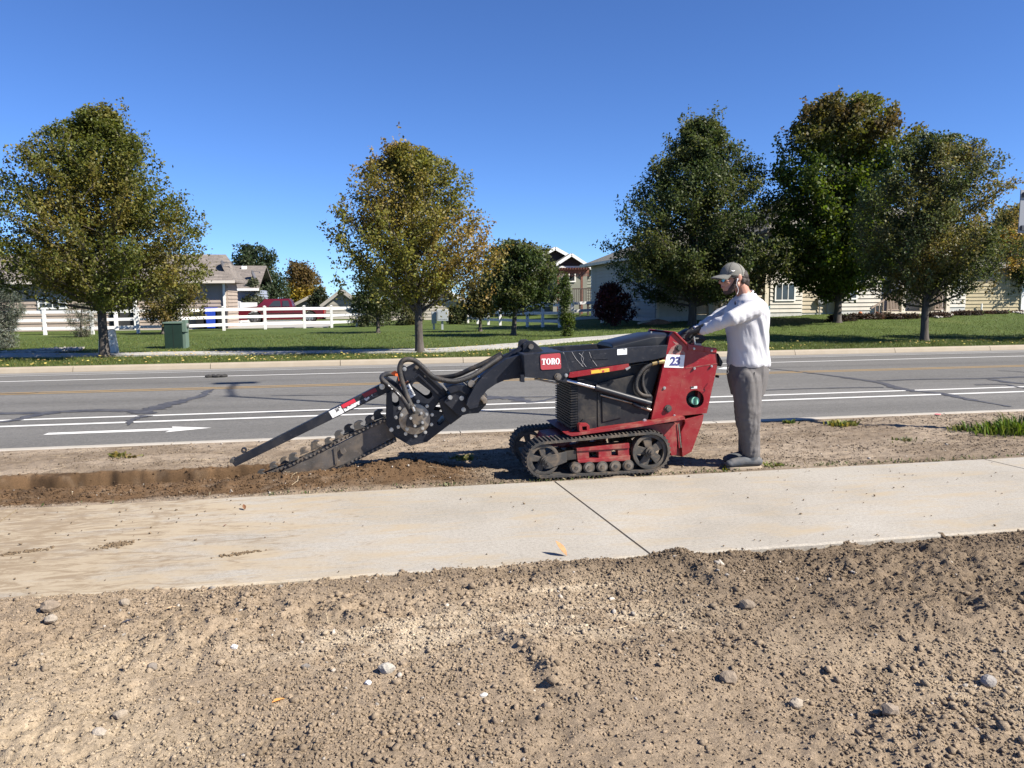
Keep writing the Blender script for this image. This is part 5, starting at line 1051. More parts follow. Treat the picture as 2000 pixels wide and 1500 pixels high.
# ================================================================== PICKUP
Yt = 51.0
PT = thing('pickup_truck', 'dark red extended cab pickup truck parked behind the white rail fence', 'pickup truck', tuple(onY(545, 632, Yt) * (1, 1, 0) + (0, 0, .02)))
m_tred = mat('maroon_paint', (.10, .008, .015), .22, coat=.6, col2=(.085, .007, .013), cs=2); m_chr = mat('chrome', (.62, .62, .62), .2, 1.0); m_tyre = mat('tyre_rubber', (.018, .018, .018), .85); m_pl = mat('black_trim', (.02, .02, .021), .5)
tx = lambda px: onY(px, 600, Yt)[0]
X0, X1 = tx(455), tx(633); Lt = X1 - X0; Zt = lambda py: onY(545, py, Yt)[2] + 0.02
W_ = 1.85; ya, yb = Yt, Yt + W_
def T(px, py): return (tx(px), Zt(py))
wr = .375; wz_ = wr + .02; wxf, wxr = tx(496.5), tx(604)
def arch(cx, r, n=10): return [(cx + r * math.cos(math.pi * (1 - k / n)), wz_ + r * math.sin(math.pi * (1 - k / n))) for k in range(n + 1)]
zsill = Zt(625)
low = [T(456, 626), T(456.5, 606), T(459, 603.5), (wxf - 1.0, Zt(602)), T(500, 599.5), T(524, 599), T(572, 600), T(573, 602), T(631, 601.5), T(633, 604), T(632.5, 622), (wxr + .46, zsill)]
low += arch(wxr, .46)[::-1][1:-1] + [(wxr - .46, zsill), (wxf + .46, zsill)] + arch(wxf, .46)[::-1][1:-1] + [(wxf - .46, zsill)]
b = MB(); b.prism(low, ya, yb); b.build('body', m_tred, PT, bevel=.03)
# hood and cab taper inward
def cab(polyb, polyt, mt, name, inset=.16):
    b = MB(); n = len(polyb)
cabp = [T(500, 599.7), T(512, 589.5), T(516, 584.5), T(564, 584), T(568, 588), T(572, 600)]
b = MB(); V = []; ins = [0.02, .12, .2, .2, .15, .02]
for (x, z), i_ in zip(cabp, ins): V.append((x, ya + i_, z))
for (x, z), i_ in zip(cabp, ins): V.append((x, yb - i_, z))
n = len(cabp); b.add(V, [tuple(range(n)), tuple(range(2 * n - 1, n - 1, -1))] + [(i, (i + 1) % n, n + (i + 1) % n, n + i) for i in range(n)]); b.build('cab', m_tred, PT, bevel=.025)
def side_glass(q, name='window'):
    b = MB(); 
    for sgn in (0, 1):
        V = []
        for px, py in q:
            x, z = T(px, py); t = np.clip((Zt(599.7) - z) / (Zt(599.7) - Zt(584.5)), 0, 1); ii = .02 + .18 * t
            V.append((x, ya + ii - .045, z)) if sgn == 0 else V.append((x, yb - ii + .045, z))
        b.sheet(V)
    return b.build(name, m_glass, PT)
side_glass([(524.5, 599), (533.5, 589.3), (536, 588), (546.5, 588), (549, 599)]); side_glass([(552, 599), (552, 588), (563, 588), (566, 599)])
b = MB(); x0, z0_ = T(501.5, 599.2); x1, z1_ = T(512.6, 589.0); x2, z2_ = T(515.5, 585); b.sheet([(x0 - .03, ya + .1, z0_), (x0 - .03, yb - .1, z0_), (x2 - .05, yb - .28, z2_), (x2 - .05, ya + .28, z2_)]); b.build('windscreen', m_glass, PT)
b = MB(); b.prism([T(458, 604), T(462, 602.3), T(500, 598.9), T(500, 600.5), T(459, 606)], ya + .06, yb - .06); b.build('hood', m_pl, PT, bevel=.02)
b = MB(); b.box(X0 - .10, X0 + .06, ya - .02, yb + .02, Zt(619.5), Zt(613.5)); b.build('front_bumper', m_chr, PT, bevel=.03); b = MB(); b.box(X1 - .05, X1 + .12, ya, yb, Zt(622), Zt(617)); b.build('rear_bumper', m_chr, PT, bevel=.03)
b = MB(); b.box(X0 - .012, X0 + .02, ya + .38, yb - .38, Zt(612.5), Zt(606.5)); b.build('grille', m_pl, PT)
for y0_, y1_ in ((ya + .02, ya + .36), (yb - .36, yb - .02)):
    b = MB(); b.box(X0 - .015, X0 + .22, y0_ - .026, y1_ + .0, Zt(610.5), Zt(606.8)); b.build('headlight', mat('lamp_glass', (.7, .7, .68), .1), PT, bevel=.02)
    b = MB(); b.box(X1 - .06, X1 + .014, y0_ - .03, y0_ + .13, Zt(614), Zt(604)); b.build('tail_light', mat('tail_red', (.3, .01, .01), .25), PT)
for cx in (wxf, wxr):
    for yy, s in ((ya - .01, 1), (yb + .01 - .22, 1)):
        b = MB(); b.cyl((cx, yy, wz_), (cx, yy + .22, wz_), wr, n=28); w_ = b.build('wheel', m_tyre, PT, bevel=.03, smooth=True)
        yf_ = yy - .006 if yy < Yt + .5 else yy + .226
        b = MB(); b.cyl((cx, yf_, wz_), (cx, yf_ + .02 * (-1 if yy > Yt + .5 else 1), wz_), wr * .62, n=20); rim = b.build('rim', m_chr, w_)
        for k in range(5):
            a = k * 2 * math.pi / 5 + .3; yo = yf_ - .006 if yy < Yt + .5 else yf_ + .006
            b = MB(); b.cyl((cx + math.cos(a) * wr * .4, yo, wz_ + math.sin(a) * wr * .4), (cx + math.cos(a) * wr * .4, yo + .004, wz_ + math.sin(a) * wr * .4), wr * .13, n=10); b.build('rim_hole', m_pl, w_)
b = MB(); b.box(wxf + .5, wxr - .5, ya + .02, ya + .2, zsill - .10, zsill - .03); b.build('side_step', m_chr, PT)
b = MB(); b.box(tx(516), tx(520), ya - .16, ya + .0, Zt(604), Zt(600.5)); b.box(tx(519), tx(520.5), ya - .3, ya - .12, Zt(602.5), Zt(597.5)); b.build('mirror', m_pl, PT, bevel=.01)
b = MB(); b.box(tx(545), tx(549), ya - .022, ya - .002, Zt(603.5), Zt(602.3)); b.build('door_handle', m_pl, PT)
for px in (524, 550.5, 572.5):
    b = MB(); b.box(tx(px) - .008, tx(px) + .008, ya - .003, ya + .002, Zt(622), Zt(601)); b.build('panel_gap', m_pl, PT)
b = MB(); b.box(wxf + .55, wxr - .5, ya - .016, ya - .001, Zt(613.2), Zt(612)); b.build('side_moulding', m_pl, PT)
b = MB(); b.box(tx(577), tx(629), ya + .12, yb - .12, Zt(603.2), Zt(601.0)); b.build('bed_rail_cover', m_pl, PT)
# ================================================================== COMPACT TRACK LOADER
DUST = (.30, .22, .145)
m_redp = mat('red_paint', (.225, .008, .0135), .36, col2=(.19, .007, .012), cs=2.2, dust=DUST, ds=5, dust_amt=.22, scratch=(.38, .14, .12), spec=.5)
m_redd = mat('dusty_red_paint', (.22, .010, .015), .5, col2=(.16, .008, .012), cs=4, dust=DUST, ds=6, dust_amt=.65)
m_blk = mat('black_enamel', (.008, .010, .016), .42, col2=(.013, .015, .022), cs=4, spec=.35, dust=(.14, .125, .11), ds=6, dust_amt=.14, scratch=(.10, .10, .11))
m_blkd = mat('dusty_black', (.010, .011, .014), .5, spec=.35, dust=(.17, .14, .10), ds=4, dust_amt=.34)
m_plas = mat('black_hood_plastic', (.012, .013, .016), .38, spec=.4, dust=(.18, .165, .14), ds=4, dust_amt=.15)
m_rub = mat('track_rubber', (.035, .034, .033), .85, dust=DUST, ds=9, dust_amt=.55, bump=.4, bs=80)
m_cast = mat('dusty_cast_steel', (.055, .053, .05), .6, .3, dust=DUST, ds=10, dust_amt=.6)
m_steel = mat('bare_steel', (.34, .31, .27), .38, .85, col2=(.20, .16, .12), cs=14, dust=DUST, ds=12, dust_amt=.5)
m_rod = mat('cylinder_rod', (.62, .62, .62), .18, 1.0); m_bolt = mat('zinc_bolt', (.60, .60, .58), .35, .8, col2=(.4, .38, .34), cs=40)
m_hose = mat('hydraulic_hose', (.016, .016, .017), .6, dust=DUST, ds=14, dust_amt=.25, bump=.5, bs=160)
m_gold = mat('brass_fitting', (.40, .30, .14), .4, .8)
def A(x, y): return (960 + x * .28, 620 + y * .28)         # detail crops of the photograph
def B(x, y): return (420 + x * .28, 660 + y * .28)
def XZ(p, Y): q = onY(p[0], p[1], Y); return (float(q[0]), float(q[2]))
def poly(f, pts, Y): return [XZ(f(*p), Y) for p in pts]
YN, YF = 6.07, 6.89                                         # outer faces of the two tracks
TW = .20
LD = thing('track_loader', 'red and black walk-behind compact track loader standing on the verge', 'track loader', (1.9, 6.48, 0))
def plate(name, f, pts, Y, y0, y1, mt, parent=LD, holes=(), bevel=.004, smooth=False):
    b = MB(); b.prism(poly(f, pts, Y), y0, y1, [poly(f, h, Y) for h in holes]); return b.build(name, mt, parent, bevel=bevel, smooth=smooth)
def circ(cx, cy, r, n=24): return [(cx + r * math.cos(2 * math.pi * k / n), cy + r * math.sin(2 * math.pi * k / n)) for k in range(n)]
def bolt(p, Y, f, parent, r=.011, h=.012, mt=None, name='bolt'):
    x, z = XZ(f(*p), Y); b = MB(); b.cyl((x, Y, z), (x, Y - h * .35, z), r * 1.5, n=12); b.cyl((x, Y - h * .35, z), (x, Y - h, z), r, n=6); return b.build(name, mt or m_bolt, parent)
# ---- tracks
fi = XZ(A(372, 1008), YN); rs = XZ(A(1110, 940), YN); r_i = .152; r_s = .172
fi = (fi[0], r_i + .006); rs = (rs[0], r_s + .012)
def belt_path(r0, r1, n=22):
    (x0, z0), (x1, z1) = fi, rs; d = math.hypot(x1 - x0, z1 - z0); th = math.atan2(z1 - z0, x1 - x0); be = math.asin((r1 - r0) / d)
    a0 = th + math.pi / 2 + be; P = []
    for k in range(n + 1): a = a0 + (2 * math.pi - 2 * (a0 - th)) * k / n; P.append((x0 + r0 * math.cos(a), z0 + r0 * math.sin(a)))
    a1 = 2 * th - a0
    for k in range(n + 1): a = a1 + (2 * (a0 - th)) * k / n; P.append((x1 + r1 * math.cos(a), z1 + r1 * math.sin(a)))
    return P
def resample(P, step):
    P = P + [P[0]]; S = [0]
    for i in range(len(P) - 1): S.append(S[-1] + math.dist(P[i], P[i + 1]))
    n = int(S[-1] / step); out = []
    for k in range(n):
        s = S[-1] * k / n; i = max(j for j in range(len(S)) if S[j] <= s + 1e-9); i = min(i, len(P) - 2); t = (s - S[i]) / max(1e-9, S[i + 1] - S[i]); out.append((P[i][0] + (P[i + 1][0] - P[i][0]) * t, P[i][1] + (P[i + 1][1] - P[i][1]) * t))
    return out
PO = belt_path(r_i, r_s); PI = belt_path(r_i - .020, r_s - .020)
def wheel(name, c, R_, y0, y1, parent, spokes, mt, rim_w=.028, hub=.05):
    """rim ring with open spokes"""
    b = MB(); out = circ(c[0], c[1], R_, 36); inn = circ(c[0], c[1], R_ - rim_w, 36); b.prism(out, y0, y1, [inn]); w_ = b.build(name, mt, parent, bevel=.004, smooth=True)
    for k in range(spokes):
        a = 2 * math.pi * k / spokes + .5; p0 = (c[0] + math.cos(a) * hub * .7, c[1] + math.sin(a) * hub * .7); p1 = (c[0] + math.cos(a) * (R_ - rim_w * .6), c[1] + math.sin(a) * (R_ - rim_w * .6))
        nx, nz = -math.sin(a), math.cos(a); w0, w1 = hub * .62, hub * .95; b = MB(); b.prism([(p0[0] + nx * w0, p0[1] + nz * w0), (p0[0] - nx * w0, p0[1] - nz * w0), (p1[0] - nx * w1, p1[1] - nz * w1), (p1[0] + nx * w1, p1[1] + nz * w1)], y0 + .012, y1 - .02); b.build('spoke', mt, w_, bevel=.004)
    b = MB(); ym = y0 - .02
    b.cyl((c[0], ym, c[1]), (c[0], y1, c[1]), hub, n=20); b.cyl((c[0], ym - .02, c[1]), (c[0], ym, c[1]), hub * .62, n=16); b.cyl((c[0], ym - .035, c[1]), (c[0], ym - .02, c[1]), hub * .34, n=6); b.build('hub', m_cast, w_, bevel=.003)
    return w_
def track(y0, near):
    y1 = y0 + TW; b = MB(); n = len(PO); V = []; F = []
    for y in (y0, y1):
        V += [(x, y, z) for x, z in PO] + [(x, y, z) for x, z in PI]
    for i in range(n):
        j = (i + 1) % n; F += [(i, j, n + j, n + i), (2 * n + j, 2 * n + i, 3 * n + i, 3 * n + j), (j, i, 2 * n + i, 2 * n + j), (n + i, n + j, 3 * n + j, 3 * n + i)]
    b.add(V, F); t = b.build('track', m_rub, LD, smooth=True)
    lug = MB(); Q = resample(belt_path(r_i, r_s), .034); m_ = len(Q)
    for k in range(m_):
        p = np.array(Q[k]); d = np.array(Q[(k + 1) % m_]) - p; d /= np.linalg.norm(d) + 1e-9; nn = np.array([d[1], -d[0]])
        cen = np.array([(fi[0] + rs[0]) / 2, (fi[1] + rs[1]) / 2])
        if nn @ (p - cen) < 0: nn = -nn
        a, c = p - d * .009 + nn * .0, p + d * .009 + nn * .0; a2, c2 = p - d * .006 + nn * .011, p + d * .006 + nn * .011
        lug.prism([tuple(a - nn * .004), tuple(c - nn * .004), tuple(c2), tuple(a2)], y0 + .003, y1 - .003)
    tag(lug.build('tread_lugs', m_rub, t), kind='stuff')
    yw = y0 + .018
    wheel('drive_wheel', rs, r_s - .022, yw, yw + .10, LD if near else LD, 5, m_cast, .030, .044); wheel('idler_wheel', fi, r_i - .022, yw, yw + .10, LD, 5, m_cast, .028, .03)
    for k in range(5):
        x, z = XZ(A(594 + 91 * k, 1075 - 6 * k), YN); z = .022 + .052
        b = MB(); b.cyl((x, yw - .004, z), (x, yw + .05, z), .050, n=22); w_ = b.build('road_wheel', m_cast, LD, bevel=.006, smooth=True)
        b = MB(); b.cyl((x, yw - .010, z), (x, yw - .004, z), .037, n=20); b.build('wheel_face', m_steel, w_); b = MB(); b.cyl((x, yw - .022, z), (x, yw - .010, z), .016, n=12); b.build('hub_cap', m_cast, w_, bevel=.003)
    return t
track(YN, True); track(YF - TW, False)
for yo in (YN + .03, YF - .13):
    near = yo < 6.5
    f_ = plate('track_frame', A, [(600, 930), (965, 895), (970, 1000), (610, 1018)], YN, yo, yo + .08, m_redd, holes=[[(685, 945), (755, 940), (755, 985), (688, 990)], [(842, 932), (890, 928), (892, 968), (845, 972)]])
    plate('frame_flange', A, [(598, 918), (965, 880), (968, 915), (600, 937)], YN, yo - .012, yo + .10, m_redd, f_); plate('frame_flange', A, [(605, 1000), (972, 965), (972, 1002), (610, 1018)], YN, yo - .012, yo + .10, m_redd, f_)
    plate('tensioner_tube', A, [(520, 940), (600, 932), (600, 995), (520, 1005)], YN, yo + .005, yo + .07, m_blkd)
    plate('idler_arm', A, [(375, 975), (400, 965), (525, 937), (528, 1010), (410, 1055), (375, 1058), (355, 1035), (355, 1000)], YN, yo - .022, yo - .004, m_cast); bolt((395, 1018), yo - .022, A, LD, .016, .02, m_cast)
# ---- red lower chassis
YB0, YB1 = 6.20, 6.76
plate('deck_plate', A, [(520, 815), (1030, 745), (1345, 690), (1352, 712), (1040, 762), (560, 830)], YN + .02, YN + .02, 6.86, m_redd, bevel=.003)
plate('chassis_side', A, [(560, 822), (1150, 745), (1290, 735), (1300, 800), (1290, 960), (1255, 965), (1225, 880), (1100, 800), (950, 815), (600, 860)], YB0, YB0, YB1, m_redd)
plate('front_hull', A, [(390, 835), (500, 820), (560, 815), (560, 870), (500, 900), (360, 905)], 6.30, 6.30, 6.66, m_redd)
plate('step_plate', A, [(395, 830), (490, 815), (500, 845), (380, 872)], 6.30, 6.27, 6.5, m_redd)
sq = plate('tie_down', A, [(610, 750), (622, 742), (672, 742), (684, 755), (684, 800), (624, 804), (612, 792)], YN + .03, YN + .03, YN + .10, m_redp, holes=[[(632, 762), (664, 760), (666, 786), (636, 790)]])
plate('side_wedge', A, [(552, 805), (640, 710), (730, 692), (734, 780), (640, 800)], YB0 - .02, YB0 - .02, YB0 + .01, m_blkd)
# ---- engine and radiator
gr = plate('radiator_grille', A, [(560, 445), (602, 440), (602, 760), (562, 786)], YB0, YB0 + .01, YB1 - .01, m_blkd)
for k in range(17):
    yk = 470 + k * 18; plate('fin', A, [(551, yk), (600, yk - 4), (600, yk + 3), (551, yk + 7)], YB0, YB0 - .004, YB1, m_blkd, gr, bevel=0)
plate('engine_panel', A, [(600, 420), (740, 460), (744, 780), (600, 790)], YB0 + .005, YB0 + .005, YB1 - .02, m_blkd); plate('engine_panel', A, [(748, 460), (1010, 400), (1130, 560), (1090, 715), (750, 775)], YB0 + .01, YB0 + .01, YB1 - .02, m_blkd)
plate('engine_top', A, [(560, 410), (1150, 310), (1180, 330), (1110, 560), (600, 455)], YB0 + .06, YB0 + .06, YB1 - .06, m_blkd)
plate('panel_rib', A, [(740, 520), (752, 520), (752, 768), (742, 770)], YB0 - .002, YB0 - .002, YB0 + .02, m_blkd)
plate('battery_box', A, [(770, 560), (900, 540), (905, 700), (775, 730)], YB0 + .002, YB0 + .000, YB0 + .04, m_blkd)
# ---- hood
hp = poly(A, [(815, 205), (822, 178), (850, 168), (905, 155), (1090, 112), (1260, 104), (1260, 215), (1000, 235), (830, 240)], 6.35); n = len(hp)
b = MB(); secs = [(6.24, .985, -.03), (6.27, 1, -.012), (6.34, 1, 0), (6.62, 1, 0), (6.69, 1, -.012), (6.72, .985, -.03)]; V = []
zmin = min(z for x, z in hp)
for y, sx_, dz in secs: V += [(x if z < zmin + .05 else x, y, z + (dz if z > zmin + .06 else 0)) for x, z in hp]
F = [tuple(range(n)), tuple(range(6 * n - 1, 5 * n - 1, -1))]
for s in range(5):
    for i in range(n): j = (i + 1) % n; F.append((s * n + i, s * n + j, s * n + n + j, s * n + n + i))
b.add(V, F); b.build('hood', m_plas, LD, bevel=.012, smooth=True)
# ---- rear tower
YT0, YT1 = 6.20, 6.76
tw1 = [(1110, 710), (1240, 130), (1262, 100), (1272, 104), (1360, 190), (1358, 262), (1268, 692)]
plate('tower_side', A, tw1, YT0, YT0 - .012, YT0 + .03, m_redp); plate('tower_side', A, tw1, YT0, YT1 - .03, YT1 + .012, m_redp)
plate('tower_flange', A, [(1262, 100), (1276, 98), (1368, 188), (1358, 196)], YT0, YT0 - .03, YT1 + .03, m_redp)
rear = [(1362, 196), (1475, 205), (1566, 216), (1575, 330), (1500, 668), (1270, 692), (1360, 262)]
hole = circ(1418, 570, 62, 26)
plate('rear_panel', A, rear, YT0, YT0 - .004, YT0 + .012, m_redp, holes=[hole]); plate('rear_panel', A, rear, YT0, YT1 - .012, YT1 + .004, m_redp)
plate('rear_face', A, [(1485, 230), (1568, 222), (1577, 330), (1500, 668), (1440, 660)], YT0, YT0 + .04, YT1 - .04, m_redp)
# the corner facet that catches the sun
q0 = [XZ(A(*p), YT0) for p in ((1566, 216), (1575, 330), (1500, 668))]; b = MB(); b.add([(x, YT0 - .004, z) for x, z in q0] + [(x + .030, YT0 + .07, z) for x, z in q0] + [(x - .02, YT0 + .07, z) for x, z in q0], [(0, 1, 4, 3), (1, 2, 5, 4), (0, 3, 6), (2, 8, 5), (3, 4, 7, 6), (4, 5, 8, 7), (0, 6, 7, 1), (1, 7, 8, 2)]); b.build('corner_facet', m_redp, LD)
plate('top_cap', A, [(1362, 186), (1478, 198), (1476, 236), (1362, 226)], YT0, YT0 - .014, YT1 + .014, m_redp, bevel=.006); plate('top_cap', A, [(1480, 203), (1568, 214), (1566, 246), (1478, 238)], YT0, YT0 - .014, YT1 + .014, m_redp, bevel=.006)
plate('panel_lip', A, [(1352, 350), (1574, 318), (1575, 324), (1352, 356)], YT0, YT0 - .007, YT0 + .0, m_redd, bevel=0)
plate('belly_side', A, [(1345, 712), (1480, 676), (1470, 730), (1395, 935), (1330, 972), (1320, 800), (1350, 735)], YT0 + .005, YT0 + .0, YT1, m_redp)
plate('belly_recess', A, [(1140, 740), (1345, 705), (1318, 800), (1325, 970), (1260, 962), (1225, 880)], YT0 + .04, YT0 + .04, YT1 - .04, m_redd)
plate('latch_strip', A, [(1290, 745), (1305, 738), (1322, 905), (1305, 912)], YT0, YT0 - .006, YT0 + .03, m_redd); plate('latch_edge', A, [(1300, 742), (1306, 738), (1324, 905), (1318, 908)], YT0, YT0 - .009, YT0 - .004, m_steel, bevel=0)
# fuel filler
x, z = XZ(A(1418, 570), YT0); b = MB(); b.cyl((x, YT0 + .10, z), (x, YT0 + .012, z), .075, n=26, cap=False); b.cyl((x, YT0 + .10, z), (x, YT0 + .105, z), .078, n=26); b.build('filler_recess', m_pl, LD)
x, z = XZ(A(1420, 582), YT0 + .03); b = MB(); b.cyl((x, YT0 + .095, z), (x, YT0 + .022, z), .036, n=22); c_ = b.build('fuel_cap', mat('mint_cap', (.28, .62, .46), .45), LD, bevel=.005); b = MB(); b.box(x - .008, x + .008, YT0 + .010, YT0 + .0225, z - .033, z + .033); b.build('cap_grip', mat('dark_green_grip', (.02, .10, .07), .5), c_)
plate('pump_decal', A, [(1390, 482), (1434, 478), (1434, 496), (1392, 498)], YT0 - .004, YT0 - .0065, YT0 - .0035, mat('decal_grey', (.55, .55, .55), .6), bevel=0); plate('pump_decal', A, [(1390, 482), (1410, 480), (1410, 490), (1390, 492)], YT0 - .004, YT0 - .0085, YT0 - .0066, m_pl, bevel=0)
for p, r in (((1305, 212), .020), ((1230, 635), .022), ((1205, 492), .009), ((1275, 684), .007), ((1412, 218), .007), ((1535, 232), .007), ((1415, 355), .008), ((1535, 340), .007), ((1068, 720), .012)): bolt(p, YT0 - .012, A, LD, r, .025 if r > .015 else .012, m_cast if r > .015 else m_bolt)
plate('wear_patch', A, [(1262, 165), (1300, 180), (1350, 250), (1348, 262), (1225, 265), (1252, 210), (1285, 190)], YT0 - .012, YT0 - .0135, YT0 - .011, mat('worn_grey', (.22, .17, .15), .8, col2=(.30, .03, .03), cs=30), bevel=0)
# number plate with 23
plate('number_label', A, [(1222, 258), (1348, 262), (1338, 352), (1202, 348)], YT0 - .012, YT0 - .0155, YT0 - .0115, mat('white_label', (.74, .75, .76), .5, col2=(.45, .42, .40), cs=22, cedge=(.62, .68)), bevel=0)
def text(s, name, center, Y, height, mt, parent, shear=0, off=0.0, rot=0.0):
    cu = bpy.data.curves.new(name, 'FONT'); cu.body = s; cu.size = height / .72; cu.extrude = .0012; cu.offset = off; cu.align_x = 'CENTER'; cu.align_y = 'CENTER'; cu.shear = shear; cu.space_character = .92
    o = bpy.data.objects.new(name, cu); COL.objects.link(o); dg = bpy.context.evaluated_depsgraph_get(); me = bpy.data.meshes.new_from_object(o.evaluated_get(dg)); bpy.data.objects.remove(o)
    me.materials.clear(); me.materials.append(mt); q = link(name, me, parent, (center[0], Y, center[1])); q.rotation_euler = (math.pi / 2, rot, 0); return q
text('23', 'number', XZ(A(1278, 308), YT0 - .016), YT0 - .0172, .072, mat('navy_print', (.05, .05, .19), .6), LD, .12, .003, .03)
# ---- loader arms
arm = [(490, 238), (1222, 190), (1210, 275), (1120, 296), (560, 375), (530, 380), (500, 300)]
plate('lift_arm', A, arm, YT0 - .03, YT0 - .055, YT0 - .015, m_blk, bevel=.006); plate('lift_arm', A, arm, YT0 - .03, YT1 + .015, YT1 + .055, m_blk, bevel=.006)
plate('arm_bracket', A, [(700, 262), (812, 252), (815, 290), (700, 295)], YT0 - .055, YT0 - .060, YT0 - .05, m_blk, bevel=.002)
plate('white_label', A, [(876, 222), (944, 216), (944, 258), (876, 262)], YT0 - .055, YT0 - .0585, YT0 - .0545, mat('torn_label', (.72, .74, .76), .6, col2=(.06, .06, .07), cs=25, cedge=(.6, .64)), bevel=0)
head = [(215, 255), (490, 236), (512, 262), (530, 320), (548, 385), (520, 420), (525, 455), (440, 440), (380, 430), (232, 415), (222, 360)]
plate('arm_head', A, head, YT0 - .04, YT0 - .06, YT1 + .06, m_blk, bevel=.008)
plate('arm_weld_plate', A, [(225, 262), (320, 250), (320, 425), (232, 414)], YT0 - .06, YT0 - .064, YT0 - .05, m_blk, bevel=.002)
lug = [(222, 240), (228, 180), (245, 165), (285, 162), (310, 180), (365, 234), (300, 243)]
for y in (6.33, 6.58): plate('pivot_lug', A, lug, 6.33, y, y + .03, m_blk, bevel=.005)
x, z = XZ(A(272, 202), 6.33); b = MB(); b.cyl((x, 6.30, z), (x, 6.63, z), .022, n=14); b.build('pivot_pin', m_steel, LD)
neck = [(215, 255), (100, 292), (20, 345), (-60, 410), (-110, 470), (-160, 560), (-175, 610), (-150, 640), (-95, 625), (-75, 560), (-30, 505), (30, 465), (90, 438), (150, 428), (232, 420)]
for y in (6.27, 6.60): plate('gooseneck_plate', A, neck, 6.27, y, y + .07, m_blk, bevel=.006)
plate('gooseneck_web', A, [(215, 262), (100, 300), (20, 352), (-60, 418), (-60, 470), (30, 420), (120, 380), (225, 370)], 6.27, 6.34, 6.60, m_blk)
plate('stop_tab', A, [(200, 400), (228, 398), (230, 452), (202, 450)], YT0 - .05, YT0 - .06, YT0 + .0, m_blk); bolt((462, 412), YT0 - .06, A, LD, .020, .03, m_steel); bolt((520, 404), YT0 - .06, A, LD, .010, .02)
# tilt cylinder over the gooseneck
def cyl_between(name, f, a, c, Y, r, mt, parent=LD, n=14):
    p, q = onY(*f(*a), Y), onY(*f(*c), Y); b = MB(); b.cyl(p, q, r, n=n); return b.build(name, mt, parent, smooth=True)
cyl_between('tilt_cylinder', A, (210, 225), (20, 340), 6.46, .036, m_blk); cyl_between('tilt_rod', A, (20, 340), (-100, 425), 6.46, .020, m_rod)
cyl_between('tilt_clevis', A, (-95, 420), (-140, 455), 6.46, .036, m_steel)
# lift cylinder
cyl_between('lift_rod', A, (525, 440), (740, 495), YT0 - .02, .014, m_rod); cyl_between('lift_cylinder', A, (728, 490), (1108, 600), YT0 - .02, .026, m_blk); cyl_between('cylinder_collar', A, (722, 488), (745, 495), YT0 - .02, .031, m_blk)
cyl_between('lift_pipe', A, (760, 540), (990, 600), YT0 - .005, .009, m_steel); cyl_between('pipe_fitting', A, (985, 598), (1040, 625), YT0 - .01, .017, m_blk); cyl_between('pipe_fitting', A, (1035, 622), (1110, 648), YT0 - .0, .014, m_steel)
cyl_between('hydraulic_pipe', A, (300, 428), (470, 460), YT0 - .02, .008, m_steel)
# red prop bar
plate('prop_bar', A, [(545, 383), (955, 322), (960, 345), (925, 362), (560, 420), (535, 418)], YT0 - .064, YT0 - .07, YT0 - .057, m_redp, bevel=.002); plate('prop_pin', A, [(930, 355), (965, 340), (968, 350), (940, 370)], YT0 - .07, YT0 - .08, YT0 - .066, m_bolt, bevel=.002)
plate('warning_decal', A, [(690, 371), (820, 353), (822, 378), (694, 393)], YT0 - .07, YT0 - .0725, YT0 - .0695, mat('yellow_decal', (.65, .40, .04), .6, col2=(.35, .03, .03), cs=18, cedge=(.5, .54)), bevel=0)
# hoses
def hose(name, f, pts, Ys, r, parent=LD, mt=None):
    P = [onY(*f(*p), y) for p, y in zip(pts, Ys if hasattr(Ys, '__len__') else [Ys] * len(pts))]; b = MB(); b.tube(catmull(P, 8), r, 10); return b.build(name, mt or m_hose, parent, smooth=True)
hose('side_hose', A, [(1200, 308), (1130, 318), (1060, 360), (1015, 430), (1012, 500), (1050, 540), (1110, 550)], YT0 - .02, .017); cyl_between('hose_fitting', A, (1165, 310), (1205, 307), YT0 - .02, .02, m_gold); cyl_between('hose_fitting', A, (1118, 322), (1150, 314), YT0 - .02, .021, m_gold)
hose('side_hose', A, [(1100, 345), (1060, 400), (1055, 470), (1080, 540)], YT0 + .0, .014)
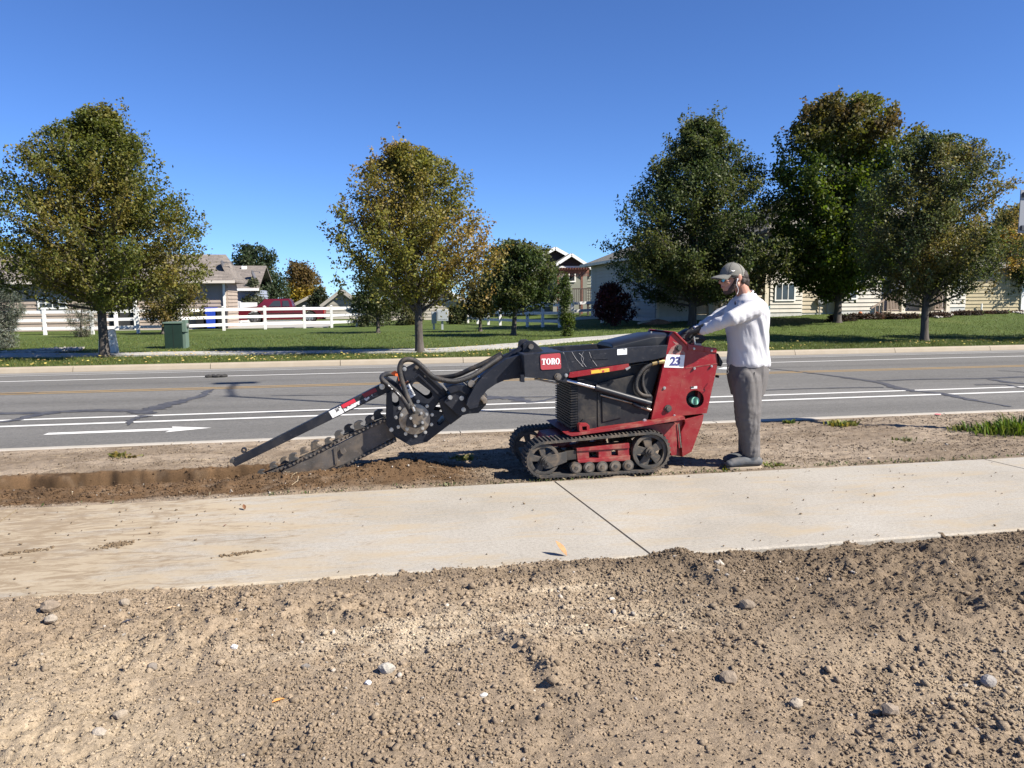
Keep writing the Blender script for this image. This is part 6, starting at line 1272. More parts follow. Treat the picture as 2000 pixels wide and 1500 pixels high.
# ---- TORO badge (lettering only, on the arm)
rr_ = []
for cx, cy, a0 in ((352, 272, 180), (468, 262, 270), (472, 346, 0), (356, 352, 90)):
    for k in range(5): a = math.radians(a0 + 22.5 * k); rr_.append((cx + 13 * math.cos(a), cy + 13 * math.sin(a)))
plate('badge', A, rr_, YT0 - .06, YT0 - .0665, YT0 - .0595, mat('badge_red', (.36, .045, .055), .5), bevel=0)
def serif_word(name, parent, Y, mt):
    # T O R O in a bold roman letter, on a baseline that follows the badge
    def tr(p, ox, s): return (350 + (ox + p[0] * s), 330 - p[1] * s - (ox + p[0] * s) * .035)
    b = MB(); s = .42
    def put(pl, ox, holes=()): b.prism([XZ(A(*tr(p, ox, s)), Y) for p in pl], Y - .0022, Y, [[XZ(A(*tr(p, ox, s)), Y) for p in h] for h in holes])
    Tl = [(0, 72), (0, 100), (68, 100), (68, 72), (60, 72), (57, 90), (46, 92), (46, 8), (56, 7), (56, 0), (12, 0), (12, 7), (22, 8), (22, 92), (11, 90), (8, 72)]
    def ell(cx, cy, rx, rz, n=22): return [(cx + rx * math.cos(2 * math.pi * k / n), cy + rz * math.sin(2 * math.pi * k / n)) for k in range(n)]
    R1 = [(0, 0), (0, 7), (9, 8), (9, 92), (0, 93), (0, 100), (46, 100), (60, 95), (67, 84), (67, 68), (60, 57), (50, 52), (60, 46), (64, 36), (66, 12), (74, 8), (74, 0), (56, 0), (46, 6), (43, 38), (40, 46), (34, 47), (34, 8), (43, 7), (43, 0)]
    put(Tl, 0); put(ell(40, 50, 38, 52), 30, [ell(40, 50, 15, 41)]); put(R1, 64, [[(34, 56), (34, 91), (40, 91), (44, 84), (44, 63), (40, 56)]]); put(ell(40, 50, 38, 52), 94, [ell(40, 50, 15, 41)])
    put(ell(86, 4, 5, 5, 8), 94)
    return b.build(name, mt, parent)
serif_word('lettering', LD, YT0 - .0668, mat('badge_white', (.78, .78, .78), .5))
# scratches of bare paint on the arm
for k, (p, q, c_) in enumerate((((560, 240), (590, 290), (640, 345)), ((640, 238), (625, 290), (660, 345)), ((680, 240), (700, 290), (735, 340)), ((610, 250), (640, 285), (625, 340)), ((500, 242), (520, 300), (545, 372)))):
    P = [onY(*A(*v), YT0 - .0562) for v in (p, q, c_)]; b = MB(); b.tube(catmull(P, 6), .0022 if k < 4 else .003, 4); b.build('scratch', mat('scratch_grey', (.22, .22, .23), .7), LD)
# ---- controls
plate('control_shroud', A, [(1300, 150), (1330, 120), (1400, 80), (1440, 95), (1480, 135), (1490, 155), (1440, 195), (1370, 190)], 6.40, 6.36, 6.58, m_pl, bevel=.02)
cyl_between('control_lever', A, (1418, 188), (1408, 125), 6.25, .011, m_bolt); b = MB(); x, z = XZ(A(1428, 190), 6.25); b.box(x - .03, x + .035, 6.22, 6.30, z - .015, z + .012); b.build('lever_base', m_steel, LD, bevel=.004)
cyl_between('reference_bar', A, (1330, 150), (1480, 150), 6.30, .013, m_pl)
plate('rear_pad', A, [(1568, 248), (1602, 312), (1588, 342), (1578, 338)], 6.30, 6.26, 6.70, m_pl, bevel=.01)
plate('rear_knob', A, [(1566, 400), (1576, 404), (1572, 420), (1562, 418)], 6.30, 6.26, 6.31, m_pl, bevel=.002)
# hood fastener
b = MB(); x, z = XZ(A(1113, 106), 6.4); b.cyl((x, 6.40, z - .02), (x, 6.40, z + .01), .008, n=8); b.build('hood_knob', m_bolt, LD)

# ================================================================== TRENCHER
TRN = thing('trencher_attachment', 'black chain trencher boom digging into the trench ahead of the loader', 'trencher', (0.1, 6.6, 0.0))
def bplate(name, pts, Y, y0, y1, mt, parent=TRN, holes=(), bevel=.004): return plate(name, B, pts, Y, y0, y1, mt, parent, holes, bevel)
m_bar = mat('worn_boom_steel', (.085, .075, .066), .5, .5, col2=(.16, .14, .12), cs=5, dust=DUST, ds=6, dust_amt=.45, scratch=(.3, .28, .25))
YP0, YP1 = 6.52, 6.78
slot = lambda a, c, r: [(a[0] + (c[0] - a[0]) * 0 + r * math.cos(t), a[1] + r * math.sin(t)) for t in np.linspace(math.atan2(c[1] - a[1], c[0] - a[0]) + math.pi / 2, math.atan2(c[1] - a[1], c[0] - a[0]) + 3 * math.pi / 2, 9)] + [(c[0] + r * math.cos(t), c[1] + r * math.sin(t)) for t in np.linspace(math.atan2(c[1] - a[1], c[0] - a[0]) - math.pi / 2, math.atan2(c[1] - a[1], c[0] - a[0]) + math.pi / 2, 9)]
head_o = [(1198, 390), (1262, 350), (1300, 225), (1325, 208), (1345, 222), (1398, 194), (1428, 198), (1610, 372), (1600, 400), (1520, 500), (1700, 540), (1690, 560), (1480, 722), (1362, 750), (1252, 686), (1194, 602)]
holes = [slot((1405, 335), (1485, 395), 30), slot((1262, 455), (1258, 400), 24), slot((1565, 590), (1608, 535), 18)]
hn = bplate('head_plate', head_o, YP0, YP0 - .012, YP0, m_blk, holes=holes, bevel=.002); bplate('head_plate', head_o, YP0, YP1, YP1 + .012, m_blk, holes=holes, bevel=.002)
bplate('head_flange', [(1428, 198), (1612, 368), (1604, 384), (1420, 214)], YP0, YP0 - .03, YP1 + .03, m_blk); bplate('head_flange', [(1252, 686), (1362, 750), (1482, 722), (1484, 712), (1363, 738), (1258, 678)], YP0, YP0 - .02, YP1 + .02, m_blk, bevel=.002)
bplate('head_rib', [(1330, 320), (1420, 250), (1600, 420), (1592, 430), (1418, 264), (1336, 330)], YP0 - .012, YP0 - .03, YP0 - .011, m_blk, bevel=.002)
bplate('head_bracket', [(1480, 722), (1700, 545), (1660, 520), (1500, 660)], YP0, YP0 + .02, YP1 - .02, m_blk)
for p in ((1322, 217), (1406, 206), (1468, 263), (1230, 640)): bolt(p, YP0 - .012, B, TRN, .012, .014, m_cast if p[0] in (1406, 1468) else m_bolt)
# motor
x, z = XZ(B(1390, 562), YP0); b = MB(); b.cyl((x, YP0 - .012, z), (x, YP0 - .035, z), .132, n=40); mo = b.build('motor_flange', m_steel, TRN, bevel=.004, smooth=True)
for k in range(11): a = 2 * math.pi * k / 11 + .35; p = (1390 + 127 * math.cos(a), 562 + 121 * math.sin(a)); bolt(p, YP0 - .012, B, mo, .010, .014)
for k in range(5): a = 2 * math.pi * k / 5 + .9; p = (1390 + 92 * math.cos(a), 562 + 88 * math.sin(a)); bolt(p, YP0 - .035, B, mo, .010, .014)
bplate('motor_body', [(1345, 525), (1420, 508), (1462, 600), (1400, 622), (1330, 608)], YP0 - .04, YP0 - .12, YP0 - .03, m_cast, mo, bevel=.01)
bplate('motor_port', [(1352, 530), (1430, 515), (1455, 590), (1385, 605)], YP0 - .10, YP0 - .155, YP0 - .118, m_cast, mo, bevel=.008)
for p in ((1365, 560), (1438, 525), (1447, 590), (1395, 613)): bolt(p, YP0 - .155, B, mo, .008, .012)
# adapter plate to the loader
ap = bplate('mount_plate', [(1596, 446), (1668, 360), (1690, 352), (1890, 462), (1836, 522), (1760, 528), (1700, 545)], 6.40, 6.38, 6.42, m_blk); bplate('mount_flange', [(1610, 345), (1650, 322), (1745, 326), (1890, 440), (1885, 470), (1700, 365), (1640, 385)], 6.40, 6.36, 6.70, m_blk, bevel=.006)
bplate('mount_plate', [(1596, 446), (1668, 360), (1690, 352), (1890, 462), (1836, 522), (1760, 528), (1700, 545)], 6.40, 6.66, 6.70, m_blk)
bplate('mount_link', [(1560, 430), (1640, 380), (1720, 540), (1640, 600), (1600, 560)], 6.5, 6.46, 6.62, m_blk)
for p in ((1640, 415), (1720, 420), (1734, 500)): bolt(p, 6.38, B, TRN, .013, .016)
x, z = XZ(B(1868, 408), 6.36); b = MB(); b.cyl((x, 6.33, z), (x, 6.74, z), .036, n=18); b.build('hinge_pin', m_steel, TRN, bevel=.004); bplate('pin_keeper', [(1828, 385), (1842, 376), (1898, 425), (1895, 450), (1870, 455)], 6.36, 6.32, 6.35, m_steel)
x, z = XZ(B(1785, 318), 6.36); b = MB(); b.cyl((x, 6.33, z), (x, 6.70, z), .030, n=18); b.build('hinge_pin', m_steel, TRN, bevel=.004)
# boom bar
YC0, YC1 = 6.61, 6.69
bplate('boom_bar', [(420, 985), (500, 905), (860, 745), (1190, 575), (1260, 690), (900, 880), (700, 960), (520, 1010)], YC0, YC0, YC1, m_bar)
bplate('wear_plate', [(480, 945), (840, 775), (855, 880), (780, 918), (640, 950)], YC0 - .004, YC0 - .012, YC0, m_bar, bevel=.002); bplate('wear_clamp', [(826, 770), (846, 762), (858, 868), (838, 880)], YC0 - .012, YC0 - .022, YC0, m_bar, bevel=.002)
bplate('boom_bolt', [(872, 775), (900, 765), (918, 790), (895, 812), (878, 800)], YC0, YC0 - .025, YC0, m_bar, bevel=.002)
# chain and teeth
def chain_side(pts):
    P = [np.array(onY(*B(*p), YC0)) for p in pts]; return P
top = [(330, 958), (480, 898), (700, 800), (900, 690), (1195, 565)]; bot = [(1262, 705), (1100, 782), (960, 850), (860, 910)]
def links(pts, step, teeth, y0):
    P = [np.array(onY(*B(*p), 6.65)) for p in pts]; S = [0]
    for i in range(len(P) - 1): S.append(S[-1] + np.linalg.norm(P[i + 1] - P[i]))
    n = int(S[-1] / step)
    def at(s):
        i = max(j for j in range(len(S)) if S[j] <= s + 1e-9); i = min(i, len(P) - 2); return P[i] + (P[i + 1] - P[i]) * ((s - S[i]) / (S[i + 1] - S[i])), (P[i + 1] - P[i]) / (S[i + 1] - S[i])
    for k in range(n):
        c, d = at((k + .5) * S[-1] / n); h = .52 * S[-1] / n; nx, nz = -d[2], d[0]; w_ = .015
        pl = [(c[0] - d[0] * h + nx * w_, c[2] - d[2] * h + nz * w_), (c[0] - d[0] * h - nx * w_, c[2] - d[2] * h - nz * w_), (c[0] + d[0] * h - nx * w_, c[2] + d[2] * h - nz * w_), (c[0] + d[0] * h + nx * w_, c[2] + d[2] * h + nz * w_)]
        off = .006 if k % 2 else 0; b = MB(); b.prism(pl, 6.687 + off, 6.695 + off); b.build('chain_link', m_cast, TRN, bevel=.003); b = MB(); b.prism(pl, 6.605 - off, 6.613 - off); l_ = b.build('chain_link', m_cast, TRN, bevel=.003)
        for q in (-.5, .5): b = MB(); b.cyl((c[0] + d[0] * h * q, 6.592, c[2] + d[2] * h * q), (c[0] + d[0] * h * q, 6.70, c[2] + d[2] * h * q), .009, n=8); b.build('chain_pin', m_steel, l_)
links(top, .072, True, 0); links(bot, .072, False, 0)
# cutting teeth: curved blades standing on the upper run
for k, (bx, by, hh) in enumerate(((330, 950, 46), (405, 905, 40), (478, 880, 48), (550, 842, 52), (622, 800, 46), (700, 775, 58), (795, 725, 44), (868, 690, 52), (935, 655, 56), (1008, 622, 58), (1085, 585, 56), (1150, 560, 64))):
    s = hh / 52.; y0 = (6.555, 6.60, 6.66)[k % 3] + .02; pl = [(-34, 8), (-30, -8), (-36, -26), (-30, -40), (-10, -44), (10, -36), (20, -26), (14, -28), (2, -22), (8, -8), (22, 4), (34, 14)]
    bplate('tooth', [(bx + px * s * 1.05, by + (py + px * -.45) * s) for px, py in pl], 6.60, y0, y0 + .03 + .03 * (k % 2), m_cast, bevel=.002)
# crumber bar
cr = [(105, 862), (148, 892), (165, 886), (1200, 385), (1172, 322), (1120, 340), (130, 838)]
crb = bplate('crumber_bar', [(112, 852), (146, 892), (1195, 380), (1160, 318)], 6.62, 6.58, 6.66, m_blk, bevel=.006)
x, z = XZ(B(118, 858), 6.58); b = MB(); b.cyl((x, 6.565, z), (x, 6.675, z), .018, n=12); b.build('bar_end_pin', m_cast, crb)
bplate('ring_tab', circ(200, 785, 20, 14), 6.60, 6.60, 6.63, m_blk, crb, holes=[circ(200, 785, 10, 12)], bevel=.002)
def along(u0, u1, v0, v1):                      # piece of the bar's side face
    a0, a1 = np.array((112, 852)), np.array((1160, 318)); c0, c1 = np.array((146, 892)), np.array((1195, 380))
    def pt(u, v): p = a0 + (a1 - a0) * u; q = c0 + (c1 - c0) * u; return tuple(p + (q - p) * v)
    return [pt(u0, v0), pt(u1, v0), pt(u1, v1), pt(u0, v1)]
bplate('white_decal', along(.645, .722, .12, .95), 6.58, 6.577, 6.5805, mat('worn_white_decal', (.70, .70, .69), .6, col2=(.05, .05, .055), cs=30, cedge=(.55, .58)), crb, bevel=0); bplate('red_decal', along(.728, .815, .10, .5), 6.58, 6.577, 6.5805, mat('red_decal', (.50, .02, .04), .5), crb, bevel=0); bplate('white_decal', along(.728, .95, .55, .92), 6.58, 6.577, 6.5805, mat('flaking_decal', (.68, .68, .67), .6, col2=(.03, .03, .035), cs=22, cedge=(.47, .5)), crb, bevel=0)
bplate('red_decal', along(.87, .955, .08, .5), 6.58, 6.577, 6.5805, mat('dark_red_decal', (.22, .012, .025), .5), crb, bevel=0)
bplate('crumber_hinge', [(1150, 300), (1200, 270), (1290, 330), (1240, 380), (1190, 385)], 6.60, 6.56, 6.68, m_blk, bevel=.006); bolt((1165, 340), 6.56, B, TRN, .016, .018)
# safety label and orange tag
bplate('safety_label', [(1282, 322), (1345, 298), (1398, 398), (1368, 418), (1330, 410)], YP0 - .012, YP0 - .015, YP0 - .0115, mat('safety_white', (.72, .72, .70), .5), hn, bevel=0); bplate('label_header', [(1284, 324), (1345, 299), (1354, 314), (1294, 340)], YP0 - .015, YP0 - .0175, YP0 - .0152, mat('safety_orange', (.60, .16, .03), .5), hn, bevel=0)
bplate('label_print', [(1336, 348), (1346, 338), (1356, 356), (1332, 360)], YP0 - .015, YP0 - .0175, YP0 - .0152, m_pl, hn, bevel=0)
for k in range(4): bplate('label_print', [(1345 + k * 5, 370 + k * 9), (1376 + k * 5, 358 + k * 9), (1377 + k * 5, 361 + k * 9), (1346 + k * 5, 373 + k * 9)], YP0 - .015, YP0 - .0172, YP0 - .0152, m_pl, hn, bevel=0)
b = MB(); P = [onY(*B(*p), YP0 - .05) for p in ((1225, 245), (1255, 228), (1275, 240), (1315, 268), (1300, 275), (1282, 300), (1276, 268), (1245, 262))]; b.sheet(P); b.add([tuple(np.array(p) + (0, .004, 0)) for p in P], [tuple(range(len(P) - 1, -1, -1))]); b.build('orange_tag', mat('orange_tape', (.80, .14, .03), .6), TRN)
# hoses of the trencher motor
hose('motor_hose', B, [(1388, 520), (1350, 430), (1320, 350), (1296, 270), (1288, 210), (1305, 165), (1345, 150), (1395, 160), (1450, 205), (1520, 270), (1600, 296), (1690, 300), (1800, 262), (1900, 195), (1995, 130)], [6.37, 6.40, 6.42, 6.42, 6.42, 6.42, 6.42, 6.42, 6.40, 6.38, 6.36, 6.36, 6.38, 6.42, 6.46], .022, TRN)
hose('motor_hose', B, [(1372, 525), (1330, 450), (1270, 375), (1205, 325), (1166, 288), (1172, 262), (1210, 250), (1300, 252), (1420, 262), (1560, 275), (1680, 262), (1790, 215), (1900, 165), (2000, 110)], [6.37, 6.40, 6.44, 6.46, 6.48, 6.56, 6.66, 6.70, 6.70, 6.66, 6.58, 6.52, 6.50, 6.48], .022, TRN)
for p, q in (((1340, 460), (1376, 528)), ((1365, 468), (1392, 520))): cyl_between('hose_sleeve', B, p, q, 6.385, .027, m_hose, TRN)
cyl_between('hose_fitting', B, (1378, 482), (1390, 510), 6.345, .013, m_bolt, TRN)
for k, (u, st) in enumerate((((1275, 385), 'a'), ((1215, 335), 'b'))):
    P = [onY(*B(u[0] + dx, u[1] + dx * 1.05), 6.425 + .02 * k) for dx in (-14, 22)]; b = MB(); b.tube([np.array(p) + (0, -.019, 0) for p in P], .006, 6); b.build('hose_print', mat('hose_white', (.55, .55, .55), .7, col2=(.02, .02, .02), cs=60, cedge=(.48, .5)), TRN)
# ================================================================== THE OPERATOR
def remeshed(name, b, voxel, it, mt, parent, disp=None, factor=.5):
    me0 = bpy.data.meshes.new('tmp'); me0.from_pydata(b.v, [], b.f); o = bpy.data.objects.new('tmp', me0); COL.objects.link(o)
    bm = bmesh.new(); bm.from_mesh(me0); bmesh.ops.recalc_face_normals(bm, faces=bm.faces); bm.to_mesh(me0); bm.free()
    md = o.modifiers.new('r', 'REMESH'); md.mode = 'VOXEL'; md.voxel_size = voxel; md.use_smooth_shade = True
    if it: ms = o.modifiers.new('s', 'SMOOTH'); ms.iterations = it; ms.factor = factor
    dg = bpy.context.evaluated_depsgraph_get(); dg.update(); me = bpy.data.meshes.new_from_object(o.evaluated_get(dg)); bpy.data.objects.remove(o)
    n = len(me.vertices); V = np.zeros(n * 3, np.float32); me.vertices.foreach_get('co', V); V = V.reshape(-1, 3).astype(float)
    if disp is not None:
        N_ = np.zeros(n * 3, np.float32); me.vertices.foreach_get('normal', N_); V = disp(V, N_.reshape(-1, 3))
    V = V - ORG[parent.name]; me.vertices.foreach_set('co', V.astype(np.float32).ravel()); me.materials.clear(); me.materials.append(mt)
    me.polygons.foreach_set('use_smooth', np.ones(len(me.polygons), bool)); me.update(); return link(name, me, parent)
def cap(b, p, q, r0, r1, k=5, n=14):                 # tapered limb with round ends
    p = np.array(p, float); q = np.array(q, float); b.ball(p, r0, n, 10); b.ball(q, r1, n, 10); b.cyl(p, q, r0, r1, n)
def chain(b, pts, rs):
    for i in range(len(pts) - 1): cap(b, pts[i], pts[i + 1], rs[i], rs[i + 1])
def loft(b, rings, n=28):                            # rings of (xc, yc, z, rx, ry)
    V = []
    for xc, yc, z, rx, ry in rings:
        for k in range(n):
            a = 2 * math.pi * k / n; c, s = math.cos(a), math.sin(a); e = .82
            V.append((xc + rx * math.copysign(abs(c) ** e, c), yc + ry * math.copysign(abs(s) ** e, s), z))
    F = [(i * n + k, i * n + (k + 1) % n, (i + 1) * n + (k + 1) % n, (i + 1) * n + k) for i in range(len(rings) - 1) for k in range(n)]
    F += [tuple(range(n - 1, -1, -1)), tuple((len(rings) - 1) * n + k for k in range(n))]; b.add(V, F)
def M(px, py, Y=6.22): return np.array(onY(px, py, Y))
YM = 6.22
MAN = thing('person', 'man in grey cap, blue sunglasses, white long sleeved shirt and grey trousers at the controls', 'person', (3.2, YM, 0))
m_skin = mat('skin', (.42, .22, .155), .5, col2=(.36, .175, .125), cs=30); m_hair = mat('dark_hair', (.022, .015, .012), .6, col2=(.05, .035, .028), cs=60, bump=.8, bs=120, stretch=(1, 1, .4))
m_beard = mat('dark_beard', (.045, .028, .021), .8, col2=(.10, .058, .04), cs=90, bump=.8, bs=200)
m_shirt = mat('white_jersey', (.48, .48, .50), .8, col2=(.455, .455, .48), cs=4, bump=.12, bs=500); m_trs = mat('grey_trousers', (.105, .098, .096), .85, col2=(.12, .113, .111), cs=6, bump=.25, bs=400)
m_glove = mat('black_glove', (.014, .014, .015), .7, bump=.4, bs=200); m_shoe = mat('grey_shoe', (.06, .068, .078), .75, dust=(.25, .21, .17), ds=9, dust_amt=.45); m_sole = mat('tan_sole', (.33, .27, .20), .8)
m_cap = mat('olive_grey_cap', (.135, .133, .118), .85, col2=(.155, .152, .135), cs=9, bump=.3, bs=350)
SN, EN, WN = M(1472, 603, 6.06), M(1429, 622, 6.00), M(1374, 645, 6.16)
SF, EF, WF = M(1456, 598, 6.38), M(1408, 615, 6.46), M(1356, 646, 6.40)
HN, KN, AN = M(1459, 728, 6.13), M(1462, 803, 6.12), M(1466, 886, 6.14)
HF, KF, AF = M(1458, 728, 6.31), M(1457, 803, 6.32), M(1459, 884, 6.32)
# ---- the body, one continuous surface
b = MB()
b.ball(M(1434, 541), .1, 20, 14, (1.06, .78, 1.12)); b.ball(M(1423, 552), .066, 18, 12, (1.0, .93, 1.22)); b.ball(M(1419.5, 566), .031, 12, 8, (1.0, 1.15, .9))
cap(b, M(1421, 565, YM - .028), M(1440, 556, YM - .062), .022, .024); cap(b, M(1421, 565, YM + .028), M(1440, 556, YM + .062), .022, .024)
cap(b, M(1410.5, 543), M(1406.5, 551.5), .010, .0145); b.ball(M(1408.5, 552.5, YM - .012), .010, 8, 6); b.ball(M(1408.5, 552.5, YM + .012), .010, 8, 6)
b.ball(M(1411.3, 558.5), .014, 10, 7, (1, 1.6, .55)); b.ball(M(1411.8, 562), .014, 10, 7, (1, 1.5, .55)); b.ball(M(1412, 538), .035, 12, 8, (.6, 1.5, .45))
for s in (-1, 1): b.ball(M(1444.5, 541.5, YM + s * .083), .034, 12, 8, (.62, .30, 1.0)); b.ball(M(1420, 550, YM + s * .045), .022, 10, 7)
cap(b, M(1446, 556), M(1455, 582), .056, .062); cap(b, M(1455, 582), M(1460, 640), .075, .11); cap(b, M(1460, 640), M(1460, 722), .10, .10)
chain(b, [M(1460, 594), SN, EN, WN, M(1366, 647, 6.18)], [.06, .055, .044, .032, .03]); chain(b, [M(1460, 594), SF, EF, WF, M(1349, 648, 6.40)], [.06, .055, .044, .032, .03])
chain(b, [M(1460, 715), HN, KN, AN, M(1470, 898, 6.14)], [.08, .07, .055, .042, .04]); chain(b, [M(1460, 715), HF, KF, AF, M(1465, 896, 6.32)], [.08, .07, .055, .042, .04])
BODY = remeshed('body', b, .0055, 5, m_skin, MAN)
# ---- shirt
b = MB(); rings = []
def ring(py, xf, xb, hy, yc=YM):
    p, q = M(xf, py), M(xb, py); rings.append(((p[0] + q[0]) / 2, yc, (p[2] + q[2]) / 2, (q[0] - p[0]) / 2, hy))
for r in ((715, 1425, 1497.5, .168), (709, 1424, 1498, .176), (698, 1425, 1497, .170), (680, 1426, 1496, .165), (655, 1424, 1496, .172), (630, 1421, 1497, .185), (610, 1421, 1496, .200), (596, 1427, 1490, .198), (586, 1434, 1482, .170), (579, 1440, 1475, .11), (573, 1443, 1474, .075)): ring(*r)
loft(b, rings); chain(b, [M(1466, 604, 6.10), SN, EN, M(1374, 644.5, 6.155)], [.092, .080, .066, .047]); chain(b, [M(1462, 602, 6.32), SF, EF, M(1362, 643, 6.39)], [.088, .078, .062, .044])
def folds_shirt(V, N_):
    x, y, z = V[:, 0], V[:, 1], V[:, 2]; d = np.zeros(len(V))
    # sleeve: wrinkles gather across the forearm, near the elbow and the cuff
    for S_, E_, W_ in ((SN, EN, WN), (SF, EF, WF)):
        ax = (W_ - S_) / np.linalg.norm(W_ - S_); t = (V - S_) @ ax; L = np.linalg.norm(W_ - S_); perp = np.linalg.norm((V - S_) - t[:, None] * ax, axis=1)
        w_ = np.exp(-(np.maximum(perp - .09, 0) / .02) ** 2) * sst((t + .02) / .1) * (1 - sst((t - L) / .03)); u = t / L
        d += w_ * (.0042 * np.sin(t * 150 + 2.6 * np.sin(z * 34) + 22 * y) * sst((u - .62) / .2) * (.5 + fbm(z * 20, y * 20, 300, 2)) + .0065 * fbm(t * 9 + z * 4, (z - y) * 22, 301, 3))
    # torso: drag lines from the armpit down to the hem
    w_ = sst((1.40 - z) / .1) * sst((z - .86) / .03)
    d += w_ * (.0105 * fbm((x + .30 * z) * 17, (z * 1.6 + y * 2), 303, 3) + .0025 * np.sin((x * 1.0 + z * .35) * 70 + 7 * fbm(x * 5, z * 5, 305, 2)))
    d += .010 * np.exp(-((z - .915) / .03) ** 2) * fbm(x * 22 + y * 6, y * 9, 307, 2) * .7
    return V + N_ * d[:, None]
SH = remeshed('shirt', b, .0065, 5, m_shirt, MAN, folds_shirt)
b = MB(); q = [M(1436, 590, 6.03), M(1439, 588.5, 6.03), M(1437.2, 594, 6.03)]; y_ = 5.0
b = MB(); c_ = M(1437.5, 591.5, 6.06); b.ball((c_[0], 6.072, c_[2]), .014, 8, 6, (.6, .8, 1.25)); b.build('chest_logo', mat('navy_logo', (.015, .016, .04), .6), SH)
# collar
b = MB(); P = []
for k in range(25):
    a = 2 * math.pi * k / 24; P.append((M(1452, 575)[0] + .078 * math.cos(a), YM + .082 * math.sin(a), M(1452, 578)[2] + .040 * math.cos(a) + .002))
b.tube(P, .009, 8, cap=False); b.build('collar', m_shirt, SH, smooth=True)
# ---- trousers
b = MB(); rings = []
for r in ((772, 1432, 1487, .148), (758, 1429, 1490, .158), (743, 1426, 1493, .166), (725, 1424, 1496, .172), (705, 1426, 1495, .165)): ring(*r)
loft(b, rings); chain(b, [M(1459, 742, 6.135), KN, M(1465, 850, 6.135), M(1466, 884, 6.14)], [.124, .112, .090, .078]); chain(b, [M(1458, 742, 6.305), KF, M(1461, 850, 6.315), M(1460, 883, 6.32)], [.122, .110, .088, .076])
def folds_tr(V, N_):
    x, y, z = V[:, 0], V[:, 1], V[:, 2]
    d = .015 * fbm(x * 17 + y * 9, z * 3.2, 311, 3) + .012 * fbm((x + .5 * z) * 13, (z - .6 * x) * 11, 313, 3) * np.exp(-((z - .42) / .22) ** 2) + .007 * fbm(x * 14 + y * 9, z * 26, 315, 2) * np.exp(-((z - .17) / .07) ** 2) + .0035 * np.exp(-((x - 3.235 - .03 * (z - .5)) / .008) ** 2)
    W2 = V + N_ * d[:, None]; W2[:, 2] = np.maximum(W2[:, 2], .095 + .02 * (x - 3.2)); return W2
TRS = remeshed('trousers', b, .0065, 14, m_trs, MAN, folds_tr)
b = MB(); P = [M(1423.5, 716, 6.10), M(1421, 722, 6.09), M(1422.5, 727, 6.09), M(1418, 731, 6.09)]; b.tube(catmull(P, 5), .0035, 5); b.build('drawcord', m_trs, TRS)
b = MB(); P = [M(1474, 727, 6.035), M(1470, 745, 6.02), M(1466, 758, 6.015)]; b.tube(catmull(P, 6), .004, 5); b.build('pocket_seam', mat('dark_seam', (.05, .048, .05), .9), TRS)
# ---- shoes
for lab, px, Y, tz in (('near', 0, 6.12, 1), ('far', -5, 6.31, 1)):
    g0 = float(strip_h(np.array([3.2]), np.array([Y]))[0]); to = M(1426 + px, 905, Y); he = M(1480 + px, 903, Y); an = M(1471 + px, 892, Y); to[2] = g0 + .048; he[2] = g0 + .058; mid = (to + he) / 2 + (0, 0, .016)
    b = MB(); b.ball(to, .036, 14, 10, (1.25, 1.12, .9)); chain(b, [to + (.02, 0, .004), mid, he], [.040, .046, .042]); an[2] = g0 + .115; cap(b, (he + mid) / 2 + (.0, 0, .02), an, .045, .047)
    def flat(V, N_, g0=g0): V = V.copy(); V[:, 2] = np.maximum(V[:, 2], g0 + .022); return V
    s_ = remeshed('shoe', b, .005, 4, m_shoe, MAN, flat)
    b = MB(); pl = []
    for k in range(20):
        a = 2 * math.pi * k / 20; c, s = math.cos(a), math.sin(a); cx = (to[0] + he[0]) / 2; pl.append((cx + (he[0] - to[0] + .074) / 2 * math.copysign(abs(c) ** .75, c), Y + (.040 - .004 * c) * math.copysign(abs(s) ** .8, s)))
    b.add([(x, y, g0 - .006) for x, y in pl] + [(x, y, g0 + .020) for x, y in pl], [tuple(range(19, -1, -1)), tuple(range(20, 40))] + [(k, (k + 1) % 20, 20 + (k + 1) % 20, 20 + k) for k in range(20)]); b.build('sole', m_sole, s_, bevel=.004)
    b = MB()
    for k in range(3): p = mid + (-.012 + .018 * k, 0, .043 + .006 * k); b.tube([p + (0, -.026, -.014), p + (0, 0, .004), p + (0, .026, -.014)], .0035, 5)
    b.build('laces', mat('dark_lace', (.03, .032, .036), .8), s_)
# ---- gloves: palm, four fingers and a thumb closed on the bar
def glove(wr, kn, name, s):
    b = MB(); wr = np.array(wr); kn = np.array(kn); d = (kn - wr); L = np.linalg.norm(d); d /= L; up = np.array([0, 0, 1.]); side = np.cross(d, up); side /= np.linalg.norm(side)
    cap(b, wr - d * .035, wr + d * .015, .041, .035)
    for k, (o, ln) in enumerate(((-.030, .9), (-.010, 1.0), (.010, .96), (.029, .8))):
        k0 = kn + side * o; cap(b, wr + side * o * .7, k0, .019, .0165)
        p1 = k0 + d * .034 * ln + up * -.018; p2 = p1 + d * .004 + up * -.030 * ln; p3 = p2 - d * .022 + up * -.012
        chain(b, [k0, p1, p2, p3], [.0125, .0115, .0105, .0095])
    t0 = wr + d * .02 + side * s * .034; t1 = t0 + d * .038 + side * s * .018 - up * .022; t2 = t1 + d * .03 - side * s * .010 - up * .020; chain(b, [t0, t1, t2], [.0165, .0135, .011])
    return remeshed(name, b, .0042, 2, m_glove, MAN)
glove(M(1368, 643.5, 6.17), M(1349, 650, 6.22), 'glove', 1); glove(M(1354, 644, 6.41), M(1336, 650, 6.42), 'glove', -1)
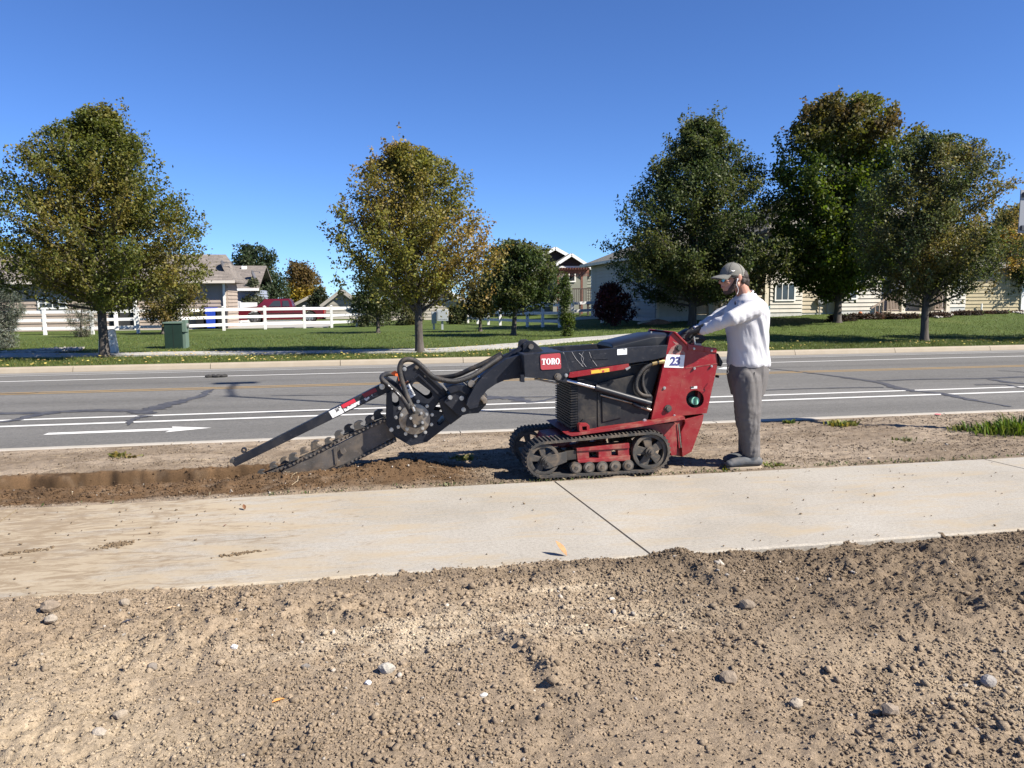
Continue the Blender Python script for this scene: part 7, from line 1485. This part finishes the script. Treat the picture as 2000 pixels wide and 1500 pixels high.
# ---- hair, beard
def rough(V, N_): return V + N_ * (.006 * fbm(V[:, 0] * 60 + V[:, 1] * 40, V[:, 2] * 60, 321, 3))[:, None]
b = MB(); b.ball(M(1447, 541), .062, 14, 10, (1.0, 1.30, 1.1)); b.ball(M(1453, 550), .042, 12, 9, (1, 1.5, 1.0)); b.ball(M(1456.5, 556), .026, 10, 8, (1, 1.9, .9))
for s in (-1, 1): b.ball(M(1434, 539, YM + s * .066), .024, 10, 8, (1.1, .6, 1.1)); b.ball(M(1451, 548, YM + s * .06), .028, 10, 8)
remeshed('hair', b, .005, 2, m_hair, MAN, rough)
b = MB()
for s in (-1, 1): chain(b, [M(1437, 546, YM + s * .073), M(1436, 556, YM + s * .069), M(1428, 566, YM + s * .050), M(1420, 570.5, YM + s * .020)], [.014, .024, .026, .022])
b.ball(M(1418.5, 570), .026, 12, 8, (1, 1.2, .8)); b.ball(M(1410.8, 556.6), .010, 8, 6, (.8, 2.2, .5))
remeshed('beard', b, .0045, 2, m_beard, MAN, rough)
b = MB(); b.ball(M(1410.5, 560.2), .011, 10, 7, (.75, 2.0, .62)); b.build('lips', mat('lips', (.36, .10, .09), .5), BODY, smooth=True)
# ---- cap
cc = M(1431.5, 537); b = MB(); rx, ry, rz = .113, .090, .113; n, m_ = 30, 9; V = []; ti = -.10
def capp(u, v):
    x = rx * math.cos(u) * math.cos(v); y = ry * math.sin(u) * math.cos(v); z = rz * math.sin(v) ** .92; x2 = x * math.cos(ti) - z * math.sin(ti) * .25; z2 = z + x * math.sin(ti) * .55
    return (cc[0] + x2, cc[1] + y, cc[2] + z2 - .008)
for j in range(m_):
    for i in range(n): V.append(capp(2 * math.pi * i / n, (math.pi / 2) * j / m_))
V.append(capp(0, math.pi / 2)); F = [(j * n + i, j * n + (i + 1) % n, (j + 1) * n + (i + 1) % n, (j + 1) * n + i) for j in range(m_ - 1) for i in range(n)] + [((m_ - 1) * n + i, (m_ - 1) * n + (i + 1) % n, m_ * n) for i in range(n)]
b.add(V, F); CP = b.build('cap', m_cap, MAN, smooth=True)
b = MB(); V = []; na, nr = 17, 7; front = math.pi
for t_ in (0, -.006):
    for i in range(na):
        a = front + (i / (na - 1) - .5) * 2.15; base = capp(a, .02)
        for j in range(nr):
            u = j / (nr - 1); s = (i / (na - 1) - .5) * 2; ext = .082 * (1 - .55 * s * s) * u
            V.append((base[0] - ext, base[1] + .25 * ext * math.sin(a) * 1, base[2] - .020 * u - .013 * s * s * (.25 + .75 * u) - .006 * u * u + t_ + .004))
k = na * nr; F = []
for i in range(na - 1):
    for j in range(nr - 1): a = i * nr + j; F += [(a, a + 1, a + nr + 1, a + nr), (k + a, k + a + nr, k + a + nr + 1, k + a + 1)]
edge = [i * nr + nr - 1 for i in range(na)]
for i in range(na - 1): F.append((edge[i], edge[i] + k, edge[i + 1] + k, edge[i + 1]))
b.add(V, F); b.build('brim', m_cap, CP, smooth=True)
b = MB(); t_ = capp(0, math.pi / 2); b.ball((t_[0], t_[1], t_[2]), .007, 8, 5); b.build('button', m_cap, CP)
for a in (front + .9, front + 2.0, front - .9, front - 2.0, 0.0, front):
    b = MB(); b.tube([tuple(np.array(capp(a, v)) + (0, 0, .0005)) for v in np.linspace(.05, 1.5, 10)], .0022, 4); b.build('seam', mat('cap_seam', (.09, .088, .078), .9), CP)
b = MB(); P = [M(1428.5, 527.5, YM - .081), M(1430.5, 529.6, YM - .084), M(1433, 529.4, YM - .084), M(1435.5, 527.8, YM - .082)]; b.tube(catmull(P, 5), [.0012 + .0028 * math.sin(math.pi * k / 15) for k in range(16)], 5); b.build('cap_logo', mat('white_logo', (.7, .7, .7), .5), CP)
# ---- sunglasses
m_lens = mat('blue_lens', (.05, .22, .32), .12, .35, col2=(.12, .40, .48), cs=20, coat=.5); GL = None
for s in (-1, 1):
    b = MB(); c0 = M(1409.5, 545.6, YM + s * .036); V = []
    for k in range(16):
        a = 2 * math.pi * k / 16; u = .027 * math.copysign(abs(math.cos(a)) ** .8, math.cos(a)); v = .0215 * math.copysign(abs(math.sin(a)) ** .8, math.sin(a)); V.append((c0[0] + .012 + .45 * abs(u + .012) * (1 if s * u > -.012 else .6) - .013, c0[1] + u, c0[2] + v - .1 * abs(u)))
    b.add(V + [(x + .003, y, z) for x, y, z in V], [tuple(range(16)), tuple(range(31, 15, -1))] + [(k, (k + 1) % 16, 16 + (k + 1) % 16, 16 + k) for k in range(16)])
    if s == -1: GL = b.build('sunglasses', m_lens, MAN, smooth=True)
    else: b.build('lens', m_lens, GL, smooth=True)
    b = MB(); b.tube(V + [V[0]], .0028, 6, cap=False); b.build('frame_rim', m_pl, GL)
    b = MB(); b.tube([(c0[0] + .012, c0[1] + s * .028, c0[2] + .010), M(1422, 543, YM + s * .080), M(1443, 540, YM + s * .087)], .0035, 5); b.build('temple', m_pl, GL)
    # side lens wrap seen from the camera
    b = MB(); q = [M(1411.2, 541.4, YM + s * .064), M(1416.6, 541.2, YM + s * .073), M(1416.4, 547.5, YM + s * .072), M(1413.5, 551.2, YM + s * .068), M(1410.8, 549.5, YM + s * .062)]; b.sheet([tuple(p) for p in q]); b.add([tuple(p + (0, s * -.003, 0)) for p in q], [(4, 3, 2, 1, 0)]); b.build('lens', m_lens, GL)
b = MB(); b.tube([M(1407.2, 543.8, YM - .012), M(1406.6, 543.2, YM), M(1407.2, 543.8, YM + .012)], .003, 5); b.build('bridge', m_pl, GL)
# ---- earphone with its wire
b = MB(); b.ball(M(1440.6, 545.2, YM - .092), .007, 8, 6); b.tube([M(1440.4, 544.5, YM - .097), M(1439.4, 550, YM - .095)], .0035, 6); EP = tag(b.build('earphone', mat('white_plastic', (.75, .75, .75), .3), MAN))
b = MB(); b.tube(catmull([M(1439.4, 550, YM - .095), M(1438.3, 556, YM - .092), M(1441.5, 563, YM - .085), M(1441.8, 569, YM - .085), M(1439.5, 575, YM - .09)], 6), .0018, 5); b.build('wire', mat('white_plastic', (.75, .75, .75), .3), EP)
# ================================================================== STREET LAMP AND SMALL THINGS
lp = onz(2012, 842, 0.0); m_pole = mat('dark_lamp_post', (.06, .062, .066), .45, .3, col2=(.09, .092, .095), cs=4)
SL = thing('street_lamp', 'tall dark street lamp post with a sign plate at the right edge of the verge', 'street lamp', (lp[0], lp[1], 0))
HP = 9.7; b = MB(); b.cyl((lp[0], lp[1], -.05), (lp[0], lp[1], HP), .062, .05, 16); b.build('post', m_pole, SL, smooth=True)
b = MB(); b.cyl((lp[0], lp[1], -.05), (lp[0], lp[1], .03), .13, .12, 16); b.build('base_collar', m_pole, SL)
b = MB(); b.tube(catmull([(lp[0], lp[1], HP - .15), (lp[0] + .02, lp[1] + .9, HP + .12), (lp[0] + .03, lp[1] + 1.9, HP + .22)], 6), .04, 10); b.build('arm', m_pole, SL, smooth=True)
b = MB(); b.box(lp[0] - .35, lp[0] + .40, lp[1] + 1.80, lp[1] + 2.12, HP + .17, HP + .29); b.build('lamp_head', m_pole, SL, bevel=.03)
b = MB(); b.box(lp[0] - .25, lp[0] + .28, lp[1] + 1.86, lp[1] + 2.06, HP + .150, HP + .168); b.build('lens', mat('lamp_lens', (.6, .6, .6), .3), SL)
st, sb = onY(1993, 371, lp[1] - .075), onY(1991.5, 455, lp[1] - .075)
x0 = min(st[0], sb[0]); b = MB(); b.box(x0, lp[0] + (lp[0] - x0), lp[1] - .085, lp[1] - .075, sb[2], st[2]); sp_ = b.build('sign_plate', mat('sign_back_aluminium', (.22, .23, .245), .5, .5), SL)
for zz_ in (sb[2] + .05, st[2] - .05): b = MB(); b.box(x0 + .02, lp[0] + (lp[0] - x0) - .02, lp[1] - .105, lp[1] - .0855, zz_ - .025, zz_ + .025); b.build('bracket', m_pole, sp_)
# weeds on the verge
def clump(label, px, py, r, h, n, col, seed, wide=.008, leafy=False):
    q = onz(px, py, 0.0); z = float(strip_h(np.array([q[0]]), np.array([q[1]]))[0]); t = thing('weed_clump', label, 'weed', (q[0], q[1], z), 'weeds on the verge')
    X = NPR.normal(0, r * .5, n); Y_ = NPR.normal(0, r * .35, n); a = NPR.uniform(0, 6.28, n); hh = h * NPR.uniform(.35, 1.1, n); la = np.arctan2(Y_, X) + NPR.normal(0, .6, n); ln = hh * NPR.uniform(.2, 1.0, n); ww = wide * NPR.uniform(.6, 1.4, n)
    zb = strip_h(q[0] + X, q[1] + Y_) - z - .01
    b0 = np.stack([X - np.cos(a) * ww, Y_ - np.sin(a) * ww, zb], 1); b1 = np.stack([X + np.cos(a) * ww, Y_ + np.sin(a) * ww, zb], 1)
    md = np.stack([X + np.cos(la) * ln * .4, Y_ + np.sin(la) * ln * .4, zb + hh * .75], 1); k = 1.1 if leafy else .75
    m0 = md - np.stack([np.cos(a) * ww * k, np.sin(a) * ww * k, 0 * ww], 1); m1 = md + np.stack([np.cos(a) * ww * k, np.sin(a) * ww * k, 0 * ww], 1); tp = np.stack([X + np.cos(la) * ln, Y_ + np.sin(la) * ln, zb + hh * .95], 1)
    V = np.stack([b0, b1, m1, m0, tp], 1).reshape(-1, 3); i = np.arange(n) * 5; F = np.concatenate([np.stack([i, i + 1, i + 2], 1), np.stack([i, i + 2, i + 3], 1), np.stack([i + 3, i + 2, i + 4], 1)])
    c = np.array(col) * NPR.uniform(.6, 1.4, n)[:, None] * np.stack([NPR.uniform(.85, 1.4, n), np.ones(n), NPR.uniform(.6, 1.2, n)], 1); tag(link('blades', mesh_np('blades', V, F, mat_leaf('weed_leaf', .3), False, np.repeat(c, 5, 0)), t), kind='stuff'); return t
clump('long green grass tuft growing around the lamp post foot', 1992, 843, .28, .20, 420, (.10, .16, .03), 1)
clump('green grass tuft left of the lamp post tuft', 1945, 842, .26, .13, 320, (.11, .17, .035), 2)
clump('small sparse green tuft on the verge, third from the lamp post', 1885, 838, .16, .08, 120, (.10, .13, .04), 3)
clump('leafy yellow green weed by the near kerb right of the man', 1648, 828, .14, .08, 130, (.15, .17, .045), 4, .012, True)
clump('tiny green weed by the near kerb behind the man', 1542, 824, .06, .06, 40, (.10, .15, .035), 5, .01, True)
clump('small grey green weed in the middle of the verge at the right', 1765, 858, .12, .05, 60, (.10, .12, .05), 6)
clump('leafy green weed at the toe of the near shoe', 1428, 913, .07, .045, 70, (.15, .20, .045), 7, .012, True)
clump('low green weed on the pavement edge right of the shoe', 1510, 908, .12, .035, 90, (.12, .15, .045), 8, .009, True)
clump('small yellow weed near the kerb at the left', 232, 890, .07, .05, 60, (.15, .15, .04), 9, .011, True); clump('small olive weed right of the yellow weed at the left', 256, 893, .08, .04, 60, (.13, .12, .045), 10, .011, True)
clump('pale green weed in the machine shadow edge', 905, 893, .10, .05, 80, (.16, .18, .07), 11, .012, True); clump('small green sprout at the trench lip under the crumber bar', 420, 930, .04, .06, 30, (.10, .20, .04), 12, .011, True)
# low weeds and dry straw along the pavement edge
n = 2600; X = NPR.uniform(-4, 7, n); k = NPR.uniform(0, 1, n) < np.clip(.25 + 1.3 * fbm(X * 1.5, X * 0, 331, 3), .03, 1); X = X[k]; n = len(X); Y_ = 6.02 + np.abs(NPR.normal(0, .05, n)); Z_ = strip_h(X, Y_)
P = np.stack([X, Y_, Z_], 1); c = np.where(NPR.uniform(0, 1, n)[:, None] < .5, np.array([.11, .14, .05]), np.array([.26, .21, .13])) * NPR.uniform(.6, 1.3, n)[:, None]
tag(link('edge_weeds', leaf_mesh('edge_weeds', P, .03, c, -.8, .35, mat_leaf('weed_leaf', .3))), 'low weeds and dead leaves along the pavement edge of the verge', 'weeds', kind='stuff')
# dry stalks over soil
def straw(n, x0, x1, y0, y1, hf, name, label, lmin=.02, lmax=.09):
    b = MB(); R2 = random.Random(77)
    for _ in range(n):
        x, y = R2.uniform(x0, x1), R2.uniform(y0, y1); a = R2.uniform(0, 6.28); L = R2.uniform(lmin, lmax); P = []
        for u in (-.5, 0, .5): xx, yy = x + math.cos(a + u * .6) * L * u, y + math.sin(a + u * .6) * L * u; P.append((xx, yy, float(hf(np.array([xx]), np.array([yy]))[0]) + .007 + .006 * (1 - abs(u))))
        b.tube(P, R2.uniform(.0008, .0018), 3)
    tag(b.build(name, mat('dry_straw', (.42, .34, .22), .9)), label, 'straw', kind='stuff')
straw(110, -3, 4.5, 1.4, 4.1, field_h, 'dry_straw', 'dry straw bits strewn over the foreground soil'); straw(160, -4, 8, 6.05, 8.4, strip_h, 'verge_straw', 'dry stalks and root bits on the verge soil', .04, .16)
# stones one can pick out
def stone(label, px, py, w_px, col, seed, name='stone', hf=field_h, group='stones in the soil', asp=.7):
    q = onz(px, py, 0.0); h = float(hf(np.array([q[0]]), np.array([q[1]]))[0]); q = onz(px, py, h); d = np.linalg.norm(q - _C); r = w_px * d / FPX / 2; rg = np.random.default_rng(seed)
    bm = bmesh.new(); bmesh.ops.create_icosphere(bm, subdivisions=2, radius=r)
    for v in bm.verts:
        c = v.co / r; f = 1 + .22 * float(fbm(np.array([c.x * 1.3 + seed]), np.array([c.y * 1.3 + c.z * 1.9]), seed, 3)[0]) * 2; v.co = Vector((v.co.x * f, v.co.y * f * .85, v.co.z * f * asp))
    me = bpy.data.meshes.new(name); bm.to_mesh(me); bm.free(); me.materials.append(mat('stone_%02d' % seed, col, .9, col2=tuple(c * .75 for c in col), cs=50, bump=.6, bs=120))
    tag(link(name, me, None, (q[0], q[1], h + r * asp * .45)), label, 'stone', group)
for k, a in enumerate((('pale grey stone, largest in the soil left of the middle', 755, 1312, 30, (.40, .37, .32)), ('smooth white pebble near the bottom middle', 945, 1361, 15, (.60, .58, .54)), ('rounded tan stone right of the middle of the soil', 1424, 1330, 34, (.24, .19, .14)), ('tan clod stone below the pavement corner at the right', 1459, 1186, 28, (.22, .175, .13)),
        ('brown stone at the left edge near the pavement', 98, 1189, 30, (.24, .19, .14)), ('pale stone right below the brown stone at the left', 99, 1213, 20, (.34, .29, .23)), ('small pale stone on the soil at the upper left', 243, 1180, 19, (.30, .25, .19)), ('flat tan stone in the lower left soil', 235, 1401, 24, (.34, .28, .21)),
        ('grey oval pebble in the left soil', 297, 1306, 18, (.21, .18, .15)), ('broken pale stone at the lower left', 193, 1434, 22, (.38, .33, .27)), ('white chip near the left of the middle soil', 719, 1336, 13, (.66, .66, .66)), ('small white pebble at the left of the bright scrape', 457, 1266, 14, (.62, .61, .60)),
        ('grey oval stone at the right end of the left clod heap', 597, 1305, 16, (.20, .18, .16)), ('pale lump at the bottom right of the soil', 1555, 1378, 24, (.33, .28, .22)), ('grey stone near the right soil edge', 1930, 1335, 26, (.28, .26, .24)), ('tan lump at the bottom of the right soil', 1740, 1392, 30, (.25, .20, .15)))):
    stone(*a, seed=60 + k)
# fallen leaves and litter
def dead_leaf(label, px, py, L, col, stand, rot, hf, group='dead leaves'):
    q = onz(px, py, 0.0); h = float(hf(np.array([q[0]]), np.array([q[1]]))[0]) if hf else .002; t = MB(); V = []; out = [(-1, 0), (-.6, .32), (-.1, .42), (.4, .3), (1, 0), (.4, -.3), (-.1, -.42), (-.6, -.32)]
    ca, sa = math.cos(rot), math.sin(rot)
    def tr(u, v): x = u * L / 2; y = v * L / 2; z = abs(v) * L * .22 + .004; x, z = (x + L / 2) * math.cos(stand) - L / 2, z + (x + L / 2) * math.sin(stand); return (q[0] + x * ca - y * sa, q[1] + x * sa + y * ca, h + z)
    V = [tr(*p) for p in out] + [tr(-.6, 0), tr(-.1, 0), tr(.4, 0)]; t.add(V, [(0, 1, 8), (1, 2, 9, 8), (2, 3, 10, 9), (3, 4, 10), (4, 5, 10), (5, 6, 9, 10), (6, 7, 8, 9), (7, 0, 8)])
    n = len(V); t.add([(x, y, z - .0012) for x, y, z in V], [(8, 1, 0), (8, 9, 2, 1), (9, 10, 3, 2), (10, 4, 3), (10, 5, 4), (10, 9, 6, 5), (9, 8, 7, 6), (8, 0, 7)])
    tag(t.build('dead_leaf', mat('leaf_' + label[:9], col, .8, col2=tuple(c * .7 for c in col), cs=40), None, loc=(q[0], q[1], h)), label, 'leaf', group)
dead_leaf('orange brown leaf standing on the pavement edge', 1092, 1083, .11, (.42, .21, .09), .75, 2.3, lambda X, Y: X * 0 + .0)
dead_leaf('bright orange leaf lying on the lower left soil', 543, 1361, .05, (.55, .24, .06), .05, .4, field_h); dead_leaf('small brown leaf lying on the left pavement', 477, 995, .06, (.16, .07, .03), .5, 1.9, None); dead_leaf('pale tan leaf on the soil near the left pavement', 336, 1194, .05, (.50, .34, .20), .05, .2, field_h)
dead_leaf('dark leaf on the soil at the upper left', 249, 1217, .06, (.035, .035, .05), .2, .1, field_h); dead_leaf('dark brown leaf at the left of the soil', 352, 1233, .05, (.04, .03, .025), .25, .1, field_h); dead_leaf('dark red leaf on the middle of the left pavement', 440, 1028, .025, (.14, .05, .03), .2, .8, None)
# clod of caked dirt dropped on the pavement
for k, (lab, px, py, rx, ry, n) in enumerate((('patch of crumbled caked soil on the left pavement', 226, 1064, .085, .05, 160), ('thin line of caked soil on the far left pavement', 42, 1079, .13, .03, 110), ('small soil patch near the lower pavement edge', 470, 1082, .09, .025, 80))):
    q = onz(px, py, 0); X = q[0] + NPR.normal(0, rx * .55, n); Y_ = q[1] + NPR.normal(0, ry * .55, n) + (X - q[0]) * .3; s = NPR.uniform(.004, .011, n); V, F, Cc = rocks(np.stack([X, Y_, s * .3], 1), s, np.array([.17, .125, .08]) * NPR.uniform(.7, 1.2, n)[:, None])
    tag(link('caked_soil', mesh_np('caked_soil', V, F, m_clod, False, Cc)), lab, 'soil', kind='stuff')
# dark rag of debris on the road
q = on_road(422, 737); b = MB(); R3 = random.Random(5)
for k in range(14): b.ball((q[0] + R3.uniform(-.16, .16), q[1] + R3.uniform(-.07, .07), q[2] + .025), R3.uniform(.03, .06), 8, 6, (1.4, 1, .7))
RG = thing('road_debris', 'dark crumpled debris lying on the far lane line', 'debris', q); remeshed('debris_lump', b, .012, 1, mat('dark_rubber', (.025, .024, .023), .85, bump=.6, bs=60), RG, lambda V, N_: V + N_ * (.02 * fbm(V[:, 0] * 25, V[:, 1] * 25 + V[:, 2] * 20, 341, 3))[:, None])
# white tissue and bits by the porch bed are too far to tell apart; low brown soil heap by the cream house corner
p = gp(1276, 631); b = MB(); V = []; N2 = 18
for j in range(5):
    for i in range(N2): a = 2 * math.pi * i / N2; r = .55 * (1 - j / 5) * (1 + .2 * math.sin(3 * a + j)); V.append((p[0] + r * math.cos(a) * 1.3, p[1] - .6 + r * math.sin(a) * .7, p[2] - .03 + .24 * math.sin(j / 5 * 1.5)))
V.append((p[0], p[1] - .6, p[2] + .22)); b.add(V, [(j * N2 + i, j * N2 + (i + 1) % N2, (j + 1) * N2 + (i + 1) % N2, (j + 1) * N2 + i) for j in range(4) for i in range(N2)] + [(4 * N2 + i, 4 * N2 + (i + 1) % N2, 5 * N2) for i in range(N2)])
tag(b.build('mulch_heap', mat('orange_mulch', (.32, .17, .09), .95, col2=(.2, .11, .06), cs=9, bump=.9, bs=25), None, smooth=True, loc=p), 'low heap of orange brown mulch at the cream house corner', 'mulch')
